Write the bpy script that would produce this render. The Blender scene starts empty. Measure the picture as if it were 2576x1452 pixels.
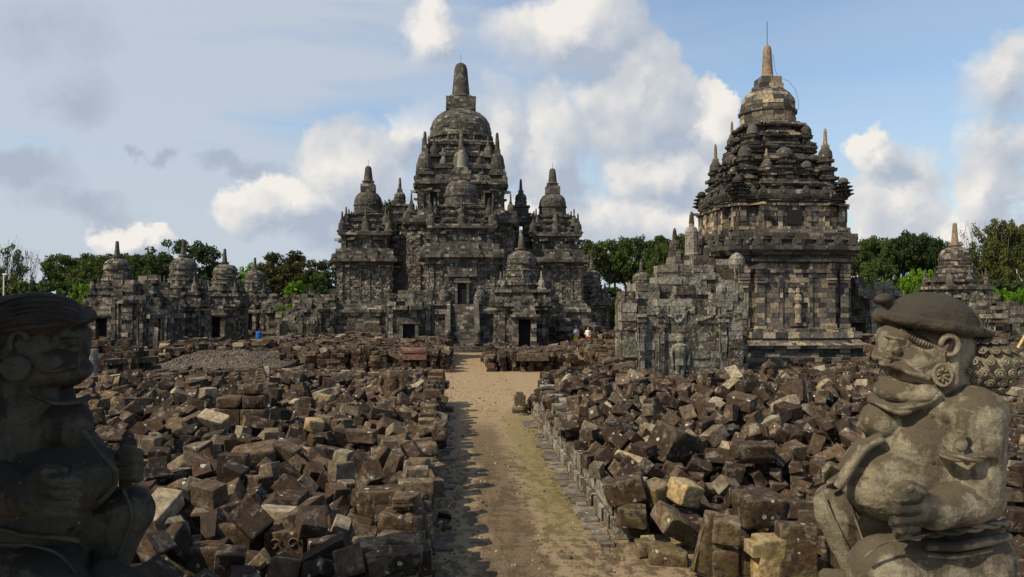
import bpy, math, random
import numpy as np
from mathutils import Vector, Quaternion, Matrix, noise
R = math.radians
scene = bpy.context.scene
COL = scene.collection
# ---------------------------------------------------------------- camera, sky, sun, exposure
FPX = 1880.0                      # focal length in pixels of a 2576 px wide picture
YAW, PITCH = R(4.50), R(0.73)
CAM = Vector((0, 0, 5.0))
cam_d = bpy.data.cameras.new('camera'); cam = bpy.data.objects.new('camera', cam_d); COL.objects.link(cam)
cam_d.sensor_width = 36; cam_d.lens = 36 * FPX / 2576; cam_d.clip_end = 3000; cam_d.clip_start = .1
cam.location = CAM; cam.rotation_euler = (R(90) + PITCH, 0, -YAW); scene.camera = cam
CM = Matrix.Rotation(-YAW, 3, 'Z') @ Matrix.Rotation(R(90) + PITCH, 3, 'X')
def P(u, v, Y):                   # picture point (2576 px wide) at world depth Y
    d = CM @ Vector(((u - 1288) / FPX, (726 - v) / FPX, -1)); t = Y / d.y
    return CAM + d * t
SUN = Vector((.60, .33, -.73)).normalized()
w = bpy.data.worlds.new('World'); scene.world = w; w.use_nodes = True
def build_world():
    nt = w.node_tree; N = nt.nodes; Lk = nt.links
    for n in list(N): N.remove(n)
    out = N.new('ShaderNodeOutputWorld'); bg = N.new('ShaderNodeBackground'); bg.inputs[1].default_value = .13
    Lk.new(bg.outputs[0], out.inputs[0])
    sky = N.new('ShaderNodeTexSky'); sky.sky_type = 'NISHITA'; sky.sun_disc = False
    sky.sun_elevation = math.asin(-SUN.z); sky.sun_rotation = math.atan2(-SUN.x, -SUN.y); sky.altitude = 100
    sky.air_density = 1.1; sky.dust_density = 1.2; sky.ozone_density = 1.6
    tc = N.new('ShaderNodeTexCoord')
    def math_(op, a, b=None, c=None, clamp=False):
        n = N.new('ShaderNodeMath'); n.operation = op; n.use_clamp = clamp
        for i, x in enumerate((a, b, c)):
            if x is None: continue
            if isinstance(x, (int, float)): n.inputs[i].default_value = x
            else: Lk.new(x, n.inputs[i])
        return n.outputs[0]
    def vmath(op, a, b):
        n = N.new('ShaderNodeVectorMath'); n.operation = op
        for i, x in enumerate((a, b)):
            if isinstance(x, (tuple, list)): n.inputs[i].default_value = x
            else: Lk.new(x, n.inputs[i])
        return n
    def noise_(vec, sc, det=8, rough=.55, dist=0):
        n = N.new('ShaderNodeTexNoise'); n.inputs['Scale'].default_value = sc; n.inputs['Detail'].default_value = det
        n.inputs['Roughness'].default_value = rough; n.inputs['Distortion'].default_value = dist; Lk.new(vec, n.inputs['Vector']); return n
    d = tc.outputs['Generated']
    sep = N.new('ShaderNodeSeparateXYZ'); Lk.new(d, sep.inputs[0])
    # direction coordinates: azimuth from the temple axis and elevation, both in radians
    az = math_('ARCTAN2', sep.outputs[0], sep.outputs[1]); el = math_('ARCSINE', sep.outputs[2])
    nz = noise_(d, 6, 3, .5); nzb = noise_(d, 22, 4, .55); nzc = noise_(d, 70, 4, .6)
    def seps(n):
        v = vmath('SUBTRACT', n.outputs['Color'], (.5, .5, .5)).outputs[0]; q = N.new('ShaderNodeSeparateXYZ'); Lk.new(v, q.inputs[0]); return q
    s1, s2, s3 = seps(nz), seps(nzb), seps(nzc)
    azw = math_('MULTIPLY_ADD', s3.outputs[0], .028, math_('MULTIPLY_ADD', s2.outputs[0], .055, math_('MULTIPLY_ADD', s1.outputs[0], .12, az)))
    elw = math_('MULTIPLY_ADD', s3.outputs[1], .024, math_('MULTIPLY_ADD', s2.outputs[1], .045, math_('MULTIPLY_ADD', s1.outputs[1], .09, el)))
    def field(lst, du=0, dv=0):     # 1 at a cloud's heart, 0 on its rim
        acc = None
        for (u, v, ru, rv) in lst:
            a0 = math.atan((u + du - 1288) / FPX) + YAW; e0 = math.atan((726 - v - dv) / FPX * math.cos(a0 - YAW)) + PITCH
            ca, sa = FPX / ru / math.cos(a0 - YAW) ** 2, FPX / rv
            dx = math_('MULTIPLY_ADD', azw, ca, -a0 * ca); dy = math_('MULTIPLY_ADD', elw, sa, -e0 * sa)
            k = math_('SUBTRACT', 1.0, math_('SQRT', math_('MULTIPLY_ADD', dx, dx, math_('MULTIPLY', dy, dy))))
            acc = k if acc is None else math_('MAXIMUM', acc, k)
        return acc
    W_ = [(1580, 240, 190, 200), (1440, 70, 260, 120), (1090, 70, 95, 100), (1390, 400, 150, 260), (1250, 330, 130, 160), (1190, 570, 640, 110), (900, 420, 180, 150), (1060, 340, 120, 100), (740, 540, 190, 95),
        (360, 600, 150, 60), (1650, 450, 190, 120), (1700, 570, 420, 130), (1780, 330, 110, 120), (1840, 460, 150, 170), (2200, 380, 110, 80), (2240, 510, 170, 160), (2510, 450, 150, 190), (2560, 200, 180, 120), (2400, 610, 420, 110)]
    gap = noise_(d, 5.5, 7, .6); hole = math_('MULTIPLY', math_('SUBTRACT', gap.outputs[0], .44, clamp=True), 1.4)
    fw = math_('SUBTRACT', field(W_), hole); fs = math_('SUBTRACT', field(W_, 24, 44), hole)
    soft = noise_(d, 2.6, 2, .5)
    white = math_('MULTIPLY', fw, math_('MULTIPLY_ADD', soft.outputs[0], 22.0, -6.6), clamp=True)
    grey = math_('MULTIPLY', field([(110, 80, 240, 90), (190, 240, 110, 80), (60, 450, 170, 60), (430, 395, 60, 18), (350, 383, 40, 12), (640, 430, 120, 36), (200, 520, 190, 50)]), math_('MULTIPLY_ADD', gap.outputs[0], 6.0, -1.6), clamp=True)
    # high thin veil, thicker to the left
    mpv = N.new('ShaderNodeMapping'); mpv.inputs['Scale'].default_value = (1.2, 1.2, 9); Lk.new(d, mpv.inputs[0])
    veiln = noise_(mpv.outputs[0], 2.2, 5, .5, .6)
    left = math_('MULTIPLY_ADD', az, -1.05, .42, clamp=True)
    low = math_('MULTIPLY_ADD', el, -1.7, .55, clamp=True)
    veil = math_('MULTIPLY', math_('ADD', math_('ADD', math_('MULTIPLY', left, 1.25), math_('MULTIPLY', low, .9)), .22), math_('MULTIPLY_ADD', veiln.outputs[0], 2.6, -.35), clamp=True)
    # cloud body brightness: towards the sun side bright, undersides grey, billows within
    lump = noise_(d, 13, 5, .5); lump2 = noise_(d, 3.2, 3, .5)
    up = N.new('ShaderNodeMapping'); up.inputs['Location'].default_value = (.02, 0, -.028); Lk.new(d, up.inputs[0]); lumpo = noise_(up.outputs[0], 13, 5, .5)
    relief = math_('MULTIPLY', math_('SUBTRACT', lump.outputs[0], lumpo.outputs[0]), 1.3)
    br = math_('ADD', math_('ADD', math_('MULTIPLY', math_('SUBTRACT', fw, fs), 1.2), .44), math_('ADD', relief, math_('MULTIPLY_ADD', lump2.outputs[0], .9, -.45)), clamp=True)
    cr = N.new('ShaderNodeValToRGB'); Lk.new(br, cr.inputs[0])
    e = cr.color_ramp.elements; e[0].position = .08; e[0].color = (3.3, 3.8, 4.6, 1); e[1].position = .95; e[1].color = (6.9, 6.6, 6.2, 1)
    m = e.new(.5); m.color = (4.7, 4.9, 5.2, 1)
    def mix(f, a, b):
        n = N.new('ShaderNodeMix'); n.data_type = 'RGBA'; Lk.new(f, n.inputs[0])
        for i, x in ((6, a), (7, b)):
            if isinstance(x, tuple): n.inputs[i].default_value = x
            else: Lk.new(x, n.inputs[i])
        return n.outputs[2]
    skyb = vmath('MULTIPLY', sky.outputs[0], (1.12, 1.22, 1.25)).outputs[0]
    c = mix(math_('MULTIPLY', veil, .9), skyb, (4.2, 4.65, 5.3, 1))
    c = mix(white, c, cr.outputs[0])
    c = mix(math_('MULTIPLY', grey, .7), c, (2.9, 3.35, 4.1, 1))
    Lk.new(c, bg.inputs[0])
build_world()
sd = bpy.data.lights.new('sun', 'SUN'); sd.energy = 5.0; sd.angle = R(.5); sd.color = (1, .87, .66)
so = bpy.data.objects.new('sun', sd); COL.objects.link(so); so.rotation_euler = SUN.to_track_quat('-Z', 'Y').to_euler()
scene.view_settings.view_transform = 'Standard'; scene.view_settings.look = 'None'; scene.view_settings.exposure = 0; scene.view_settings.gamma = 1
scene.render.engine = 'CYCLES'; scene.cycles.max_bounces = 5; scene.cycles.use_denoising = True

# ---------------------------------------------------------------- helpers
class MB:
    """Collects faces with one tone value each; build() links them as ONE mesh object."""
    def __init__(s): s.v = []; s.f = []; s.t = []
    def add(s, verts, faces, tone=.5):
        b = len(s.v); s.v.extend(verts)
        for f in faces: s.f.append([i + b for i in f]); s.t.append(tone)
    def hexa(s, lo, hi, tone=.5, bottom=True):      # lo, hi: 4 points each, counter-clockwise
        b = len(s.v); s.v.extend(lo); s.v.extend(hi)
        fs = [(4, 5, 6, 7), (0, 1, 5, 4), (1, 2, 6, 5), (2, 3, 7, 6), (3, 0, 4, 7)]
        if bottom: fs.append((3, 2, 1, 0))
        for f in fs: s.f.append([i + b for i in f]); s.t.append(tone)
    def box(s, x0, x1, y0, y1, z0, z1, tone=.5):
        s.hexa([(x0, y0, z0), (x1, y0, z0), (x1, y1, z0), (x0, y1, z0)], [(x0, y0, z1), (x1, y0, z1), (x1, y1, z1), (x0, y1, z1)], tone)
    def lathe(s, c, prof, n=16, tone=.5, cap=True):  # prof: (z, r)
        b = len(s.v)
        for (z, r) in prof:
            for i in range(n):
                a = 2 * math.pi * i / n; s.v.append((c[0] + r * math.cos(a), c[1] + r * math.sin(a), c[2] + z))
        for j in range(len(prof) - 1):
            for i in range(n):
                k = (i + 1) % n; s.f.append([b + j * n + i, b + j * n + k, b + (j + 1) * n + k, b + (j + 1) * n + i]); s.t.append(tone)
        if cap: s.f.append([b + (len(prof) - 1) * n + i for i in range(n)]); s.t.append(tone); s.f.append([b + i for i in range(n)][::-1]); s.t.append(tone)
    def tube(s, pts, rad, n=6, tone=.5):
        prev = None; b = len(s.v); m = len(pts)
        for i, p in enumerate(pts):
            p = Vector(p); d = (Vector(pts[min(i + 1, m - 1)]) - Vector(pts[max(i - 1, 0)])).normalized()
            a = d.orthogonal().normalized() if prev is None else (prev - d * prev.dot(d)).normalized()
            prev = a; c = d.cross(a); r = rad[i] if isinstance(rad, (list, tuple)) else rad
            for k in range(n):
                t = 2 * math.pi * k / n; s.v.append(tuple(p + (a * math.cos(t) + c * math.sin(t)) * r))
        for i in range(m - 1):
            for k in range(n):
                q = (k + 1) % n; s.f.append([b + i * n + k, b + i * n + q, b + (i + 1) * n + q, b + (i + 1) * n + k]); s.t.append(tone)
        s.f.append([b + (m - 1) * n + k for k in range(n)]); s.t.append(tone)
        s.f.append([b + k for k in range(n)][::-1]); s.t.append(tone)
    def mesh(s, name, m, smooth=False):
        me = bpy.data.meshes.new(name); me.from_pydata(s.v, [], s.f)
        at = me.attributes.new('tone', 'FLOAT', 'FACE'); at.data.foreach_set('value', np.array(s.t, dtype=np.float32))
        if smooth: me.polygons.foreach_set('use_smooth', [True] * len(s.f))
        me.materials.append(m); me.update(); return me
    def build(s, name, m, parent=None, smooth=False, loc=None):
        o = bpy.data.objects.new(name, s.mesh(name, m, smooth)); COL.objects.link(o); o.parent = parent
        if loc: o.location = loc
        return o
def tag(o, label=None, cat=None, group=None, kind=None):
    if label: o['label'] = label
    if cat: o['category'] = cat
    if group: o['group'] = group
    if kind: o['kind'] = kind
    return o
def thing(name, label, cat, loc=(0, 0, 0), rz=0, group=None):
    o = bpy.data.objects.new(name, None); COL.objects.link(o); o.location = loc; o.rotation_euler = (0, 0, rz); o.empty_display_size = .3
    return tag(o, label, cat, group)
def copy_tree(o, parent=None):
    c = o.copy(); COL.objects.link(c); c.parent = parent
    for ch in list(o.children): copy_tree(ch, c)
    return c

# ---------------------------------------------------------------- materials
def mat(name):
    m = bpy.data.materials.new(name); m.use_nodes = True; nt = m.node_tree
    b = nt.nodes['Principled BSDF']; b.inputs['Roughness'].default_value = .9; b.inputs['Specular IOR Level'].default_value = .2
    return m, nt, b
def ramp(nt, src, stops, interp='LINEAR'):
    n = nt.nodes.new('ShaderNodeValToRGB'); n.color_ramp.interpolation = interp; e = n.color_ramp.elements
    while len(e) < len(stops): e.new(.5)
    for i, (p, c) in enumerate(stops): e[i].position = p; e[i].color = (*c, 1) if len(c) == 3 else c
    nt.links.new(src, n.inputs[0]); return n.outputs[0]
def nmath(nt, op, a, b=None, c=None, clamp=False):
    n = nt.nodes.new('ShaderNodeMath'); n.operation = op; n.use_clamp = clamp
    for i, x in enumerate((a, b, c)):
        if x is None: continue
        if isinstance(x, (int, float)): n.inputs[i].default_value = x
        else: nt.links.new(x, n.inputs[i])
    return n.outputs[0]
def nnoise(nt, vec, sc, det=5, rough=.6, dist=0):
    n = nt.nodes.new('ShaderNodeTexNoise'); n.inputs['Scale'].default_value = sc; n.inputs['Detail'].default_value = det
    n.inputs['Roughness'].default_value = rough; n.inputs['Distortion'].default_value = dist
    if vec is not None: nt.links.new(vec, n.inputs['Vector'])
    return n.outputs[0]
def nmix(nt, f, a, b, mode='MIX'):
    n = nt.nodes.new('ShaderNodeMix'); n.data_type = 'RGBA'; n.blend_type = mode
    for i, x in ((0, f), (6, a), (7, b)):
        if isinstance(x, (int, float)): n.inputs[i].default_value = x
        elif isinstance(x, tuple): n.inputs[i].default_value = (*x, 1)
        else: nt.links.new(x, n.inputs[i])
    return n.outputs[2]
def stone(name, stops, lichen=.3, moss=0., scale=1., bump=.5, spot=9., carve=0., world=True, dark=.35, patch=0., interp='CONSTANT', edge=0.):
    m, nt, b = mat(name); N = nt.nodes; L = nt.links
    at = N.new('ShaderNodeAttribute'); at.attribute_name = 'tone'
    geo = N.new('ShaderNodeNewGeometry'); tc = N.new('ShaderNodeTexCoord')
    pos = geo.outputs['Position'] if world else tc.outputs['Object']
    col = ramp(nt, at.outputs['Fac'], stops, interp)
    big = nnoise(nt, pos, .9 * scale, 4, .6)
    mid = nnoise(nt, pos, 6 * scale, 5, .65)
    fine = nnoise(nt, pos, 38 * scale, 4, .7)
    col = nmix(nt, 1.0, col, ramp(nt, mid, [(.32, (dark + .12,) * 3), (.5, (1, 1, 1)), (.68, (1.7, 1.6, 1.42))]), 'MULTIPLY')
    col = nmix(nt, 1.0, col, ramp(nt, fine, [(.25, (.62,) * 3), (.5, (1, 1, 1)), (.8, (1.4, 1.38, 1.32))]), 'MULTIPLY')
    col = nmix(nt, ramp(nt, big, [(.38, (dark,) * 3), (.6, (0, 0, 0))]), col, (.035, .032, .029))
    if patch > 0:    # pale mineral crust where a stone has weathered
        pn = nnoise(nt, pos, 2.6 * scale, 6, .75, .4)
        col = nmix(nt, nmath(nt, 'MULTIPLY', ramp(nt, pn, [(.54, (0, 0, 0)), (.62, (1, 1, 1))]), patch), col, (.36, .34, .28))
    if moss > 0:
        mn = nnoise(nt, pos, 2.2 * scale, 4, .6); sepz = N.new('ShaderNodeSeparateXYZ'); L.new(geo.outputs['Position'], sepz.inputs[0])
        lowz = nmath(nt, 'MULTIPLY_ADD', sepz.outputs[2], -1.1, 1.25, clamp=True)
        f = nmath(nt, 'MULTIPLY', nmath(nt, 'MULTIPLY', ramp(nt, mn, [(.48, (0, 0, 0)), (.62, (1, 1, 1))]), lowz), moss)
        col = nmix(nt, f, col, (.085, .075, .018))
    if lichen > 0:
        vo = N.new('ShaderNodeTexVoronoi'); vo.inputs['Scale'].default_value = spot * scale; vo.inputs['Randomness'].default_value = 1
        vadd = N.new('ShaderNodeVectorMath'); vadd.operation = 'MULTIPLY_ADD'; L.new(geo.outputs['Position'] if world else tc.outputs['Object'], vadd.inputs[0])
        vadd.inputs[1].default_value = (1, 1, 1)
        nv = N.new('ShaderNodeTexNoise'); nv.inputs['Scale'].default_value = 14 * scale; L.new(pos, nv.inputs['Vector'])
        sc_ = N.new('ShaderNodeVectorMath'); sc_.operation = 'SCALE'; sc_.inputs[3].default_value = .09 / scale; L.new(nv.outputs['Color'], sc_.inputs[0])
        L.new(sc_.outputs[0], vadd.inputs[2]); L.new(vadd.outputs[0], vo.inputs['Vector'])
        sp = N.new('ShaderNodeSeparateColor'); L.new(vo.outputs['Color'], sp.inputs[0])
        keep = nmath(nt, 'GREATER_THAN', nmath(nt, 'ADD', sp.outputs[0], nmath(nt, 'MULTIPLY', nnoise(nt, pos, 1.3 * scale, 3), .9)), 1.42 - lichen * .55)
        rad = nmath(nt, 'MULTIPLY_ADD', sp.outputs[1], .26, .07)
        d = ramp(nt, nmath(nt, 'SUBTRACT', rad, vo.outputs['Distance']), [(.0, (0, 0, 0)), (.06, (1, 1, 1))])
        col = nmix(nt, nmath(nt, 'MULTIPLY', nmath(nt, 'MULTIPLY', d, keep), .85), col, (.42, .42, .36))
    if edge > 0:
        f = nmath(nt, 'MULTIPLY', ramp(nt, geo.outputs['Pointiness'], [(.515, (0, 0, 0)), (.56, (1, 1, 1))]), edge)
        col = nmix(nt, nmath(nt, 'MULTIPLY', f, ramp(nt, mid, [(.35, (0, 0, 0)), (.6, (1, 1, 1))])), col, (.27, .22, .15))
    L.new(col, b.inputs['Base Color'])
    bp = N.new('ShaderNodeBump'); bp.inputs['Strength'].default_value = bump; bp.inputs['Distance'].default_value = .05
    h = nmath(nt, 'ADD', nmath(nt, 'MULTIPLY', mid, .7), nmath(nt, 'MULTIPLY', fine, .25))
    if carve > 0:
        cv = N.new('ShaderNodeTexVoronoi'); cv.feature = 'DISTANCE_TO_EDGE'; cv.inputs['Scale'].default_value = 3.2 * scale; L.new(pos, cv.inputs['Vector'])
        h = nmath(nt, 'ADD', h, nmath(nt, 'MULTIPLY', ramp(nt, cv.outputs['Distance'], [(.03, (0, 0, 0)), (.16, (1, 1, 1))]), carve))
    L.new(h, bp.inputs['Height']); L.new(bp.outputs[0], b.inputs['Normal'])
    return m
def plain(name, c, rough=.7, var=.2, sc=8., metal=0):
    m, nt, b = mat(name); geo = nt.nodes.new('ShaderNodeTexCoord')
    n = nnoise(nt, geo.outputs['Object'], sc, 4)
    nt.links.new(nmix(nt, 1.0, c, ramp(nt, n, [(.3, (1 - var,) * 3), (.7, (1 + var,) * 3)]), 'MULTIPLY'), b.inputs['Base Color'])
    b.inputs['Roughness'].default_value = rough; b.inputs['Metallic'].default_value = metal
    return m
G_ = lambda v, w=0.: (v * (1.05 + w), v, v * (.93 - w * 1.3))
M_MAIN = stone('weathered_andesite_dark', [(0, G_(.042, .03)), (.5, G_(.066, .04)), (.85, G_(.105, .06)), (1, G_(.26, .08))], interp='LINEAR', lichen=.25, scale=.55, bump=.7, spot=5, carve=.0, dark=.45, patch=.35)
M_MAINW = stone('carved_andesite_wall', [(0, G_(.06, .03)), (.5, G_(.10, .05)), (1, G_(.22, .07))], interp='LINEAR', lichen=.35, scale=.6, bump=1., spot=5, carve=1.2, dark=.4, patch=.6)
M_SIDE = stone('patchwork_andesite', [(0, G_(.052, .0)), (.2, G_(.085, .03)), (.38, G_(.125, .06)), (.56, (.17, .14, .115)), (.7, (.24, .195, .14)), (.84, (.32, .255, .17)), (.93, (.42, .36, .25))], lichen=.15, scale=1., bump=.6, spot=5, dark=.3)
M_SIDED = stone('dark_roof_andesite', [(0, G_(.04, .02)), (.3, G_(.06, .04)), (.6, G_(.08, .06)), (.85, G_(.115, .07)), (.97, (.24, .19, .14))], lichen=.2, scale=1., bump=.6, spot=5, dark=.4)
M_RUIN = stone('lichen_ruin_stone', [(0, (.075, .058, .044)), (.25, (.12, .105, .085)), (.5, (.17, .16, .13)), (.8, (.25, .235, .19))], lichen=.95, moss=.2, scale=1.1, bump=.8, spot=6, carve=.3, patch=.75)
M_PERW = stone('small_shrine_stone', [(0, G_(.04, .05)), (.4, G_(.065, .06)), (.75, G_(.115, .08)), (1, G_(.25, .1))], interp='LINEAR', lichen=.35, scale=.8, bump=.8, spot=5, patch=.55)
M_RUB = stone('brown_rubble_stone', [(0, (.036, .021, .012)), (.25, (.056, .034, .019)), (.5, (.082, .051, .029)), (.72, (.115, .077, .045)), (.9, (.16, .118, .067)), (.985, (.36, .265, .13))], lichen=.5, moss=.9, scale=1.5, bump=.9, spot=4, dark=.25, interp='LINEAR', edge=.35, patch=.3)
M_RUBF = stone('far_rubble_stone', [(0, (.034, .021, .013)), (.3, (.058, .036, .022)), (.6, (.088, .058, .036)), (.85, (.13, .10, .068)), (.95, (.27, .22, .15))], lichen=.3, moss=0, patch=.35, scale=1.2, bump=.7, spot=5, dark=.3)
M_TAN = stone('sandy_spire_stone', [(0, (.25, .19, .135)), (1, (.33, .26, .18))], lichen=.1, scale=1.5, bump=.4, dark=.3)
M_PALE = stone('pale_spire_stone', [(0, (.24, .22, .19)), (1, (.3, .28, .24))], lichen=.1, scale=1.5, bump=.4, dark=.3)
M_ROD = plain('dark_metal', (.06, .06, .06), .5)
M_SHADE = plain('painted_interior_shade', (.02, .019, .018), 1.)  # near-black colour painted for the shade inside doors and niches
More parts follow.
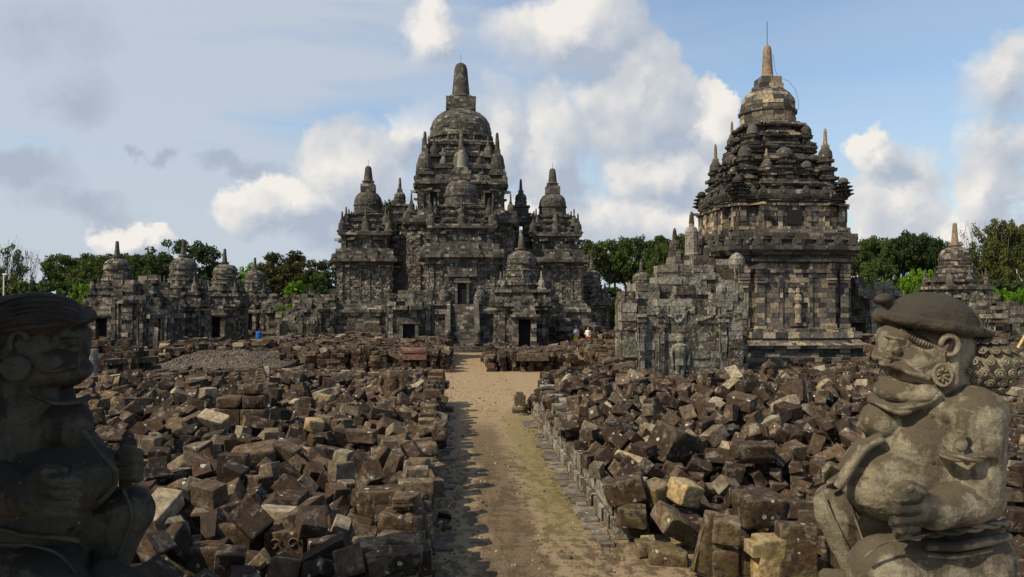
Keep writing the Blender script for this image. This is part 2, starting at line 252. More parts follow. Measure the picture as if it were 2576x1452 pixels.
# settled stones of the left heap: size, place (cm) and turn (degrees)
SIM_L=[52,41,25,-596,1033,86,90,10,4,45,33,25,-410,1044,71,89,27,19,33,29,22,-299,1049,60,67,-66,-72,38,29,22,-216,1046,57,91,-3,-6,43,32,29,-119,1049,57,94,1,0,74,42,36,-625,1155,80,-1,5,82,50,42,37,-506,1156,75,-2,1,-50,46,45,29,-417,1149,69,0,1,-8,51,44,27,-725,1341,77,-136,111,6,34,34,27,-808,1419,84,6,-3,-53,
76,42,33,-714,1434,88,4,2,45,57,44,38,-507,1439,81,0,-4,101,54,45,26,-912,1632,83,2,6,-3,62,45,34,-1021,1816,96,-5,3,70,56,42,32,-1280,2400,99,8,-2,70,44,35,34,-123,2506,76,70,69,66,77,45,28,-582,3097,105,125,-18,98,91,36,37,-709,3371,105,-44,81,53,70,35,37,-114,3374,92,-16,-53,-25,57,35,26,-548,1037,92,-35,88,35,
58,33,29,-461,1074,73,-91,-2,7,75,44,35,-332,1062,66,4,3,89,40,28,25,-183,1036,55,-69,-65,65,28,28,26,-666,1152,78,95,40,-102,56,40,34,-544,1139,78,53,95,89,76,40,37,-369,1141,87,-25,-46,83,52,41,38,-258,1149,91,-44,-28,90,42,42,32,-159,1140,90,13,-42,-11,55,41,33,-664,1248,86,52,-78,53,42,34,34,-266,1244,68,-85,-33,38,
53,43,32,-829,1272,71,-80,156,-3,47,46,26,-765,1442,97,-81,-38,34,74,40,35,-345,1436,99,8,-44,5,33,28,22,-888,1521,77,-32,172,1,61,44,26,-755,1538,105,89,-3,46,59,45,33,-641,1513,96,80,-62,72,43,36,34,-861,1625,102,85,12,100,56,38,31,-934,1712,104,20,-7,2,64,46,34,-856,1716,117,5,-14,3,83,36,34,-842,1796,125,98,-144,-1,
88,35,32,-299,1813,97,0,10,1,53,38,30,-1066,1931,96,-48,-79,-37,40,32,27,-579,2016,100,-169,61,-4,60,32,28,-273,2017,81,-19,-89,-22,57,46,31,-1157,2217,101,32,28,81,42,40,29,-1288,2246,83,-104,146,-1,57,42,35,-457,2325,90,76,-22,44,60,39,33,-941,2390,104,95,-1,-61,43,34,34,-1337,2477,106,0,2,99,61,35,36,-427,2537,94,126,87,-13,
93,41,32,-1359,2617,100,-79,-68,67,61,42,28,-1456,2772,100,-32,-91,51,36,27,28,-1583,2837,86,50,95,93,89,42,38,-658,2888,104,79,-10,38,61,38,37,-464,3279,81,7,-97,7,45,34,30,-1876,3354,77,-96,-149,4,85,43,35,-1892,3467,90,-138,-18,11,53,42,27,-588,973,91,17,-87,13,58,33,35,-455,1008,76,-1,5,29,33,30,21,-372,1014,62,0,6,25,
29,32,25,-266,1008,60,33,113,110,71,40,26,-172,995,54,1,3,15,44,44,38,-76,996,104,0,0,83,54,33,37,-481,1120,73,-87,-30,33,45,40,26,-274,1081,59,4,-3,133,60,39,26,-180,1102,59,4,0,2,52,43,31,-59,1131,106,18,-118,-118,93,43,28,-376,1206,104,-61,-44,-6,44,39,35,-313,1210,76,59,-69,60,53,42,34,-112,1289,84,99,-87,31,
46,40,30,-854,1346,73,-20,174,11,62,40,26,-191,1398,80,91,-28,35,60,46,30,-72,1396,108,80,-49,-49,40,43,33,-770,1491,94,17,-89,19,55,32,25,-83,1510,98,0,0,-29,47,45,26,-877,1581,80,-1,2,89,87,41,31,-668,1598,98,-34,5,53,62,33,34,-497,1591,99,16,-92,17,55,41,33,-355,1581,96,5,81,-9,56,45,27,-269,1561,79,34,41,91,
55,32,27,-83,1547,101,16,119,119,63,34,38,-110,1676,81,19,-78,-23,72,35,30,-505,1806,116,1,121,125,52,42,35,-243,1870,81,61,6,74,46,45,26,-88,1875,101,5,-2,72,47,37,37,-1080,1967,92,32,91,-41,89,45,38,-85,1976,107,-1,4,26,50,45,38,-1061,2059,109,-22,-59,19,53,41,25,-396,2074,83,62,-67,63,82,41,30,-102,2072,94,-13,-56,23,
58,36,34,-538,2167,91,-40,-78,-32,37,34,25,-71,2167,102,84,38,38,54,35,30,-1186,2275,91,-90,-4,-1,44,40,29,-82,2254,105,90,8,8,54,34,29,-1239,2347,106,105,89,-52,51,45,32,-677,2357,102,-58,-64,20,57,42,35,-109,2346,80,4,-78,-2,54,42,30,-1389,2546,103,84,-18,-9,61,43,31,-1184,2562,111,17,-60,33,84,45,29,-86,2648,100,0,0,6,
38,26,27,-1567,2891,88,-162,-72,-2,87,40,34,-1063,2938,116,40,-35,69,45,38,30,-1334,3053,120,66,6,-75,70,39,29,-79,3123,100,0,0,62,49,46,28,-1752,3212,86,0,-8,-2,50,38,25,-1539,3231,104,-64,-75,-49,72,40,32,-190,3220,92,76,-10,-82,26,27,19,-99,3266,93,7,95,6,60,45,29,-1362,3453,137,-24,-79,81,49,36,28,-101,3424,94,-9,-49,20,
58,32,27,-550,993,80,90,17,13,59,44,33,-388,973,88,94,53,81,26,33,25,-302,1011,59,-1,4,-30,51,35,34,-230,1005,72,100,26,80,31,32,22,-141,1000,77,-35,-174,0,36,30,27,-708,1082,89,-6,-88,-1,80,40,32,-438,1104,103,-1,6,37,46,35,36,-295,1085,97,-7,16,-57,70,40,28,-234,1102,82,9,-92,4,46,44,30,-119,1098,69,65,-78,58,
57,42,34,-498,1228,109,-79,52,-52,54,35,37,-325,1177,103,120,-40,-97,53,34,38,-198,1190,106,1,-1,19,36,29,27,-717,1303,75,93,9,11,42,42,37,-640,1283,112,-39,-62,-140,76,43,35,-519,1286,139,7,-9,25,45,45,37,-158,1284,94,53,-14,82,27,25,24,-720,1381,81,-72,58,81,53,41,30,-228,1366,97,70,-38,-12,44,40,29,-955,1440,75,-7,121,-116,
55,34,35,-733,1503,100,-7,93,5,45,44,34,-600,1479,110,-2,1,108,50,37,31,-308,1487,121,-77,29,-66,53,39,31,-683,1613,123,8,-46,-154,47,44,33,-308,1573,106,94,-42,25,52,37,31,-895,1669,100,-34,45,84,61,45,29,-522,1677,114,-122,92,-31,62,40,38,-909,1770,104,56,9,6,77,37,34,-375,1883,110,-3,38,1,88,42,32,-141,1853,92,23,-92,-14,
41,37,30,-809,1991,108,30,-55,-56,49,46,38,-433,1980,96,-83,23,92,53,34,34,-163,1947,118,-66,-63,75,60,33,37,-1162,2062,93,-70,81,-77,40,36,34,-1010,2030,106,74,-13,-60,54,39,28,-603,2049,114,-19,-40,-25,33,25,24,-1217,2173,91,-90,-56,-90,64,37,29,-1005,2165,123,-52,-29,115,61,44,35,-729,2161,101,-16,162,38,51,44,33,-628,2167,102,-34,-57,-14,
55,43,25,-408,2199,105,-86,-23,27,64,37,35,-330,2171,114,82,-29,27,37,26,21,-1250,2209,84,4,123,120,61,38,27,-899,2266,105,-51,62,-14,52,40,34,-532,2277,112,61,6,11,54,36,25,-159,2244,100,-17,100,-123,88,45,29,-1316,2321,90,7,4,-26,52,34,34,-902,2340,123,53,67,84,61,36,27,-515,2351,106,2,-9,70,61,42,33,-141,2342,96,-76,-50,95,
58,34,37,-718,2452,103,88,-57,84,89,37,27,-148,2446,118,47,11,-21,58,37,34,-1411,2458,106,-61,168,-7,44,38,26,-1221,2547,135,-17,63,-141,61,40,32,-1099,2546,122,72,15,118,87,42,37,-921,2553,137,-18,-80,62,58,42,37,-572,2573,108,-21,6,-37,45,45,36,-410,2603,106,-123,38,-22,41,42,26,-1485,2582,85,112,137,-5,44,41,32,-1313,2662,109,34,-19,19,
49,39,33,-1002,2651,120,5,19,40,81,34,31,-509,2673,97,16,-11,-40,46,41,25,-149,2648,95,-71,-56,112,46,34,38,-1542,2723,88,3,6,47,45,40,31,-1515,2842,95,-22,-87,-27,62,45,28,-1327,2834,135,-5,35,23,86,38,35,-704,2830,123,8,-13,101,59,46,26,-417,2853,104,-84,2,98,86,43,29,-88,2842,130,0,0,-4,26,32,19,-1623,2896,86,72,-67,75,
63,38,37,-1113,2911,126,28,-53,-83,50,34,29,-585,2958,96,-75,63,85,46,34,32,-1101,3055,141,89,-72,27,82,41,27,-611,3049,103,-33,21,127,82,40,28,-239,3012,108,89,-9,-33,41,35,34,-1786,3086,87,-109,-25,-119,42,40,37,-142,3120,103,12,-2,117,47,37,26,-887,3224,124,-177,7,5,49,37,32,-1823,3321,88,-48,139,11,85,45,34,-1484,3310,137,22,-43,99,
58,43,34,-1846,3375,94,86,-80,-30,63,35,29,-835,3416,125,-29,-72,15,51,45,34,-314,3458,98,-57,-80,-53,80,40,32,-227,3436,112,124,-77,-86,47,40,37,-531,960,94,-11,119,0,36,25,20,-485,951,79,-68,-70,-64,49,43,26,-329,948,72,89,4,-4,45,43,32,-274,961,73,2,52,-11,31,29,26,-120,967,55,-78,66,78,60,34,31,-78,952,102,90,-3,-3,
60,36,37,-572,1072,130,-24,4,93,42,36,30,-505,1018,94,-5,-61,-71,28,32,25,-367,1039,91,117,27,-51,32,33,20,-254,1032,85,-2,3,-23,77,43,34,-180,1060,87,-24,6,8,44,46,27,-93,1053,98,-7,-17,47,61,44,33,-738,1132,90,-74,-65,73,28,33,28,-584,1166,101,5,-53,-98,36,32,24,-502,1141,106,144,-104,0,45,43,33,-390,1151,121,1,-44,30,
29,24,21,-287,1153,105,80,-41,30,74,34,30,-188,1144,116,7,-30,-3,84,38,29,-714,1244,104,-59,-86,87,48,41,37,-596,1215,104,21,-86,92,62,32,31,-390,1252,123,9,-44,89,49,38,27,-294,1250,104,79,-39,-24,53,37,27,-203,1240,104,88,-6,-6,41,39,36,-72,1219,104,89,11,11,41,33,27,-766,1280,72,-156,82,-3,50,37,30,-672,1354,92,-8,-32,-13,
44,39,35,-493,1367,105,-41,-128,19,80,37,34,-434,1361,119,-59,-78,64,48,39,32,-169,1334,97,48,20,-10,48,44,34,-57,1324,102,0,0,75,58,41,28,-800,1463,119,-80,-83,-12,31,32,22,-707,1422,120,-82,-30,33,41,46,32,-551,1443,127,-144,-9,-90,61,42,27,-500,1440,126,5,-31,11,64,46,28,-256,1436,113,-136,-112,1,62,39,35,-160,1445,117,16,11,42,
82,39,28,-91,1470,118,-143,-91,-24,28,33,26,-856,1541,81,-4,0,93,63,35,37,-799,1559,119,-55,-28,74,54,44,35,-681,1497,119,-103,-48,104,63,36,32,-480,1552,105,-107,-38,-136,46,40,36,-387,1534,129,0,5,-38,44,44,35,-210,1531,110,-30,92,26,59,43,33,-176,1556,104,3,27,123,53,39,29,-74,1539,136,90,8,8,59,39,38,-946,1552,84,30,105,116,
51,41,35,-761,1658,118,-38,9,46,47,32,36,-571,1621,124,-2,0,50,62,46,30,-350,1660,116,-1,30,-7,52,40,26,-260,1605,109,86,23,-15,59,40,31,-72,1633,107,23,4,19,32,26,25,-1044,1743,96,-91,-3,3,62,43,36,-869,1715,153,95,-11,10,59,42,34,-776,1736,128,52,19,51,31,30,25,-474,1717,124,-83,61,75,52,34,38,-85,1721,102,-25,113,-113,
54,36,27,-955,1826,116,39,-13,-17,75,39,35,-764,1816,121,21,33,17,51,34,29,-664,1837,108,47,18,43,38,32,21,-356,1811,111,-110,68,-70,45,42,26,-233,1785,103,-21,116,-23,46,44,35,-190,1846,88,51,19,-14,45,36,30,-61,1801,100,-169,-62,0,44,42,37,-1033,1980,116,-41,136,-36,52,35,34,-855,1936,121,-9,-5,-18,35,24,22,-786,1947,110,-12,-7,82,
52,37,34,-692,1925,119,110,48,109,45,35,30,-476,1921,112,-41,-15,55,59,35,29,-260,1980,81,-81,35,22,43,44,29,-74,1921,107,-84,39,-39,42,42,32,-1077,2013,124,1,119,-118,77,36,34,-950,1997,127,98,-3,1,33,30,27,-467,1994,115,8,1,37,62,34,33,-386,2027,99,-16,-8,69,56,44,34,-301,2069,117,-84,5,21,60,36,28,-179,2060,92,19,42,-80,
54,44,32,-78,2030,101,0,0,23,33,29,20,-1158,2123,111,3,4,83,53,34,30,-568,2148,95,-33,-57,-39,82,42,34,-491,2120,110,-16,0,91,73,38,31,-385,2139,105,7,2,96,57,42,32,-208,2122,100,-1,1,-7,60,35,34,-46,2106,131,35,62,-108,57,33,31,-1255,2230,114,-12,-122,122,62,42,31,-938,2185,137,138,39,-74,44,45,37,-785,2190,134,-15,-47,154,
72,35,32,-662,2200,122,5,-2,20,63,40,38,-580,2198,120,7,1,117,50,35,32,-476,2240,109,-63,6,10,28,30,21,-372,2237,96,55,-88,-85,43,35,31,-266,2208,102,43,91,11,31,28,23,-1237,2314,87,71,65,76,92,40,34,-1164,2306,136,11,-22,-4,62,32,30,-1063,2287,126,6,-5,-2,79,38,28,-851,2299,143,43,6,-8,61,37,28,-646,2301,114,86,5,-8,
49,32,28,-577,2331,113,-26,-61,-27,58,36,26,-484,2319,111,127,76,49,37,34,24,-307,2289,97,41,-18,-41,42,33,35,-59,2294,102,69,70,70,60,33,30,-1240,2377,131,6,2,-9,60,38,38,-1104,2462,127,-72,-67,68,63,40,34,-974,2414,140,-30,-22,1,51,43,28,-854,2389,149,-20,170,-40,63,41,30,-764,2421,128,77,56,62,47,43,35,-667,2426,95,-54,-66,-54,
64,44,34,-584,2379,118,106,-64,31,52,41,36,-376,2437,111,-45,3,-36,47,33,28,-286,2406,110,1,-65,2,40,39,36,-1274,2476,130,-119,52,-112,60,34,31,-959,2501,131,87,-134,43,60,42,30,-1244,2616,139,-10,85,-22,55,43,31,-968,2608,125,-5,-58,2,59,38,28,-741,2601,125,63,64,38,48,35,35,-633,2609,113,5,96,-18,60,39,29,-539,2618,111,-10,5,-13,
55,44,37,-264,2623,105,-3,8,-25,59,33,30,-86,2598,114,28,-25,93,35,27,28,-1441,2706,97,-99,-63,-33,76,40,28,-955,2704,135,-3,-28,55,57,35,29,-860,2716,127,1,1,80,53,44,30,-738,2707,112,57,-64,61,76,35,35,-664,2706,125,-10,-47,-14,43,38,29,-545,2665,125,129,51,-73,51,37,31,-485,2704,104,-14,-38,-51,57,43,36,-303,2714,106,53,-23,56,
56,33,36,-59,2697,102,90,0,0,73,46,30,-1345,2778,129,93,-14,20,58,41,37,-1264,2806,142,43,-28,32,62,44,27,-1159,2791,133,33,97,116,53,38,36,-1005,2831,138,-43,90,8,54,41,37,-856,2833,123,-13,2,56,75,41,28,-757,2793,109,141,1,-4,43,39,32,-297,2801,115,102,-55,99,71,41,34,-1476,2920,133,-33,-11,19,45,42,28,-1363,2879,135,41,-8,-36,
78,41,32,-1175,2915,123,38,30,115,48,45,33,-860,2924,122,-27,-22,5,57,42,38,-764,2891,128,28,29,39,45,41,36,-693,2909,126,-10,-43,-33,64,46,33,-323,2919,110,41,-14,12,85,40,34,-198,2907,113,7,-46,-94,59,46,37,-1628,2992,106,95,-121,-45,43,41,29,-1228,2988,152,4,3,110,72,41,31,-1113,2997,134,-100,125,-24,50,33,36,-662,3021,99,-57,55,66,
55,39,36,-518,2974,121,-138,2,-113,88,38,31,-190,2970,128,20,65,14,61,32,26,-61,2990,104,13,-5,136,61,37,35,-1527,3071,158,1,1,27,85,40,27,-1349,3100,142,162,13,20,49,42,31,-899,3089,124,-63,-66,-63,53,40,33,-642,3129,123,72,71,43,90,42,29,-519,3093,131,-11,99,4,47,33,30,-286,3096,97,-75,-36,-34,33,27,25,-56,3085,102,35,85,-35,
64,41,36,-1660,3187,132,6,11,90,63,45,26,-1378,3211,138,-1,-7,36,28,31,24,-1148,3190,138,100,67,94,55,46,29,-477,3197,117,-3,-4,11,55,42,36,-280,3177,111,9,12,-18,47,44,37,-145,3218,93,-35,73,-24,64,42,35,-53,3203,106,71,67,67,61,40,29,-1770,3264,98,40,9,15,29,27,27,-1193,3289,132,11,-87,16,63,36,34,-843,3294,125,1,6,36,
54,44,32,-712,3295,127,49,38,-154,72,42,33,-576,3260,123,101,15,3,52,44,38,-394,3270,124,58,-82,66,86,44,35,-275,3307,115,27,32,107,51,40,30,-191,3311,94,-46,-15,-43,41,34,27,-1335,3403,147,-153,-17,-62,71,37,34,-946,3357,140,69,136,36,49,44,33,-267,3401,102,-114,-113,-81,58,39,32,-164,3377,112,93,9,-47,32,31,24,-55,3363,101,-28,87,28,
75,37,35,-1643,3511,124,-92,15,51,40,42,33,-1272,3529,133,19,-175,4,57,36,27,-1138,3538,135,-17,-37,-11,41,37,32,-842,3477,144,6,6,93,55,36,36,-182,3523,114,44,-46,3,59,44,26,-71,3492,108,23,-12,124,63,37,25,-553,1009,128,-29,147,27,44,38,31,-453,965,82,63,73,-67,51,34,36,-335,985,84,-60,-39,-62,49,40,31,-290,1028,101,11,-69,3,
34,31,28,-184,988,88,146,11,0,61,36,31,-140,957,93,0,-59,4,50,45,35,-587,1127,111,-79,29,41,36,29,20,-526,1100,88,-117,-20,38,27,33,19,-258,1091,89,69,75,76,47,44,30,-186,1097,105,-38,19,47,46,44,29,-101,1076,125,107,127,16,58,36,32,-694,1181,90,10,-14,33,47,44,33,-536,1186,110,117,-34,36,56,43,29,-474,1137,128,-68,-131,40,
44,41,31,-420,1188,125,-111,-7,76,42,42,36,-255,1206,103,25,97,12,40,24,21,-155,1175,121,14,67,8,48,40,27,-73,1172,123,0,0,6,46,37,30,-770,1291,104,37,-108,-111,62,33,29,-573,1324,140,74,74,71,71,43,32,-470,1245,160,19,27,-103,55,38,28,-373,1328,129,-81,9,-33,63,40,35,-298,1301,127,-2,4,-5,41,38,28,-191,1277,109,14,-65,-9,
35,25,25,-72,1251,98,89,11,11,61,43,31,-770,1375,83,6,-6,70,52,40,37,-682,1384,118,-14,-35,-43,54,38,28,-579,1388,116,8,-9,47,71,38,27,-509,1392,125,-35,-41,-11,41,39,26,-214,1406,107,-54,-23,151,61,36,29,-96,1366,118,22,-83,42,62,43,30,-876,1475,92,17,10,-51,32,25,21,-666,1448,113,-104,-140,12,35,30,22,-586,1486,138,-2,0,93,
50,37,37,-486,1508,117,-87,6,-13,58,42,25,-384,1469,117,-16,-27,88,51,44,32,-232,1502,105,-24,97,33,74,43,35,-168,1489,145,63,-64,-8,27,30,27,-111,1428,138,-19,-17,17,92,45,35,-1028,1482,83,-38,117,-99,49,39,34,-755,1587,132,82,128,74,63,46,25,-605,1577,136,-38,-16,52,64,44,27,-460,1618,151,-92,5,-3,57,36,25,-387,1611,135,19,103,102,
43,37,36,-236,1574,104,-7,2,7,50,43,34,-135,1613,112,-27,34,10,57,35,37,-49,1582,102,13,-121,-121,49,42,26,-823,1671,121,-51,85,50,84,42,33,-756,1692,136,-38,3,30,62,39,27,-678,1709,134,163,-75,0,63,37,32,-573,1687,146,97,44,21,38,27,22,-337,1705,114,-31,95,35,47,44,27,-256,1667,118,18,18,51,56,37,37,-204,1700,102,62,-42,-114,
56,43,29,-46,1692,106,87,29,29,39,24,24,-995,1806,125,-90,39,-35,57,43,35,-887,1821,152,-97,13,-56,49,44,36,-674,1783,136,4,6,13,62,42,36,-564,1784,131,4,105,99,64,34,27,-456,1767,116,1,-2,80,42,36,26,-355,1758,114,49,9,-40,33,34,27,-276,1770,92,42,-36,5,58,41,26,-874,1904,129,-93,4,-7,61,36,28,-744,1890,117,-89,-14,50,
41,40,36,-679,1879,134,-96,-66,69,62,36,29,-556,1863,144,12,-9,98,47,44,26,-327,1860,112,-9,42,-22,90,46,31,-161,1897,115,1,180,4,57,45,37,-97,1834,124,73,26,132,43,35,33,-1126,2041,94,-89,-55,-78,53,34,37,-985,1966,107,5,118,8,82,41,37,-863,1978,145,-43,7,-10,46,40,25,-761,1978,136,53,95,85,38,30,25,-567,1968,114,74,78,12,
41,36,32,-469,1983,144,4,8,-76,43,36,27,-367,1971,102,4,7,47,33,34,22,-312,1995,90,37,88,-43,60,44,26,-199,1961,96,24,17,113,59,40,31,-35,1937,136,107,107,-35,41,42,30,-1034,2067,148,11,-87,-72,34,25,21,-944,2059,128,-44,-123,-32,33,32,24,-738,2057,116,29,34,75,47,41,33,-682,2069,120,3,-49,39,42,44,30,-577,2113,125,49,110,88,
55,37,25,-500,2038,125,-142,-90,-44,59,41,33,-300,2126,110,-129,0,0,41,38,37,-161,2097,125,-48,20,36,41,37,28,-37,2060,127,-11,118,-19,50,46,29,-942,2108,128,12,42,-69,36,33,23,-801,2161,104,-41,-93,49,49,43,27,-573,2167,150,7,2,101,28,33,27,-496,2163,136,78,4,18,49,42,29,-401,2196,140,1,3,17,47,37,34,-231,2173,122,46,-147,13,
49,35,38,-159,2191,99,-105,69,-8,41,39,38,-1156,2264,132,-67,65,65,42,40,28,-944,2276,150,-20,14,-38,54,37,36,-858,2235,130,10,-6,17,69,40,37,-796,2249,133,-6,-5,17,46,39,37,-659,2268,118,-4,7,-2,28,31,24,-549,2232,113,-115,-133,12,46,34,26,-458,2275,109,-53,26,31,79,37,38,-376,2262,131,2,3,88,32,33,24,-1296,2357,94,53,-83,40,
54,46,37,-979,2364,157,7,-37,18,85,37,32,-632,2362,120,97,128,25,42,34,26,-468,2365,116,-82,-2,-7,63,34,33,-412,2392,111,-33,-149,53,80,34,35,-279,2344,113,-78,78,-86,47,45,27,-158,2372,123,82,135,-21,90,38,27,-72,2398,104,-78,53,-53,83,45,32,-1193,2465,139,-34,151,54,86,35,35,-1001,2439,155,-39,-5,58,51,41,26,-745,2500,134,96,-39,99,
47,37,26,-677,2470,98,3,-58,1,54,39,30,-355,2470,119,-33,37,40,36,26,23,-278,2492,108,53,-18,-8,48,38,30,-35,2480,100,125,-126,-5,38,32,23,-1245,2507,134,47,71,91,95,34,34,-1036,2540,157,-43,105,-108,63,38,32,-852,2562,143,56,27,7,54,41,36,-370,2575,116,-57,81,51,46,43,35,-278,2585,104,-87,35,-2,59,41,27,-191,2542,113,-46,-4,10,
55,40,31,-76,2515,131,13,-1,18,39,26,23,-1420,2672,108,-70,50,-51,58,39,32,-1159,2678,142,-24,170,-41,54,34,32,-1095,2658,147,-50,-12,-17,62,45,26,-982,2627,156,-45,-45,76,48,33,30,-751,2677,116,-104,7,-11,50,36,27,-647,2660,120,1,45,-23,48,32,30,-592,2640,125,29,101,121,56,37,33,-444,2646,112,44,40,-11,42,35,37,-206,2678,117,-79,-70,32,
57,34,27,-69,2656,131,-90,-3,3,55,33,30,-1495,2697,102,82,33,35,51,35,35,-1276,2745,135,9,46,-55,61,33,37,-1203,2748,149,-148,38,-3,85,35,31,-967,2764,143,-44,28,41,60,35,32,-842,2781,125,-79,-37,42,54,35,37,-644,2785,133,31,-72,-142,53,34,28,-589,2735,131,-32,-53,16,49,35,37,-484,2750,114,45,-43,-16,31,32,26,-390,2790,96,-34,-11,129,
53,40,32,-269,2767,95,22,52,121,56,46,29,-46,2743,127,-3,37,94,49,39,27,-1411,2870,140,-101,86,-10,48,40,27,-1178,2851,140,-77,-35,76,60,33,26,-883,2868,129,-68,-18,71,58,39,32,-631,2843,115,89,108,6,59,40,34,-463,2864,110,-28,14,-20,54,43,31,-370,2831,102,14,83,-11,62,42,26,-52,2788,126,-28,-106,-115,83,40,37,-1492,2963,147,-101,-69,101,
69,40,32,-1255,2933,149,3,-16,12,29,27,19,-1141,2938,133,2,36,-16,34,33,21,-769,2927,137,-49,-25,13,56,45,29,-633,2946,105,28,50,-96,31,32,26,-550,2921,105,-172,-2,23,49,43,35,-480,2943,110,-81,-13,26,47,39,26,-375,2975,97,-56,62,73,56,41,31,-316,2964,131,43,-7,15,49,39,35,-139,2900,115,-4,-74,-144,88,41,31,-1710,2965,87,-36,175,-3,
77,37,37,-1451,3103,173,-174,40,5,35,33,21,-1372,3066,155,49,-4,10,56,39,34,-1155,3033,140,-59,-19,118,62,38,34,-1045,3003,150,124,20,5,76,34,30,-934,3064,158,34,9,-94,53,35,35,-662,3067,118,-40,11,68,44,42,26,-542,3047,112,11,99,129,46,44,38,-410,3024,114,147,76,10,58,44,26,-302,3006,107,39,-73,-25,61,34,36,-183,3049,121,-91,-41,37,
39,32,21,-87,3071,101,-86,31,-31,47,33,25,-1662,3135,131,-88,-12,0,56,41,36,-1564,3100,134,54,-168,0,87,42,38,-1471,3159,151,-70,-72,-53,51,37,31,-1360,3165,161,46,100,66,35,24,22,-1147,3129,146,21,-35,81,61,37,29,-880,3155,126,-53,-66,7,62,36,33,-747,3113,125,0,87,4,56,32,29,-684,3134,147,104,-83,16,59,45,25,-574,3163,129,-150,51,-12,
48,45,34,-469,3127,104,20,-15,77,43,45,30,-364,3116,107,4,53,10,54,35,37,-315,3128,115,-112,-79,25,50,46,33,-104,3173,131,-51,-74,82,59,43,35,-1640,3240,154,20,-7,-13,31,26,25,-1569,3285,129,100,-38,93,28,26,27,-1430,3230,151,77,53,38,39,29,27,-1272,3241,150,-86,21,87,44,36,30,-1156,3289,146,-92,51,48,70,34,35,-970,3206,139,-8,-51,141,
40,30,28,-814,3274,129,-46,142,17,37,29,23,-781,3205,114,24,-166,46,57,36,27,-507,3255,127,24,93,74,62,44,38,-394,3222,114,5,-7,-7,27,30,24,-200,3272,109,-127,-5,-66,59,44,29,-1774,3329,132,-99,-12,-12,58,39,32,-1640,3318,131,1,2,81,75,36,36,-1421,3292,158,150,99,1,48,36,35,-1270,3339,132,-36,-80,-47,56,34,36,-967,3321,128,-67,30,-51,
47,39,32,-622,3364,150,101,-56,-74,37,27,26,-533,3344,131,-76,-9,23,43,45,37,-469,3352,130,-159,37,19,46,41,35,-351,3411,113,-83,-60,-7,63,37,33,-182,3344,115,-13,-14,-21,89,38,29,-1866,3430,123,-11,0,-8,57,46,28,-1640,3404,124,28,-28,-8,42,43,33,-1258,3434,143,-7,28,158,46,45,31,-1166,3445,131,38,117,108,53,42,36,-880,3415,133,36,-1,-19,
32,29,20,-456,3430,110,-10,90,8,64,43,28,-395,3434,104,168,43,47,81,38,36,-36,3423,103,-124,-124,6,50,37,36,-1899,3562,116,-98,-32,-35,56,32,34,-1628,3556,138,-92,-6,6,37,29,27,-1524,3513,162,68,89,54,46,46,31,-1368,3562,126,27,-77,96,34,27,28,-1034,3547,115,5,65,101,80,40,36,-864,3558,139,-84,72,52,41,44,25,-355,3553,106,-20,-7,-51,
49,44,34,-288,3564,104,-85,26,34,60,37,31,-167,3570,122,-89,-12,-12,43,41,31,-56,3550,106,-65,72,65,40,27,25,-495,974,82,-132,-9,-115,31,24,22,-420,958,69,-71,-60,68,41,44,37,-293,975,113,41,38,72,55,35,35,-227,955,89,9,8,0,35,32,19,-184,946,59,4,-123,130,37,24,19,-538,1061,98,38,-80,41,58,35,29,-401,1035,107,-107,-99,5,
61,33,34,-338,1066,107,-29,-59,108,51,46,38,-234,1055,116,131,25,107,41,45,35,-147,1075,127,-22,146,96,37,28,18,-665,1165,109,-94,-32,17,54,37,26,-432,1130,140,80,-115,-49,46,42,31,-334,1162,140,53,-2,-19,53,39,25,-230,1153,129,-24,-42,82,61,33,34,-111,1129,124,114,-41,75,69,38,37,-774,1224,77,-3,-2,-4,55,43,27,-613,1246,127,125,49,23,
45,45,32,-550,1227,128,-44,91,90,43,35,27,-422,1245,105,124,-4,131,75,37,38,-243,1276,137,-10,-23,56,47,38,27,-128,1205,106,112,-6,-13,26,32,23,-727,1346,108,95,15,16,58,43,29,-627,1353,117,85,0,103,56,46,26,-530,1362,134,-24,-68,132,56,39,36,-426,1354,156,99,-22,-26,53,43,33,-312,1380,108,8,6,112,64,35,37,-146,1356,129,26,-37,-24,
59,37,34,-917,1442,93,-31,-97,43,28,32,23,-521,1478,138,2,-4,39,86,39,28,-422,1466,127,-118,102,-21,57,39,31,-305,1438,140,81,28,-38,42,43,26,-821,1574,136,98,79,34,58,42,29,-701,1557,134,10,-42,30,56,42,30,-635,1499,153,-46,-10,-164,35,27,25,-522,1550,120,-93,-109,-2,57,44,32,-441,1545,147,117,-112,-24,40,34,31,-333,1534,107,3,2,-37,
55,41,27,-230,1580,141,-48,95,-107,44,37,28,-987,1604,94,-49,-70,-57,34,32,23,-795,1614,119,-51,80,134,68,41,37,-629,1646,132,-81,-79,112,44,35,33,-539,1664,139,-3,-33,32,50,34,37,-403,1667,128,20,49,80,42,41,32,-298,1637,125,40,-8,121,50,34,36,-187,1660,122,-15,74,82,60,38,36,-136,1692,125,-100,19,139,57,45,36,-937,1700,135,9,-22,97,
47,35,30,-809,1759,146,161,-30,42,57,42,26,-607,1733,130,165,-22,52,43,34,34,-502,1763,130,-40,35,-18,71,43,31,-281,1736,112,-30,18,-37,61,33,34,-128,1742,111,25,-35,25,58,41,28,-1028,1866,94,-96,12,-12,44,41,34,-715,1840,150,9,126,128,56,45,28,-606,1841,141,10,-7,71,71,36,27,-509,1861,117,-3,-3,120,74,37,36,-423,1831,121,-168,41,18,
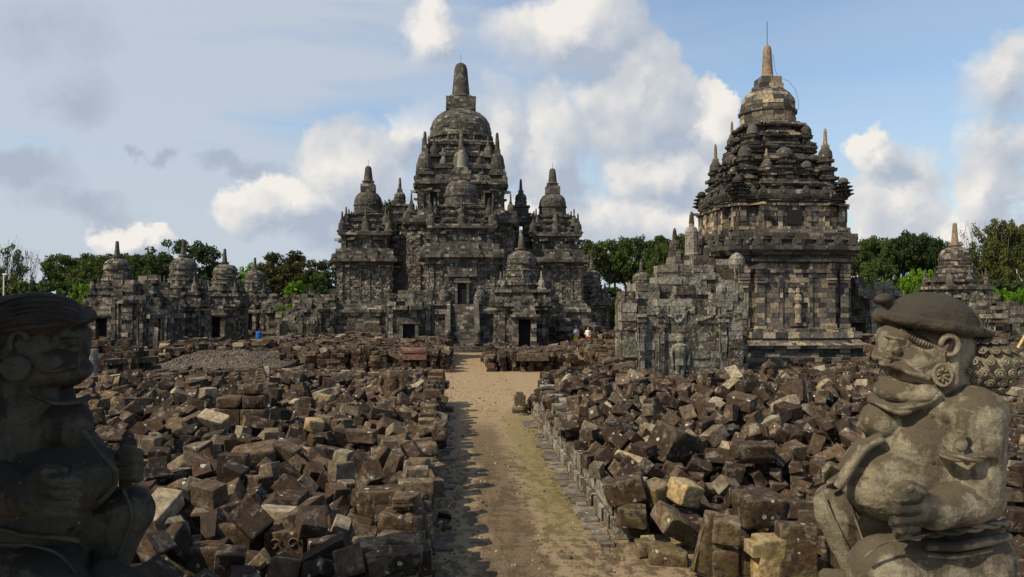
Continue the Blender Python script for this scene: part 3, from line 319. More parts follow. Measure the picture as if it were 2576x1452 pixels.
46,38,28,-262,1824,120,6,9,75,63,33,26,-138,1799,129,27,17,-69,31,27,20,-1006,1945,128,12,116,50,55,33,36,-926,1916,139,110,-105,-3,42,37,33,-769,1933,139,-65,-155,8,40,32,22,-727,1952,139,-66,-13,45,54,34,25,-603,1951,132,-96,-53,-30,36,30,27,-538,1954,110,-161,-75,-24,53,42,34,-326,1948,99,90,34,6,39,28,23,-237,1948,90,-11,-86,34,
40,27,19,-996,2027,129,13,28,28,61,46,26,-792,2045,155,-111,-42,-23,52,33,27,-685,2019,124,80,11,6,49,44,33,-629,2065,134,-42,40,-112,42,35,37,-543,2039,117,8,-101,-40,38,31,23,-431,2030,108,63,-28,38,56,44,35,-340,2026,123,83,-38,-12,51,37,31,-226,2018,100,92,10,8,60,41,36,-144,2017,110,41,-23,-19,33,32,19,-1156,2078,126,-44,88,47,
86,44,35,-1013,2109,153,80,-16,-40,39,28,22,-890,2119,146,23,38,139,58,33,32,-731,2136,126,26,-14,14,92,46,38,-661,2150,155,-52,22,-21,88,36,30,-526,2115,154,168,-18,-14,60,44,28,-434,2111,116,-45,77,-137,64,45,36,-180,2148,132,138,32,-19,42,41,36,-113,2157,92,20,21,-81,82,44,32,-1339,2182,85,-119,133,-7,59,41,36,-1062,2232,159,109,77,41,
50,37,32,-918,2205,152,114,-54,-34,32,26,20,-702,2223,109,-178,-8,-1,40,34,38,-605,2244,138,106,-86,72,57,33,31,-324,2221,131,0,0,41,54,40,28,-233,2245,118,-93,119,18,31,30,19,-110,2216,94,-60,-30,45,61,44,33,-1328,2399,123,58,105,-111,39,31,19,-1035,2317,132,83,-61,78,60,44,31,-915,2377,149,-34,-11,30,61,39,27,-805,2333,156,22,-1,-26,
53,43,37,-465,2412,132,18,9,150,73,35,29,-507,2323,143,-5,10,110,37,32,25,-416,2353,113,45,-25,14,49,34,26,-333,2343,127,-22,23,69,91,34,33,-214,2326,140,-8,12,22,54,43,30,-119,2286,98,32,-86,108,39,32,24,-1356,2376,100,19,114,130,63,40,32,-1051,2458,134,10,159,-61,54,35,31,-806,2441,158,-10,5,105,53,37,33,-702,2418,131,71,-37,87,
39,34,27,-626,2448,126,-14,59,37,50,39,28,-548,2418,130,-9,-35,-18,57,41,29,-437,2456,124,-31,-156,20,90,43,33,-216,2432,136,80,75,97,61,33,27,-142,2416,130,42,61,154,56,35,37,-1296,2535,138,-84,-3,14,43,46,26,-1003,2509,160,-7,-15,-62,62,46,27,-919,2482,141,123,32,77,45,44,26,-807,2510,118,1,-9,65,34,27,18,-691,2504,118,-157,-82,7,
60,42,36,-582,2520,125,-22,-20,-124,43,42,36,-515,2525,102,22,142,64,39,28,24,-418,2553,124,31,102,67,59,44,32,-303,2538,132,98,-103,-41,46,42,25,-244,2519,115,23,-138,17,52,42,30,-151,2497,124,-13,-171,5,41,46,37,-1402,2635,96,-96,-23,14,52,44,29,-1195,2617,134,42,3,13,55,33,32,-1110,2591,144,117,70,-4,58,37,35,-1022,2615,163,-89,-84,35,
60,44,37,-877,2593,133,151,42,25,54,36,26,-826,2613,148,38,-117,47,41,37,26,-701,2657,120,-33,22,115,47,38,26,-625,2618,149,-9,6,-28,58,35,36,-504,2575,129,73,4,-17,50,37,33,-392,2644,132,60,-13,67,91,36,32,-336,2640,110,157,73,-37,44,32,31,-199,2572,122,115,71,-21,39,27,27,-127,2596,100,83,-143,28,41,35,35,-1255,2699,143,-64,165,2,
42,41,32,-1108,2702,152,71,-34,-98,62,43,29,-1022,2677,157,-50,-26,-66,51,41,36,-866,2729,162,82,46,44,62,35,32,-808,2709,121,14,-11,88,57,36,28,-700,2672,144,150,-4,20,64,37,34,-632,2736,146,-18,-84,-10,62,33,29,-525,2728,131,3,2,122,34,34,22,-364,2766,110,13,-27,-62,42,41,25,-239,2685,107,-13,-107,-8,41,44,37,-115,2693,111,-154,-16,40,
64,44,35,-1512,2823,134,3,-2,69,56,44,30,-1422,2747,135,119,-36,30,40,34,31,-1293,2778,155,135,-7,28,40,35,29,-1210,2803,138,1,2,77,45,37,34,-1122,2808,145,107,-52,0,53,42,30,-955,2820,141,18,-26,94,41,46,37,-802,2825,134,51,27,24,43,41,33,-743,2808,141,51,14,4,31,28,22,-595,2776,132,-96,3,80,44,46,29,-462,2801,123,-13,-16,67,
79,44,36,-339,2808,122,-98,-8,86,62,33,30,-240,2826,111,90,6,12,42,45,30,-162,2797,114,-115,32,-116,44,41,32,-1613,2934,91,-123,126,3,61,45,33,-1375,2920,167,-4,169,54,48,35,32,-1305,2895,151,47,-40,-22,51,37,26,-1198,2893,139,15,-58,35,38,31,20,-1075,2904,131,47,85,31,30,29,28,-973,2900,154,74,54,50,62,43,27,-902,2949,134,-34,-1,38,
60,42,31,-814,2925,142,16,-13,-69,44,36,27,-717,2923,143,-26,-35,11,48,43,38,-588,2916,125,-29,8,2,57,41,31,-419,2922,103,26,-50,2,55,42,33,-249,2921,114,-47,127,70,85,40,34,-90,2908,148,-70,68,-68,56,33,25,-1759,3013,81,-136,117,-4,48,45,29,-1375,2983,156,157,-60,-61,83,45,32,-1261,2976,169,-119,-1,-98,64,45,27,-1098,2967,166,-13,30,-80,
93,36,31,-990,2986,163,86,38,46,40,33,23,-887,3016,138,20,66,-137,52,37,30,-811,3043,133,-38,-10,-63,44,42,34,-713,3032,144,-5,-7,90,42,36,33,-623,3001,123,87,-40,-39,51,34,26,-461,2997,121,-112,-116,-28,55,39,34,-336,2993,112,36,-33,93,31,31,24,-208,3009,133,10,12,47,55,44,31,-1602,3048,128,101,-74,-43,28,30,26,-1387,3122,154,-31,4,81,
79,38,33,-1287,3127,169,-14,22,4,59,45,28,-780,3070,124,36,-39,-56,36,31,24,-692,3090,138,8,12,62,50,45,34,-603,3120,127,-61,-50,34,41,38,32,-479,3098,128,19,-17,87,46,32,35,-422,3099,109,137,10,54,64,45,31,-230,3074,129,19,-22,28,43,39,36,-1841,3139,83,60,-87,-80,78,40,31,-1481,3221,134,52,120,18,64,46,27,-1308,3200,149,20,-28,35,
85,38,36,-1189,3201,146,16,3,105,80,45,29,-1026,3178,158,29,0,12,29,24,19,-911,3163,130,-120,-7,-120,46,40,33,-619,3191,144,59,-7,-35,48,43,33,-530,3208,138,18,35,-78,35,32,21,-437,3213,98,5,-98,7,60,42,33,-331,3211,133,-33,-25,-14,49,45,26,-230,3238,118,-89,74,-18,30,32,21,-1608,3300,127,-1,7,171,47,33,30,-1487,3276,149,31,-32,67,
63,44,29,-1305,3289,140,53,-2,16,56,43,25,-1205,3325,156,-5,5,86,51,46,29,-1009,3295,144,8,-23,-16,32,30,18,-894,3298,134,86,-2,-26,58,38,35,-767,3264,140,43,-116,-77,32,25,22,-428,3283,104,2,-9,-8,47,36,33,-235,3319,128,58,12,-51,64,46,30,-147,3268,121,-12,138,34,60,37,34,-1684,3403,151,71,-25,1,59,44,36,-1484,3374,167,17,-3,11,
43,44,27,-1299,3372,153,-168,-31,-2,54,42,29,-1108,3429,144,-21,-23,-7,56,36,26,-900,3374,139,13,-42,118,61,40,26,-797,3342,130,91,58,62,74,44,34,-729,3418,139,72,6,-8,39,31,22,-605,3399,129,50,-39,10,51,33,31,-425,3395,115,39,5,-141,55,33,31,-201,3419,124,-36,1,61,50,36,27,-145,3410,122,10,-42,-17,60,41,30,-1476,3506,146,-12,-34,-10,
27,33,28,-1341,3525,139,59,78,79,43,41,38,-1227,3531,149,-63,55,-39,57,40,32,-1073,3512,149,2,7,90,52,34,36,-995,3496,136,55,-80,49,89,45,37,-778,3537,131,37,37,75,55,34,38,-627,3511,117,-48,-57,58,77,38,36,-436,3509,119,25,-43,82,56,39,28,-451,996,114,50,-166,21,42,36,28,-333,1011,105,77,-95,62,40,29,21,-241,996,103,-34,72,-48,
59,34,28,-160,1014,106,19,-50,-58,35,30,26,-624,1099,83,-85,-61,-76,49,41,30,-323,1121,112,87,-69,61,50,43,34,-386,1016,130,20,33,-11,61,34,30,-622,1183,127,29,87,-36,58,44,26,-321,1227,146,-124,40,36,48,44,33,-222,1216,143,-151,-28,14,43,40,26,-802,1323,72,-15,175,10,35,33,26,-432,1221,142,-65,38,84,75,43,26,-285,1361,138,-1,3,-95,
47,38,34,-116,1314,113,-105,-24,97,34,31,20,-467,1415,112,-65,81,94,58,34,33,-880,1398,79,81,41,58,62,33,35,-727,1462,135,101,-29,-54,43,46,27,-562,1521,132,-27,-112,110,60,32,31,-699,1618,153,-24,165,-49,41,35,31,-520,1618,138,49,-15,12,30,24,25,-915,1586,79,-84,-1,-1,52,40,32,-418,1725,131,-94,-9,-38,48,36,35,-163,1732,133,-70,-58,4,
26,29,25,-807,1798,144,22,42,18,38,34,19,-520,1812,151,-51,-80,-58,59,45,29,-390,1794,143,11,21,-13,41,33,36,-176,1789,124,77,87,89,61,36,31,-1025,1898,117,83,-24,1,38,28,23,-639,1882,125,116,-49,-66,55,32,31,-312,1910,100,75,41,-21,30,28,27,-223,1916,92,55,-38,99,87,38,36,-969,1989,162,15,109,126,41,38,34,-806,2007,152,52,24,-31,
56,45,35,-612,1995,130,100,-14,9,46,33,25,-516,1987,116,115,-44,88,37,28,26,-358,1991,128,5,7,47,82,45,32,-241,2007,135,2,2,-4,36,27,27,-997,2053,152,69,13,-97,52,38,35,-721,2067,143,53,-112,101,58,33,37,-1027,2209,146,-28,-35,52,62,39,36,-732,2182,150,97,17,46,48,37,34,-499,2196,123,23,68,-107,74,38,29,-1055,2277,160,96,-16,-10,
51,37,31,-535,2303,142,-79,-69,107,51,38,26,-330,2274,129,126,4,-7,56,38,34,-324,2372,144,149,23,-13,62,38,28,-215,2365,134,85,20,5,63,34,36,-52,2335,125,135,16,-14,48,43,26,-1393,2398,101,2,8,-103,47,39,32,-1108,2461,165,82,42,41,34,25,28,-598,2460,129,-69,1,-99,53,39,29,-316,2447,123,138,40,-37,58,33,27,-708,2591,117,-12,13,62,
49,36,30,-652,2553,121,3,55,-171,27,33,25,-444,2577,113,122,-43,12,88,35,37,-1349,2668,142,-40,-15,35,77,41,34,-924,2663,141,131,38,-11,33,30,24,-586,2676,128,8,8,-132,44,36,26,-502,2651,134,126,109,-3,50,36,29,-429,2707,115,-70,-27,-11,48,40,31,-347,2715,106,-60,-30,87,63,45,27,-179,2658,133,-82,-90,10,60,35,26,-1494,2645,97,113,-19,112,
44,33,35,-893,2781,135,99,-13,-34,33,33,23,-806,2768,132,47,39,22,42,36,34,-724,2755,135,1,116,-85,57,41,29,-484,2818,145,40,157,5,69,39,36,-123,2728,128,108,32,-14,53,36,35,-831,2872,157,165,2,3,62,39,26,-595,2861,128,63,23,-55,50,46,28,-1519,3004,151,-2,-48,-115,46,46,35,-1322,2953,148,8,-141,87,54,43,32,-1171,2970,155,60,47,2,
51,33,36,-959,2948,151,-95,37,-47,50,40,36,-135,2971,121,-6,-22,39,57,43,33,-615,3069,131,65,-30,2,56,40,33,-323,3054,125,13,43,12,44,35,28,-1816,3032,83,-29,108,-114,53,42,30,-1611,3159,138,124,114,48,52,38,29,-1409,3173,164,-79,-117,16,59,41,30,-1308,3175,169,24,-23,14,63,34,35,-1207,3078,150,67,-40,-8,62,34,33,-1012,3057,168,-165,-47,2,
47,46,38,-632,3151,162,115,-10,99,78,38,31,-389,3156,114,8,23,7,40,27,20,-1234,3261,132,-54,26,-103,47,43,29,-1102,3268,149,46,-12,26,62,34,35,-935,3263,140,-37,-27,103,50,40,37,-549,3251,159,-166,-22,10,64,36,35,-489,3296,133,75,110,-5,60,39,32,-324,3262,126,91,8,13,38,31,18,-219,3263,116,106,101,94,53,35,30,-1720,3326,126,91,4,155,
57,40,32,-1353,3356,165,6,43,16,40,37,31,-418,3360,134,30,-35,89,56,37,30,-228,3375,125,-17,-32,-18,38,31,21,-127,3344,121,-4,-77,69,64,41,30,-1761,3441,126,51,25,165,37,32,27,-1675,3450,134,-1,6,31,29,29,26,-1203,3456,138,6,5,58,53,46,37,-789,3464,132,146,-14,57]
# settled stones of the right heap: size, place (cm) and turn (degrees)
SIM_R=[30,29,22,392,1475,12,0,0,8,32,34,22,489,1467,11,0,0,-1,64,46,27,588,1474,14,0,0,99,31,30,24,689,1457,16,-75,60,-60,59,41,37,778,1478,19,0,0,7,57,39,33,874,1475,20,89,12,12,57,37,37,971,1468,19,0,0,18,33,29,23,437,1574,15,-123,-126,-7,47,45,30,490,1554,27,-125,8,-127,31,34,25,586,1553,20,58,82,-49,
47,44,28,682,1556,19,7,0,21,36,29,22,776,1566,17,9,-1,15,70,43,37,871,1559,25,9,-1,30,32,30,23,980,1566,18,10,0,4,40,31,19,1071,1567,22,71,72,84,55,43,35,426,1660,41,76,72,-63,48,40,26,489,1661,29,-103,139,8,30,26,22,587,1673,34,-131,-113,-13,49,34,25,672,1668,33,9,-4,60,41,32,35,776,1665,37,98,10,14,
59,40,35,870,1640,49,-102,-22,-109,47,45,31,981,1606,30,-169,11,1,59,34,34,1073,1652,39,9,-8,94,85,34,27,407,1761,67,-12,46,-28,50,42,30,572,1736,60,-70,-47,-94,51,38,36,674,1742,53,-79,11,-6,41,46,29,776,1745,49,12,-2,-6,36,24,28,865,1764,55,103,-6,-2,50,46,38,969,1768,66,10,-1,6,61,45,35,1076,1753,64,96,-18,-25,
53,34,32,1172,1754,55,8,1,-15,50,32,34,405,1860,74,31,35,80,59,34,32,576,1858,69,96,5,15,61,32,27,779,1839,72,102,4,11,32,26,25,976,1864,72,5,2,24,63,45,29,1065,1841,76,96,13,11,58,44,30,1159,1845,73,93,30,32,58,40,26,404,1960,70,3,42,7,57,42,35,403,2054,77,0,36,0,31,25,27,1352,2063,100,-2,-1,112,
63,43,32,401,2162,78,0,22,0,61,40,37,1561,2348,111,2,1,-41,61,34,26,546,2512,104,10,-107,-62,48,45,32,383,2736,81,0,0,27,49,33,35,1928,3024,111,105,-34,109,30,30,22,335,3122,11,-127,-127,0,50,35,32,2053,3099,101,175,31,5,48,39,26,351,3222,23,-3,-26,-13,47,44,37,384,1531,23,-90,0,-1,64,34,36,486,1497,39,-5,5,87,
57,35,35,587,1520,40,-34,0,18,49,33,29,680,1502,16,2,0,-10,57,38,27,785,1532,29,-120,95,38,53,41,35,866,1498,57,-1,1,102,94,41,31,965,1502,45,-37,15,77,39,33,27,424,1625,28,-83,51,83,43,39,33,477,1606,25,7,-1,-14,59,36,26,565,1580,29,147,27,13,71,36,37,686,1602,46,-58,67,68,27,28,26,765,1596,23,7,-6,72,
48,43,33,845,1608,38,-37,-78,-51,75,45,36,962,1565,53,-155,-2,-3,40,25,24,1075,1601,24,10,0,6,87,44,36,415,1709,70,-86,58,29,85,45,27,488,1682,59,-114,-134,-12,45,37,30,579,1702,48,-74,4,-8,48,36,26,678,1711,46,-79,10,-7,50,44,26,717,1700,47,-63,-70,58,92,41,28,908,1658,56,76,137,28,50,33,35,975,1682,46,12,0,-2,
59,33,30,1073,1708,48,11,3,-8,37,28,25,412,1816,43,23,-120,-129,70,41,32,498,1784,52,9,-3,-25,43,43,35,566,1800,61,-158,62,-2,61,43,26,676,1786,63,100,10,11,81,44,34,790,1787,72,-37,2,-9,38,24,22,877,1809,72,3,87,15,45,34,35,1084,1807,72,-36,82,48,51,46,29,1184,1792,76,-21,30,39,31,33,26,411,1919,53,-18,77,18,
50,44,33,484,1888,72,-26,7,-40,43,43,31,582,1898,74,-171,-17,-9,64,32,36,704,1878,78,12,0,-25,33,28,26,776,1871,75,5,-13,106,51,40,36,885,1915,90,-83,15,-8,38,24,28,1149,1895,72,8,3,-21,63,45,32,1274,1873,67,7,3,-5,49,42,34,421,2000,70,69,-79,82,57,41,26,679,2115,123,-41,13,43,61,45,34,1148,2081,141,0,1,83,
53,40,25,406,2217,78,-92,45,12,88,44,28,1354,2270,123,66,61,67,57,39,33,1493,2270,117,78,67,-69,47,33,28,1579,2388,116,58,73,-58,52,37,34,378,2477,83,-88,19,-19,42,35,28,366,2783,79,180,1,0,55,37,35,1274,2875,130,-23,0,-61,32,30,25,346,3074,22,-88,37,57,37,31,27,340,3152,27,-34,26,71,53,44,32,351,3300,26,-2,-24,-9,
27,31,19,461,1619,52,8,1,-56,89,44,36,519,1609,55,27,32,20,47,34,34,633,1580,25,76,65,75,58,35,31,747,1626,47,30,86,51,46,33,36,820,1639,41,-73,55,80,54,37,26,1142,1643,37,24,106,126,41,44,32,444,1752,70,8,47,18,44,35,28,627,1743,58,89,70,-81,50,44,26,725,1752,67,-8,53,9,53,38,29,820,1717,57,-46,-73,-63,
54,44,25,914,1735,51,9,-9,69,60,41,31,1016,1732,60,73,71,85,41,40,30,1166,1674,50,153,-56,62,52,46,28,448,1824,67,-17,79,46,52,45,30,510,1835,58,-3,-11,136,55,44,31,622,1814,63,-164,-49,-1,42,35,36,723,1817,66,11,-7,50,62,38,34,828,1829,91,-92,-64,94,43,34,35,1010,1835,77,100,-55,89,49,44,26,1119,1821,71,65,79,87,
51,35,27,1216,1830,62,-155,82,7,57,37,31,432,1947,83,30,34,78,47,32,33,617,1953,85,-66,63,-53,63,44,34,709,1926,102,127,84,39,53,46,36,823,1904,97,20,90,-7,27,27,24,929,1891,76,8,-2,93,42,41,35,1028,1927,103,27,-1,-27,62,35,34,1116,1911,93,32,88,-10,53,39,32,1357,1905,70,-37,174,18,41,44,34,442,2030,111,-47,65,41,
56,37,27,826,2054,113,-26,64,-73,47,34,31,1381,1973,87,-113,123,18,69,42,27,435,2149,101,15,5,76,49,44,35,999,2112,127,0,-9,97,36,30,20,1419,2117,103,63,69,70,48,40,27,445,2233,102,6,14,22,40,46,33,426,2329,99,-7,29,-26,75,36,36,1220,2324,118,60,-12,166,59,46,33,1698,2397,111,36,175,4,50,45,33,1127,2500,117,99,114,63,
88,44,37,486,2626,115,11,34,20,95,42,35,575,2763,131,54,-7,20,68,38,32,1718,2718,116,-105,37,105,59,32,28,1823,2641,100,-80,-55,60,50,36,36,434,3015,99,-24,47,53,62,42,38,2016,3046,106,-2,-3,-108,42,42,36,371,3082,44,-94,-103,58,50,43,25,1993,3095,106,-36,107,-108,43,34,36,359,3180,46,144,3,-24,28,25,24,459,1650,74,-61,-20,168,
57,35,36,555,1666,52,7,-38,-11,75,36,37,623,1621,53,109,-106,33,33,32,24,785,1621,26,-141,-102,-9,60,43,31,823,1678,55,-166,-22,51,61,35,36,977,1646,40,11,1,-6,59,39,34,1038,1656,70,13,-15,-9,57,32,30,350,1807,81,-57,86,-86,58,44,30,473,1761,89,116,-96,-43,50,44,37,661,1726,92,0,20,-102,29,26,22,770,1740,77,-150,35,-4,
37,32,24,860,1723,50,101,5,12,58,40,31,955,1715,67,12,41,3,27,32,23,1051,1690,77,-104,-106,-6,38,25,19,1121,1760,53,-68,-61,54,88,35,27,450,1871,92,145,-61,-29,49,33,27,561,1850,97,-124,118,2,54,42,32,773,1810,104,142,-1,-22,54,45,35,865,1849,114,8,-9,99,54,41,31,922,1807,94,126,-19,16,36,29,27,1125,1876,70,-82,21,-17,
31,30,26,1294,1847,92,-164,-55,0,79,39,30,337,1967,84,-73,-74,68,36,31,24,467,1945,97,8,-46,1,51,32,26,554,1941,94,95,-84,10,64,39,34,638,1938,116,-90,-148,-15,35,30,25,749,1900,92,-54,52,-116,76,41,29,852,1983,111,-1,-26,-27,63,44,35,962,1945,123,95,-4,-9,70,35,34,1046,1962,120,21,7,-16,56,44,26,1131,1952,94,11,-27,-32,
49,41,35,1254,1921,99,87,53,61,28,26,26,333,2061,89,124,124,-8,32,31,19,431,2091,87,-10,-13,71,58,36,35,536,2076,112,82,-32,58,76,43,31,648,2036,124,32,106,-84,58,44,36,778,2082,128,-96,22,-24,79,34,35,886,2061,139,88,-6,24,63,45,30,1165,2009,135,44,-60,135,43,44,27,1212,2050,109,126,-96,-22,28,34,19,337,2168,74,48,0,-173,
50,45,29,477,2191,120,53,63,80,63,34,27,551,2205,117,-18,101,82,60,42,36,727,2163,120,-5,-8,8,60,41,32,862,2161,119,74,55,64,48,35,30,1034,2130,135,64,69,80,48,41,26,1345,2161,127,-10,1,88,55,34,28,456,2282,103,-71,80,34,41,40,31,952,2218,136,11,-32,8,71,44,27,1163,2239,133,-13,-1,-173,31,24,27,342,2348,80,-8,-90,-8,
62,45,33,646,2373,142,90,-1,11,54,36,26,1058,2381,122,-58,14,45,60,32,38,1570,2346,148,2,0,5,52,33,33,342,2542,83,-12,-13,85,57,44,33,663,2551,140,3,-4,-6,49,33,32,354,2630,81,86,33,33,46,44,25,547,2651,131,-1,-14,8,28,30,26,647,2642,122,-16,-91,-13,51,39,29,1160,2624,133,49,80,20,41,46,28,342,2725,113,61,43,86,
61,35,34,479,2793,119,10,100,-138,50,41,36,617,2724,132,93,10,31,49,45,38,1226,2749,121,-23,-44,-2,57,43,36,681,2833,143,-3,9,-8,31,33,22,333,2942,81,74,-74,-66,56,43,36,467,2950,107,-35,18,-12,63,38,26,655,2931,149,4,5,-41,58,46,32,831,2960,166,26,86,53,50,36,38,1936,2918,105,23,110,117,40,44,28,441,3055,106,-32,47,38,
59,37,36,1344,3029,145,0,-2,36,42,44,29,1894,3052,131,33,-57,-68,73,41,34,1735,3137,132,41,-10,-55,53,35,26,2127,3043,100,2,0,162,45,42,33,1436,3236,129,-69,75,-69,28,27,25,1918,3217,138,-179,5,0,45,35,26,2037,3244,128,-28,-9,24,55,38,29,409,1645,81,3,-4,61,61,41,33,518,1658,88,1,38,3,29,24,28,582,1628,27,98,-15,-15,
32,32,28,703,1641,41,33,30,-4,61,38,38,628,1679,66,-5,-74,-121,61,42,29,875,1627,98,-80,-16,12,29,29,24,992,1674,75,12,2,-18,42,32,29,1228,1612,29,10,2,-40,35,29,20,418,1772,101,75,-35,29,52,36,37,528,1743,87,-63,74,-77,55,43,37,587,1759,88,-43,-94,-146,73,39,33,738,1747,106,89,87,1,60,34,25,817,1727,99,-18,-3,55,
54,36,38,890,1747,85,5,-12,100,62,35,26,1032,1778,81,37,121,-6,41,33,37,1125,1687,57,116,80,25,29,28,19,1230,1718,42,10,0,-13,33,29,23,423,1850,97,-18,40,-47,29,24,20,524,1876,61,82,41,56,92,35,34,594,1848,123,-81,15,28,53,38,27,702,1851,111,-53,27,-28,28,29,27,816,1857,111,128,-43,-103,27,32,25,916,1859,77,72,74,76,
57,37,33,975,1813,103,48,17,100,89,37,32,1059,1871,117,27,-17,19,43,35,29,1250,1844,94,-139,-86,-12,26,31,24,407,1965,100,-3,42,-8,41,35,30,516,1954,108,126,31,-48,59,45,37,692,1944,134,-6,-31,18,42,45,34,786,1962,108,-55,59,31,62,38,37,912,1953,131,-53,87,-55,55,41,29,1002,1917,151,32,47,12,46,36,29,1220,1966,94,19,92,4,
59,42,26,1312,1928,81,100,28,31,28,27,21,359,2060,94,-127,-127,0,43,42,26,433,2084,111,12,-9,-102,83,38,30,563,2034,127,40,8,-7,29,34,22,915,2030,137,46,39,-8,46,44,27,992,2032,136,56,-89,79,80,43,38,1221,2032,143,-62,-146,22,29,34,28,1410,2072,103,-24,84,24,41,45,31,401,2198,114,-22,-151,-74,54,35,35,515,2149,100,91,50,-74,
45,37,37,593,2166,139,-4,-5,23,30,26,21,680,2139,132,134,37,-10,87,37,28,1071,2157,146,-8,46,1,60,35,30,1218,2161,118,42,82,-103,41,42,27,1415,2150,137,-27,82,21,40,28,26,365,2275,79,87,-25,-25,86,35,27,491,2263,124,96,81,54,85,46,32,616,2249,157,37,-111,51,93,46,29,771,2233,148,17,29,-107,49,42,36,997,2228,149,7,85,6,
93,37,36,1245,2246,148,-51,-38,96,62,40,26,1281,2264,133,-3,-45,-4,49,41,36,1394,2250,155,-3,-6,25,53,36,30,1487,2106,106,-11,178,-3,39,30,22,392,2356,112,1,29,4,44,43,33,595,2361,125,-1,-6,6,48,32,33,698,2339,133,94,-26,-39,44,32,35,1008,2281,139,96,-123,90,56,44,36,1211,2387,143,-104,5,95,86,34,36,370,2435,103,1,103,87,
43,39,26,484,2472,143,-30,51,93,39,34,26,615,2433,124,75,54,-38,60,39,29,773,2435,151,28,-39,163,62,33,37,885,2457,148,-45,12,-113,45,36,34,1031,2478,161,-13,-2,15,74,40,36,1123,2440,153,-154,-20,49,46,43,34,1602,2439,138,48,-76,17,64,45,36,484,2543,121,41,4,102,63,34,25,601,2558,134,-16,-4,-18,55,34,32,811,2516,136,-126,-65,53,
58,41,29,1103,2568,158,79,40,-2,48,40,35,1469,2589,156,-59,105,22,57,35,32,387,2660,94,11,-25,-51,32,33,27,508,2640,145,93,31,-25,47,42,28,700,2630,147,-3,-13,-38,45,33,28,1748,2653,134,176,-30,0,60,41,38,733,2744,145,14,111,-16,58,43,37,1174,2729,137,20,21,108,62,38,36,1680,2744,165,-2,-7,-13,56,33,36,1871,2699,96,-26,-173,9,
63,44,32,373,2877,87,-90,-8,8,45,34,36,498,2837,126,163,19,-24,55,37,28,723,2846,176,1,-8,13,59,32,29,814,2850,155,9,53,15,44,42,27,1244,2842,145,88,-24,70,50,38,32,1377,2816,166,3,0,2,70,40,30,1963,2811,92,-163,-54,-4,59,32,27,413,2932,116,17,23,71,63,44,35,584,2944,118,-36,-18,-2,60,39,38,901,2885,155,78,108,-25,
44,33,31,1294,2928,140,38,-102,-114,94,42,29,1570,2938,137,118,101,-38,60,38,32,375,3029,92,87,0,23,49,46,34,584,3037,141,83,2,13,58,39,34,1389,3060,153,-64,10,-70,59,46,29,1481,3014,144,46,-8,0,50,38,34,1797,3067,135,-48,61,-30,44,34,36,2016,2972,107,14,-121,-118,37,32,24,341,3120,47,139,7,18,55,40,35,1385,3127,140,53,-34,-72,
51,34,34,1475,3185,136,34,2,-10,87,42,29,1786,3157,132,54,73,-4,58,46,36,1996,3103,145,0,2,66,64,39,33,342,3244,53,-101,-73,81,58,35,35,480,3263,90,24,-20,140,92,43,38,1652,3257,144,-21,14,117,46,36,31,2141,3232,110,28,82,-36,48,34,38,376,1873,96,-101,-56,5,30,25,24,525,1801,83,76,-78,29,50,35,36,567,1891,111,-82,4,10,
38,25,26,693,1816,103,-146,34,62,59,40,31,785,1768,113,45,20,-48,56,44,28,940,1879,119,13,112,-19,95,36,36,1029,1833,129,6,-37,115,49,43,27,1212,1810,99,52,-10,-30,68,39,37,435,1982,124,-13,39,-29,62,46,25,524,1993,117,-89,15,37,43,40,33,562,1954,132,-52,-58,138,57,37,28,749,1991,133,-65,-18,23,48,43,35,826,1952,130,0,-49,65,
47,43,37,1040,1905,152,-74,-99,10,47,38,35,1099,1922,146,98,-40,-32,46,36,32,1301,1957,90,-30,-75,-50,48,35,28,379,2064,121,2,-4,-48,50,35,38,470,2053,130,12,-112,78,28,26,19,585,2076,129,-87,3,-14,48,41,32,783,2070,175,21,-84,33,58,35,33,847,2055,161,-90,-53,24,46,43,34,976,1991,124,-24,-54,74,43,37,35,1043,2027,141,1,127,-114,
60,43,28,1254,2051,169,-10,12,72,45,36,31,1293,2048,130,-58,-83,85,47,36,34,1384,2061,132,1,-3,-18,45,39,36,393,2151,119,11,-109,113,29,27,26,497,2137,137,0,-12,-6,62,35,31,574,2167,172,-6,-3,71,43,40,29,837,2133,151,-11,-26,174,44,34,28,942,2132,133,118,-5,-96,51,40,28,1135,2157,138,-76,63,-63,62,38,31,1379,2186,147,8,54,32,
60,37,33,353,2248,103,25,-15,-3,46,40,26,507,2260,151,2,31,-19,39,34,25,557,2240,139,25,-152,-26,70,41,27,626,2296,128,-66,4,-20,40,24,18,777,2193,154,-155,-27,-5,53,42,30,863,2252,162,9,-4,-47,70,43,30,926,2261,157,86,120,16,55,35,38,1074,2284,140,-26,7,81,61,38,32,1147,2298,127,102,95,-36,53,38,26,1285,2269,175,2,-11,-39,
51,33,36,1350,2290,161,-91,-20,11,42,44,31,416,2377,132,-16,18,6,62,36,31,472,2351,130,74,-24,61,62,46,36,552,2384,143,-71,-62,86,56,41,29,692,2341,173,12,22,-17,43,36,30,767,2311,155,75,-37,-90,42,34,32,1145,2332,143,-121,4,-33,55,41,31,1281,2368,144,18,14,-121,58,33,33,1351,2393,157,-22,4,99,59,46,25,1461,2347,153,133,-48,-7,
60,46,33,404,2454,146,-49,70,40,35,27,25,493,2493,159,36,-22,-15,44,38,35,614,2466,136,-84,11,37,46,40,31,707,2486,161,-33,3,-8,54,37,31,910,2455,176,76,30,-27,95,36,36,1005,2483,194,75,19,20,90,39,30,1149,2412,186,2,-51,51,61,40,37,1195,2490,161,-88,91,78,58,38,29,1283,2434,127,57,28,18,62,42,33,1348,2453,139,-22,-8,31,
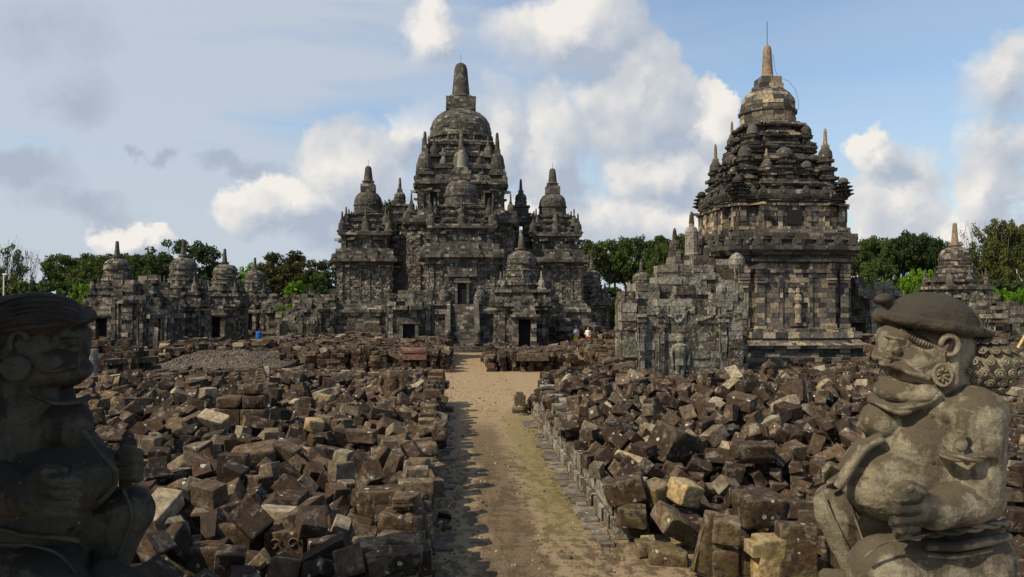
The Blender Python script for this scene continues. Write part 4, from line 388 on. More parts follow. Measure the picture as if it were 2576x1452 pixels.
50,34,31,1647,2442,117,126,2,127,62,44,27,503,2536,146,44,-2,118,50,40,30,589,2601,131,-94,52,23,30,30,24,671,2537,172,-86,-31,24,55,43,30,786,2547,154,-28,32,86,90,40,31,900,2574,160,15,33,52,40,37,31,1093,2523,146,49,-82,120,58,35,38,1347,2542,150,-51,-33,107,41,33,28,1475,2607,189,147,-24,-8,46,37,32,1747,2529,110,-115,-32,-116,
48,43,26,352,2618,127,34,116,-120,62,39,35,599,2639,133,-15,-121,7,56,42,31,676,2667,161,-42,-39,17,60,44,36,818,2604,166,96,21,50,81,36,37,874,2660,155,46,10,76,54,38,30,1484,2650,173,-6,-15,10,60,36,38,1690,2643,162,-3,-13,-20,47,33,31,478,2711,120,-74,53,-100,41,33,34,558,2717,132,-18,-24,9,51,42,35,784,2711,171,-5,-26,94,
61,38,33,1140,2701,149,70,3,-125,61,40,35,1268,2737,167,-3,-14,-11,59,46,31,1437,2725,160,2,-72,64,88,39,36,1652,2741,198,-1,-8,-25,40,45,33,1814,2697,109,-42,-31,75,47,38,32,422,2852,121,-7,-156,9,46,33,33,626,2861,140,53,18,-47,42,34,33,541,2798,137,-6,137,-80,52,46,32,775,2877,176,-53,7,91,83,40,32,1005,2815,173,88,28,16,
52,44,30,1084,2835,169,7,2,95,63,44,32,1185,2843,161,-6,12,15,63,41,29,1311,2864,163,-16,-8,-74,50,36,26,1362,2818,195,2,-1,56,50,43,25,1481,2869,162,36,59,1,42,32,29,1517,2827,142,-15,-94,-33,52,42,31,1825,2748,107,51,-13,135,51,39,27,1908,2818,104,-13,31,59,28,32,26,422,2946,141,-15,24,-61,62,45,27,501,2905,132,15,-12,41,
62,34,31,533,3000,129,-12,-11,11,61,42,38,880,2930,161,1,81,37,60,43,31,1108,2957,169,-10,14,49,63,32,25,1683,2911,144,116,117,52,61,34,27,363,3031,122,4,-14,-32,61,32,38,544,3074,159,-83,-45,10,35,26,24,683,3046,153,125,34,25,52,44,36,887,3081,150,-90,-39,44,60,45,35,1068,3033,154,2,-43,4,64,44,34,1434,3104,152,-13,37,-54,
32,33,24,1540,3072,139,0,-22,124,26,26,20,1762,3058,174,-4,-91,-4,49,40,30,1869,3012,146,65,11,101,52,43,37,721,3161,151,-33,10,-23,58,46,29,1088,3083,149,92,27,1,55,36,30,1139,3098,162,29,-1,-71,31,31,21,1359,3106,143,44,-41,-53,49,44,38,1654,3127,161,3,-11,24,56,41,33,588,3209,139,90,-96,-91,48,44,30,749,3223,167,85,37,-82,
75,37,34,964,3249,142,-31,4,109,49,40,31,1080,3255,135,-83,23,31,52,44,33,1223,3237,158,-13,42,-41,45,43,36,1505,3257,146,-71,9,12,38,32,18,1654,3180,148,-13,-110,-103,43,43,28,1761,3243,154,147,91,10,57,45,26,1994,3235,152,32,34,80,28,28,26,2007,3146,139,2,-4,157,59,35,28,355,1905,82,-87,-27,27,75,38,35,517,1857,102,39,31,91,
43,41,38,613,1893,132,50,27,108,46,43,28,777,1854,113,-41,38,78,38,34,23,963,1867,102,84,53,54,28,25,26,935,1928,80,-155,-80,3,60,40,37,1150,1836,113,-172,23,3,47,44,37,1161,1896,109,-79,67,-63,53,34,27,479,1964,130,35,31,99,34,34,21,589,1983,126,-147,78,0,60,38,27,683,1987,153,-78,-29,19,35,32,24,782,2032,123,-34,48,44,
51,43,35,1106,1980,133,-50,65,58,55,32,27,1167,1963,126,-18,78,81,63,37,31,1288,2002,119,-74,-38,-26,32,27,25,362,2127,78,0,0,176,44,42,27,495,2085,123,-30,74,94,44,45,29,629,2135,144,-117,51,31,60,32,30,835,2097,173,-71,-48,27,54,45,34,946,2097,152,154,26,25,27,26,26,1071,2123,134,-12,122,131,40,45,27,1141,2110,172,-152,-94,2,
53,45,34,1239,2097,130,-40,-63,18,82,37,33,1327,2050,127,-60,-80,91,29,30,22,395,2103,105,99,-27,130,61,35,29,509,2187,136,-18,4,93,45,45,36,703,2195,152,-85,85,25,71,37,28,735,2174,175,11,79,-17,82,43,34,989,2149,167,-4,-14,104,58,38,31,1183,2202,147,-74,72,73,44,46,32,1308,2211,125,27,28,153,47,37,27,1437,2219,128,-79,126,22,
52,33,29,548,2268,160,16,42,26,54,45,30,647,2328,132,81,-28,-1,46,37,32,820,2285,162,-140,55,18,61,33,28,952,2331,165,-90,9,29,76,45,34,1061,2320,163,138,-88,30,27,30,20,1206,2284,141,-31,122,-17,47,45,28,1295,2316,167,-71,-4,-99,41,35,31,436,2406,150,7,28,117,47,32,25,502,2407,137,50,6,-65,34,29,24,515,2366,132,64,-34,63,
33,32,21,756,2398,140,-168,52,-15,50,35,30,1061,2411,138,-63,16,69,81,40,35,1232,2433,163,9,40,124,86,35,35,1391,2364,162,49,71,66,94,41,27,1486,2384,164,-41,9,18,48,46,38,414,2502,124,-63,-2,-22,63,35,33,558,2506,149,-109,30,24,40,27,26,653,2509,148,87,-27,115,55,45,32,694,2505,189,-32,10,18,61,36,29,861,2516,148,8,-100,111,
91,39,35,948,2515,193,36,130,-55,48,32,28,1020,2504,223,-13,-5,-3,51,44,33,1148,2491,172,48,124,60,50,45,38,1251,2562,173,-121,100,-47,94,44,32,1260,2463,160,41,-41,-16,48,33,33,1367,2494,166,-19,-14,-2,61,36,35,1479,2520,176,-98,61,-3,76,41,38,378,2537,115,-8,-11,73,27,30,19,524,2481,132,-4,89,-70,57,38,35,549,2673,166,-19,-20,53,
31,32,27,881,2614,166,-127,-57,26,53,41,28,1375,2586,147,-43,79,54,45,39,27,1478,2627,211,-27,0,-34,61,36,35,1520,2586,174,-43,-20,53,93,39,32,1688,2606,142,-67,-94,-109,59,46,31,394,2706,123,-108,25,5,39,27,27,623,2672,129,-2,-2,-31,57,33,26,654,2703,155,-90,-72,-21,34,28,22,905,2660,179,57,36,30,53,36,27,1119,2638,156,105,132,-60,
59,45,36,1386,2711,164,-49,30,88,41,45,33,1802,2640,141,38,113,96,57,33,29,366,2789,134,0,0,58,46,38,36,499,2760,130,72,-4,5,58,42,25,542,2727,155,-19,-23,15,54,37,26,669,2765,168,-2,2,30,84,45,37,801,2785,165,-1,22,-5,62,43,30,869,2786,161,57,-65,71,82,46,37,1074,2798,204,17,-38,91,55,37,38,1215,2789,145,-33,-43,-4,
44,32,35,1428,2820,166,-117,19,14,55,40,33,1492,2738,180,17,88,-20,57,45,29,1581,2763,176,-90,25,-23,53,43,38,1770,2777,142,-73,75,65,57,40,26,476,2865,155,-29,-12,8,56,39,36,542,2884,136,12,22,-136,89,45,28,728,2934,183,-95,67,-25,40,34,20,982,2899,141,19,24,-72,58,44,26,1104,2850,196,1,7,-36,51,42,32,1362,2881,175,28,-31,26,
35,27,19,1370,2834,218,3,1,-22,59,36,28,1527,2932,162,-2,124,-50,30,27,26,1560,2884,168,59,54,-87,64,37,30,1884,2870,128,3,-3,78,86,36,34,481,2955,153,-63,-12,101,55,36,27,582,2998,143,-17,63,2,45,44,26,694,2997,158,57,-8,-27,55,42,37,766,2974,182,-58,14,70,53,35,25,873,2978,161,-21,74,-138,44,34,30,971,3006,136,-113,-139,12,
52,38,27,1277,3003,163,113,129,-3,30,31,19,1453,2962,170,-13,-2,30,56,46,35,1537,3013,164,71,-13,133,56,40,37,1642,2934,165,-63,-59,75,41,41,27,1783,3020,140,-62,73,58,57,33,31,1893,2966,120,-80,37,23,69,35,32,366,3083,88,-71,0,-56,91,46,37,471,3099,137,-81,115,100,86,35,33,598,3121,142,169,-6,44,48,43,34,944,3171,141,33,19,55,
57,45,32,1008,3095,155,79,134,-26,38,32,26,1038,3050,175,19,-27,-82,75,42,34,1516,3169,175,-81,158,-10,63,39,34,1546,3105,168,-33,-8,-59,32,33,19,1986,3005,105,41,101,95,84,39,36,456,3162,131,-70,68,-98,39,32,21,729,3189,168,-33,8,-12,31,29,21,1259,3155,154,118,113,63,50,35,29,1293,3167,164,-8,-131,15,27,31,18,1649,3136,190,6,-9,-14,
61,33,33,1842,3203,163,37,61,119,37,26,28,1959,3134,126,0,128,-125,35,33,18,2029,3051,133,-2,-4,-141,42,34,30,2128,3089,103,-34,173,-1,54,45,31,477,3238,126,-54,-49,48,60,39,26,776,3259,189,-1,-5,-21,61,45,38,1285,3220,156,114,36,-33,47,35,37,1549,3320,145,50,-4,2,48,45,26,1657,3267,177,45,161,-28,60,37,33,1699,3296,149,-75,69,72,
60,39,27,1935,3273,142,-49,-37,17,45,32,35,2120,3269,99,41,106,93,82,34,26,480,1854,120,10,-13,-75,93,36,37,657,1777,110,-20,-167,42,52,35,36,733,1874,124,19,-27,48,32,27,27,927,1747,81,-78,-2,-1,45,37,37,1355,1776,58,-27,-113,105,54,38,25,802,1936,147,-3,-48,62,44,39,30,868,1912,133,22,19,114,58,33,32,611,2107,117,-124,62,12,
52,39,34,733,2022,153,-121,81,7,76,46,38,824,2083,204,18,0,-52,40,41,34,456,2122,128,98,13,-5,46,38,28,781,2151,153,3,-22,-66,46,32,33,901,2145,139,119,-132,-22,42,36,37,559,2317,138,4,-56,70,27,24,21,1211,2234,149,-97,92,-52,40,35,37,440,2311,141,-69,80,32,63,44,30,1108,2361,175,-5,39,-41,44,42,34,1247,2322,142,58,-7,158,
59,40,27,1462,2408,181,-41,-7,-25,57,35,28,1032,2437,172,42,-44,113,50,42,35,1178,2420,153,85,-19,93,60,37,32,1409,2447,163,48,-20,-70,74,35,37,1577,2396,156,88,-14,-10,46,39,28,1777,2427,110,-3,-1,94,70,36,35,744,2542,172,-72,-60,65,51,35,34,845,2569,140,129,44,41,71,45,37,1007,2548,186,43,-18,-52,57,43,37,1320,2534,180,-30,-35,70,
48,34,31,1433,2534,150,110,93,-30,62,46,31,1528,2506,181,122,-72,-101,53,37,32,1659,2573,144,62,-34,40,64,36,30,951,2656,157,-45,-42,80,60,41,26,1439,2633,150,-71,-68,65,60,35,25,1424,2581,155,-120,0,-122,55,33,29,1606,2612,159,-5,-47,-72,29,27,26,587,2683,143,155,-19,79,30,25,25,883,2757,165,29,102,-125,47,34,31,1013,2733,166,1,-2,-9,
63,39,31,1627,2665,158,-56,-8,106,61,38,30,664,2882,167,-135,21,-10,55,46,37,875,2819,157,67,55,-73,94,39,28,987,2852,180,74,103,-36,55,39,36,1235,2878,160,-76,62,102,63,45,26,1335,2755,169,148,-68,-2,62,44,26,1515,2781,155,160,-17,68,57,36,28,1846,2816,121,5,-1,74,68,43,30,437,2904,144,61,6,76,51,40,35,622,2976,160,6,-7,-130,
62,34,36,825,2994,191,-41,-1,37,45,37,37,1019,2997,159,-32,-59,111,60,43,34,1231,2964,148,14,-19,112,54,36,30,1586,2969,161,-108,-46,63,49,42,28,741,3023,175,45,118,-11,54,37,25,1733,2954,132,69,-73,-68,28,32,27,1281,3100,160,112,-51,-117,45,46,37,266,3322,23,90,-4,-4,53,44,38,1008,3305,131,-17,29,103,49,39,30,1813,3252,169,35,73,-35,
95,38,28,1941,3185,161,157,-10,-17,61,35,27,2221,3270,96,136,-112,5]
# ---------------------------------------------------------------- masonry
def offset_poly(pts, o):
    n = len(pts); out = []
    for i in range(n):
        p0, p1, p2 = pts[i - 1], pts[i], pts[(i + 1) % n]
        d1 = ((p1[0] - p0[0]), (p1[1] - p0[1])); d2 = ((p2[0] - p1[0]), (p2[1] - p1[1]))
        l1 = math.hypot(*d1) or 1e-9; l2 = math.hypot(*d2) or 1e-9; n1 = (d1[1] / l1, -d1[0] / l1); n2 = (d2[1] / l2, -d2[0] / l2)
        k = 1 + n1[0] * n2[0] + n1[1] * n2[1]
        k = max(k, .3)
        out.append((p1[0] + o * (n1[0] + n2[0]) / k, p1[1] + o * (n1[1] + n2[1]) / k))
    return out
class Plan:
    def __init__(s, pts, cx=0, cy=0): s.pts = [(x + cx, y + cy) for x, y in pts]
    def __call__(s, o): return offset_poly(s.pts, o)
class Round:
    def __init__(s, r, n=16, cx=0, cy=0): s.r, s.n, s.cx, s.cy = r, n, cx, cy
    def __call__(s, o):
        r = max(.02, s.r + o); return [(s.cx + r * math.cos(2 * math.pi * (i + .5) / s.n), s.cy + r * math.sin(2 * math.pi * (i + .5) / s.n)) for i in range(s.n)]
def cross(a, feats=(), b=None, featsy=None):
    """Rectangle of half sizes a, b whose sides carry projections (x0, x1, depth)."""
    b = a if b is None else b; featsy = feats if featsy is None else featsy
    def side(h, d, fs):
        o = [(-h, -d)]
        for (x0, x1, p) in sorted(fs): o += [(x0, -d), (x0, -d - p), (x1, -d - p), (x1, -d)]
        return o
    out = []
    for k in range(4):
        s = side(a, b, feats) if k % 2 == 0 else side(b, a, featsy)
        c, sn = [(1, 0), (0, 1), (-1, 0), (0, -1)][k]
        out += [(x * c - y * sn, x * sn + y * c) for x, y in s]
    return out
def sym(fs): return sorted([f for f in fs] + [(-f[1], -f[0], f[2]) for f in fs if f[0] > 0])
def courses(prof, h):
    out = []
    for (z0, o0), (z1, o1) in zip(prof, prof[1:]):
        if z1 - z0 < 1e-4: continue
        n = max(1, round((z1 - z0) / h))
        for k in range(n):
            out.append((z0 + (z1 - z0) * k / n, z0 + (z1 - z0) * (k + 1) / n, o0 + (o1 - o0) * k / n, o0 + (o1 - o0) * (k + 1) / n))
    return out
def masonry(mb, plan, prof, h=.35, L=(.45, .85), gap=.014, jit=.012, rng=None, miss=0., tone=None, depth=.3, core=True, dark=None):
    cs = courses(prof, h); rng = rng or random.Random(1); q0 = plan(0); lim = -.44 * min(max(p[0] for p in q0) - min(p[0] for p in q0), max(p[1] for p in q0) - min(p[1] for p in q0))
    for ci, (z0, z1, o0, o1) in enumerate(cs):
        near = [o0, o1] + ([cs[ci + 1][2], cs[ci + 1][3]] if ci + 1 < len(cs) else [o0 - 1.2]) + ([cs[ci - 1][3]] if ci else [])
        oi = max(min(near) - depth, min(lim, o0, o1))
        A, B, I = plan(o0), plan(o1), plan(oi); n = len(A)
        for i in range(n):
            j = (i + 1) % n; ax, ay = A[i]; bx, by = A[j]
            ln = math.hypot(bx - ax, by - ay)
            if ln < .02: continue
            k = max(1, round(ln / rng.uniform(*L))); cuts = [0] + [(q + rng.uniform(-.25, .25)) / k for q in range(1, k)] + [1]
            nx, ny = (by - ay) / ln, -(bx - ax) / ln
            g = gap / ln / 2
            for t0, t1 in zip(cuts, cuts[1:]):
                if miss and rng.random() < miss: continue
                t0 += g; t1 -= g; e = rng.gauss(0, jit); e2 = e + rng.gauss(0, jit * .4); dz = gap * .5
                tn = rng.random() if tone is None else min(1, max(0, tone + rng.gauss(0, .12)))
                def pt(Q, t, z, e): return (Q[i][0] + (Q[j][0] - Q[i][0]) * t + nx * e, Q[i][1] + (Q[j][1] - Q[i][1]) * t + ny * e, z)
                lo = [pt(A, t0, z0 + dz, e), pt(A, t1, z0 + dz, e2), pt(I, t1, z0 + dz, 0), pt(I, t0, z0 + dz, 0)]
                hi = [pt(B, t0, z1 - rng.random() * gap * .4, e), pt(B, t1, z1, e2), pt(I, t1, z1, 0), pt(I, t0, z1, 0)]
                mb.hexa(lo, hi, tn)
        if core:
            c0 = plan(max(min(o0, o1) - .07, lim)); b = len(mb.v)
            mb.v += [(x, y, z0) for x, y in c0] + [(x, y, z1) for x, y in c0]
            for i in range(n): mb.f.append([b + i, b + (i + 1) % n, b + n + (i + 1) % n, b + n + i]); mb.t.append(.0)
            mb.f.append([b + n + i for i in range(n)]); mb.t.append(.1)
BASE = [(0, .75), (.12, .75), (.12, .62), (.2, .62), (.3, .45), (.45, .45), (.45, .3), (.7, .3), (.7, .42), (.78, .42), (.78, .55), (.86, .55), (.9, .35), (1, .2)]
def base_prof(z0, z1, w=1.):        # moulded plinth
    H = z1 - z0; return [(z0 + H * a, b * w) for a, b in BASE]
def cornice(z0, z1, w=.5):          # steps out upwards, then back in
    H = z1 - z0
    return [(z0, .0), (z0 + H * .15, .0), (z0 + H * .15, w * .25), (z0 + H * .32, w * .25), (z0 + H * .32, w * .1), (z0 + H * .45, w * .1), (z0 + H * .45, w * .55), (z0 + H * .6, w * .7), (z0 + H * .6, w), (z0 + H * .85, w), (z0 + H * .85, w * .6), (z1, w * .45)]
def stupika(mb, c, H, r, n=12, tone=.4, tall=.42):
    """small bell with box and pinnacle, total height H."""
    k = H
    mb.box(c[0] - r * 1.15, c[0] + r * 1.15, c[1] - r * 1.15, c[1] + r * 1.15, c[2], c[2] + k * .07, tone)
    mb.lathe((c[0], c[1], c[2] + k * .07), [(0, r * 1.08), (k * .05, r * 1.1), (k * .07, r * .9), (k * .12, r * .95), (k * .3, r * .9), (k * .38, r * .78), (k * .44, r * .5), (k * .46, r * .3)], n, tone)
    mb.box(c[0] - r * .42, c[0] + r * .42, c[1] - r * .42, c[1] + r * .42, c[2] + k * .51, c[2] + k * .6, tone)
    mb.lathe((c[0], c[1], c[2] + k * .6), [(0, r * .34), (k * .08, r * .27), (k * .34, r * .2), (k * .39, r * .15), (k * .4, .02)], n, tone)
def antefix_mesh(m, w=.45, h=.55, d=.25):
    pr = [(-.5, 0), (.5, 0), (.5, .35), (.36, .5), (.3, .62), (.16, .78), (0, 1), (-.16, .78), (-.3, .62), (-.36, .5), (-.5, .35)]
    mb = MB(); n = len(pr); b = 0
    mb.v = [(x * w, -d / 2, z * h) for x, z in pr] + [(x * w, d / 2, z * h) for x, z in pr]
    mb.f = [list(range(n)), list(range(2 * n - 1, n - 1, -1))] + [[i, i + n, (i + 1) % n + n, (i + 1) % n] for i in range(n)]; mb.t = [.45] * len(mb.f)
    mb.box(-w * .2, w * .2, -d / 2 - .05, -d / 2, h * .12, h * .5, .7)
    return mb.mesh('antefix', m)
def put(me, name, parent, loc, rz=0, s=1.):
    o = bpy.data.objects.new(name, me); COL.objects.link(o); o.parent = parent; o.location = loc; o.rotation_euler = (0, 0, rz); o.scale = (s, s, s); return o
def antefixes(me, parent, plan, o, z, rng, step=1.6, big=1.35, skip=.1, faces=(0, -1)):
    A = plan(o); n = len(A)
    for i in range(n):
        j = (i + 1) % n; ax, ay = A[i]; bx, by = A[j]; ln = math.hypot(bx - ax, by - ay)
        if ln < 1.0: continue
        rz = math.atan2(by - ay, bx - ax); ny = -(bx - ax) / ln; nx = (by - ay) / ln
        if ny > .5: continue                       # the far side carries none that can be seen
        k = max(1, round(ln / step))
        for q in range(k + 1):
            if rng.random() < skip: continue
            t = (q) / k; t = min(max(t, .22 / ln), 1 - .22 / ln)
            put(me, 'antefix', parent, (ax + (bx - ax) * t, ay + (by - ay) * t, z), rz, (big if q * 2 == k else 1.) * rng.uniform(.85, 1.1))
def doorway(parent, x, y, z, w, h, m, mv, lintel=None, d=.5):
    """portal with a stone frame round a near-black slab painted as chamber shade, facing -y; y is the wall face."""
    mb = MB(); fw = w * .28
    mb.box(x - w / 2 - fw, x - w / 2, y - d, y - .004, z, z + h, .75); mb.box(x + w / 2, x + w / 2 + fw, y - d, y - .004, z, z + h, .6)
    mb.box(x - w / 2 - fw * 1.5, x + w / 2 + fw * 1.5, y - d - .06, y - .002, z + h, z + h + w * .22, .9 if lintel else .5)
    mb.box(x - w / 2 - fw * 1.2, x + w / 2 + fw * 1.2, y - d, y - .003, z + h + w * .22, z + h + w * .5, .3)
    f = mb.build('door_frame', m, parent)
    mb = MB(); mb.box(x - w / 2 + .002, x + w / 2 - .002, y - .12, y - .006, z + .003, z + h - .003, .1); mb.build('door_shade_slab', mv, parent)
    return f
def dome_prof(z0, H, r0):           # offsets relative to radius r0
    pts = [(0, .06), (.06, .10), (.10, .04), (.12, -.02), (.34, .0), (.36, .05), (.41, .05), (.42, -.01), (.6, -.03), (.72, -.09), (.82, -.2), (.9, -.34), (.96, -.52), (1, -.72)]
    return [(z0 + H * a, b * r0) for a, b in pts]
def spire(mb, c, r, z0, z1, n=12, tone=.5):
    H = z1 - z0
    mb.lathe((c[0], c[1], z0), [(0, r * 1.55), (H * .06, r * 1.5), (H * .08, r * 1.15), (H * .12, r * 1.12), (H * .5, r * .95), (H * .82, r * .82), (H * .93, r * .66), (H * .98, r * .4), (H, r * .1)], n, tone)
def lightning_rod(parent, p, h, wire=None):
    mb = MB(); mb.tube([p, (p[0], p[1], p[2] + h)], .022, 5); o = mb.build('lightning_rod', M_ROD, parent)
    if wire: mb = MB(); mb.tube(wire, .011, 4); mb.build('wire', M_ROD, o)

# ---------------------------------------------------------------- main temple
def chapel(parent, name, cx, cy, hx, hy, label=None, seed=1, door=False, zb=4.4, sc=1., spire_top=20., m_top=None, rod=True, feats=None):
    """porch-like wing: plinth, carved wall, cornice, attic and a tiered roof that ends in a bell."""
    rng = random.Random(seed)
    root = bpy.data.objects.new(name, None); COL.objects.link(root); root.parent = parent
    if label: root['label'] = label
    pf = sym([(.55 * hx, .62 * hx, .1), (.8 * hx, .93 * hx, .14), (.12 * hx, .2 * hx, .08)]); pfy = sym([(.55 * hy, .62 * hy, .1), (.8 * hy, .93 * hy, .14), (.12 * hy, .2 * hy, .08)])
    pw = Plan(cross(hx, pf, hy, pfy), cx, cy); pp = Plan(cross(hx + .1, sym([(-.45 * hx, .45 * hx, .3)]), hy + .1, sym([(-.45 * hy, .45 * hy, .3)])), cx, cy)
    mb = MB(); masonry(mb, pp, base_prof(0, zb, 1.25), .28, rng=rng); mb.build('plinth', M_MAIN, root)
    mb = MB(); masonry(mb, pw, [(zb, .12), (zb + .3, .12), (zb + .35, 0), (8.3, 0), (8.35, .12), (8.6, .12)], .29, rng=rng, L=(.3, .55), jit=.025); mb.build('wall', M_MAINW, root)
    mb = MB(); masonry(mb, pp, [(8.6, .0), (8.75, .1), (8.9, .1), (8.9, .35), (9.0, .55), (9.3, .55), (9.3, .35), (9.6, .25), (9.6, .1), (10.4, .05)], .3, rng=rng)
    z = 10.3; pa = Plan(cross(hx - .45, sym([(.15 * hx, .25 * hx, .12), (.45 * hx, .55 * hx, .12), (.7 * hx, .8 * hx, .12)]), hy - .45, sym([(.15 * hy, .25 * hy, .12), (.45 * hy, .55 * hy, .12), (.7 * hy, .8 * hy, .12)])), cx, cy)
    masonry(mb, pa, [(z, .12), (z + .2, .12), (z + .2, 0), (z + 1.35, 0)], .3, rng=rng, L=(.3, .5), jit=.03)
    ps = Plan(cross(hx - .45, (), hy - .45), cx, cy)
    masonry(mb, ps, [(z + 1.35, .1), (z + 1.5, .2), (z + 1.65, .42), (z + 1.9, .42), (z + 1.9, .2), (z + 2.1, .1)], .25, rng=rng)
    mb.build('attic', M_MAIN, root)
    ante = antefix_mesh(M_MAIN)
    antefixes(ante, root, pp, .35, 9.3, rng, 1.5); antefixes(ante, root, ps, .25, z + 1.9, rng, 1.4)
    # tiers: each one narrower and rounder
    z1 = z + 2.0; mb = MB(); q = min(hx, hy) - .70; tiers = [(q, .85), (q - .2, .75), (q - .38, .6)]
    zz = z1
    for k, (a, hh) in enumerate(tiers):
        p = Plan(cross(a, sym([(-.5 * a, .5 * a, .22)])), cx, cy)
        masonry(mb, p, [(zz, 0), (zz + hh * .45, 0), (zz + hh * .5, .14), (zz + hh * .8, .16), (zz + hh * .85, -.05), (zz + hh, -.15)], .24, L=(.3, .6), rng=rng, jit=.03)
        zz += hh
    mb.build('roof_tier', M_MAIN, root)
    r = q - .66 if hx < 3.3 else q - 1.0
    for k, (a, hh) in enumerate(tiers[:2]):
        zt = z1 + sum(t[1] for t in tiers[:k])
        for sx in (-1, 0, 1):
            for sy in (-1, 0, 1):
                if sx == 0 and sy == 0: continue
                m2 = MB(); rr = (.46, .4)[k]; stupika(m2, (0, 0, 0), (2.3, 2.0)[k], rr, 10, rng.random() * .7)
                m2.build('stupa', M_MAIN, root, loc=(cx + sx * (a + (.3, .12)[k]), cy + sy * (a + (.3, .12)[k]), zt - .02))
    H = (spire_top - zz) * .48
    mb = MB(); masonry(mb, Round(r, 14, cx, cy), dome_prof(zz, H, r), .26, L=(.3, .55), rng=rng, tone=.45, jit=.02)
    mb.build('bell_dome', M_MAIN, root)
    zt = zz + H; hb = (spire_top - zt) * .26
    mb = MB(); masonry(mb, Plan(cross(r * .5), cx, cy), [(zt - .12, 0), (zt + hb, 0)], .3, rng=rng); masonry(mb, Plan(cross(r * .36), cx, cy), [(zt + hb, 0), (zt + hb * 1.5, 0)], .3, rng=rng)
    mb.build('harmika', M_MAIN, root)
    mb = MB(); spire(mb, (cx, cy), .46, zt + hb * 1.4, spire_top); o = mb.build('spire', m_top or M_MAIN, root, smooth=True)
    if rod: lightning_rod(root, (cx, cy, spire_top - .03), .7)
    return root
def main_temple():
    T = thing('main_temple', 'tall dark grey stone temple with many bell spires at the end of the path', 'temple', (0, 0, 0)); CX, CY = .87, 87.0
    rng = random.Random(5)
    # body
    root = T
    pc = Plan(cross(5.6, sym([(-3.2, 3.2, .5), (4.4, 4.9, .15)])), CX, CY); ps = Plan(cross(5.5, sym([(-3.2, 3.2, .4)])), CX, CY)
    mb = MB(); masonry(mb, Plan(cross(6.6, ()), CX, CY), base_prof(0, 4.4), .28, rng=rng)
    masonry(mb, pc, [(4.4, 0), (12.2, 0)], .29, rng=rng, L=(.3, .55), jit=.03); mb.build('tower_wall', M_MAINW, root)
    mb = MB(); masonry(mb, ps, [(12.2, .0), (12.4, .15), (12.6, .15), (12.7, .05), (12.95, .05), (13.0, .45), (13.2, .6), (13.6, .6), (13.6, .35), (14.0, .25), (14.3, .0), (14.6, -.1)], .28, rng=rng)
    p2 = Plan(cross(4.65, sym([(1.0, 1.25, .14), (2.2, 2.5, .14), (3.4, 3.7, .14), (4.1, 4.4, .14)])), CX, CY); p2s = Plan(cross(4.6, sym([(-2.2, 2.2, .25)])), CX, CY)
    masonry(mb, p2, [(14.5, .15), (14.8, .15), (14.8, 0), (17.0, 0)], .28, rng=rng, jit=.03, L=(.3, .6))
    masonry(mb, p2s, [(17.0, .05), (17.2, .2), (17.4, .2), (17.5, .5), (17.9, .5), (17.9, .25), (18.3, .15), (18.6, 0)], .26, rng=rng)
    for k, (a, z0, z1) in enumerate([(4.1, 18.5, 20.0), (3.7, 20.0, 21.4), (3.45, 21.4, 22.7)]):
        p = Plan(cross(a, sym([(-.6 * a, .6 * a, .3)])), CX, CY); hh = z1 - z0
        masonry(mb, p, [(z0, .0), (z0 + hh * .5, 0), (z0 + hh * .55, .2), (z0 + hh * .8, .22), (z0 + hh * .85, 0), (z1, -.1)], .28, rng=rng, jit=.04)
    mb.build('tower_roof', M_MAIN, root)
    # niches of the upper storey
    for x in (-3.0, 3.0):
        mb = MB(); mb.box(CX + x - .55, CX + x - .4, CY - 5.0, CY - 4.66, 14.85, 16.6, .8); mb.box(CX + x + .4, CX + x + .55, CY - 5.0, CY - 4.66, 14.85, 16.6, .8); mb.box(CX + x - .65, CX + x + .65, CY - 5.05, CY - 4.66, 16.6, 16.85, .8)
        o = mb.build('niche', M_MAIN, root); mb = MB(); mb.box(CX + x - .395, CX + x + .395, CY - 4.80, CY - 4.66, 14.86, 16.59); mb.build('niche_shade_slab', M_SHADE, o)
    ante = antefix_mesh(M_MAIN, .6, .8)
    antefixes(ante, root, ps, .38, 13.6, rng, 1.7); antefixes(ante, root, p2s, .25, 17.9, rng, 1.6)
    # rings of stupas round the bell
    def st(x, y, z, H, r, m=M_MAIN):
        mb = MB(); stupika(mb, (0, 0, 0), H, r, 12, rng.random()); mb.build('stupa', m, root, loc=(CX + x, CY + y, z))
    for sx in (-1, 1):
        for sy in (-1, 1):
            st(sx * 4.0, sy * 4.0, 18.55, 4.9, .85); st(sx * 4.75, sy * 4.75, 17.9, 1.4, .3); st(sx * 5.4, sy * 5.4, 14.2, 2.2, .4)
            st(sx * 3.0, sy * 3.9, 20.6, 2.4, .5); st(sx * 2.0, sy * 4.1, 19.4, 2.2, .42); st(sx * 4.1, sy * 2.0, 19.4, 2.2, .42)
    for (x, y) in ((0, -1), (0, 1), (-1, 0), (1, 0)):
        st(x * 4.3, y * 4.3, 18.6, 5.0, .95); st(x * 3.5, y * 3.5, 21.3, 2.6, .45)
    for k in range(8):
        a = 2 * math.pi * (k + .5) / 8; st(3.75 * math.cos(a), 3.75 * math.sin(a), 21.6, 1.9, .36)
    mb = MB(); r = 3.62; masonry(mb, Round(r, 24, CX, CY), dome_prof(21.3, 5.6, r), .3, rng=rng, jit=.03, L=(.4, .7)); 
    mb.build('bell_dome', M_MAIN, root)
    mb = MB(); masonry(mb, Plan(cross(1.7), CX, CY), [(26.6, 0), (28.1, 0)], .29, rng=rng); masonry(mb, Plan(cross(1.0), CX, CY), [(28.1, .15), (28.35, .1)], .25, rng=rng); mb.build('harmika', M_MAIN, root)
    mb = MB(); spire(mb, (CX, CY), .92, 28.2, 32.4, 16, .35); mb.build('spire', M_MAIN, root, smooth=True)
    lightning_rod(root, (CX, CY, 32.38), 1.0)
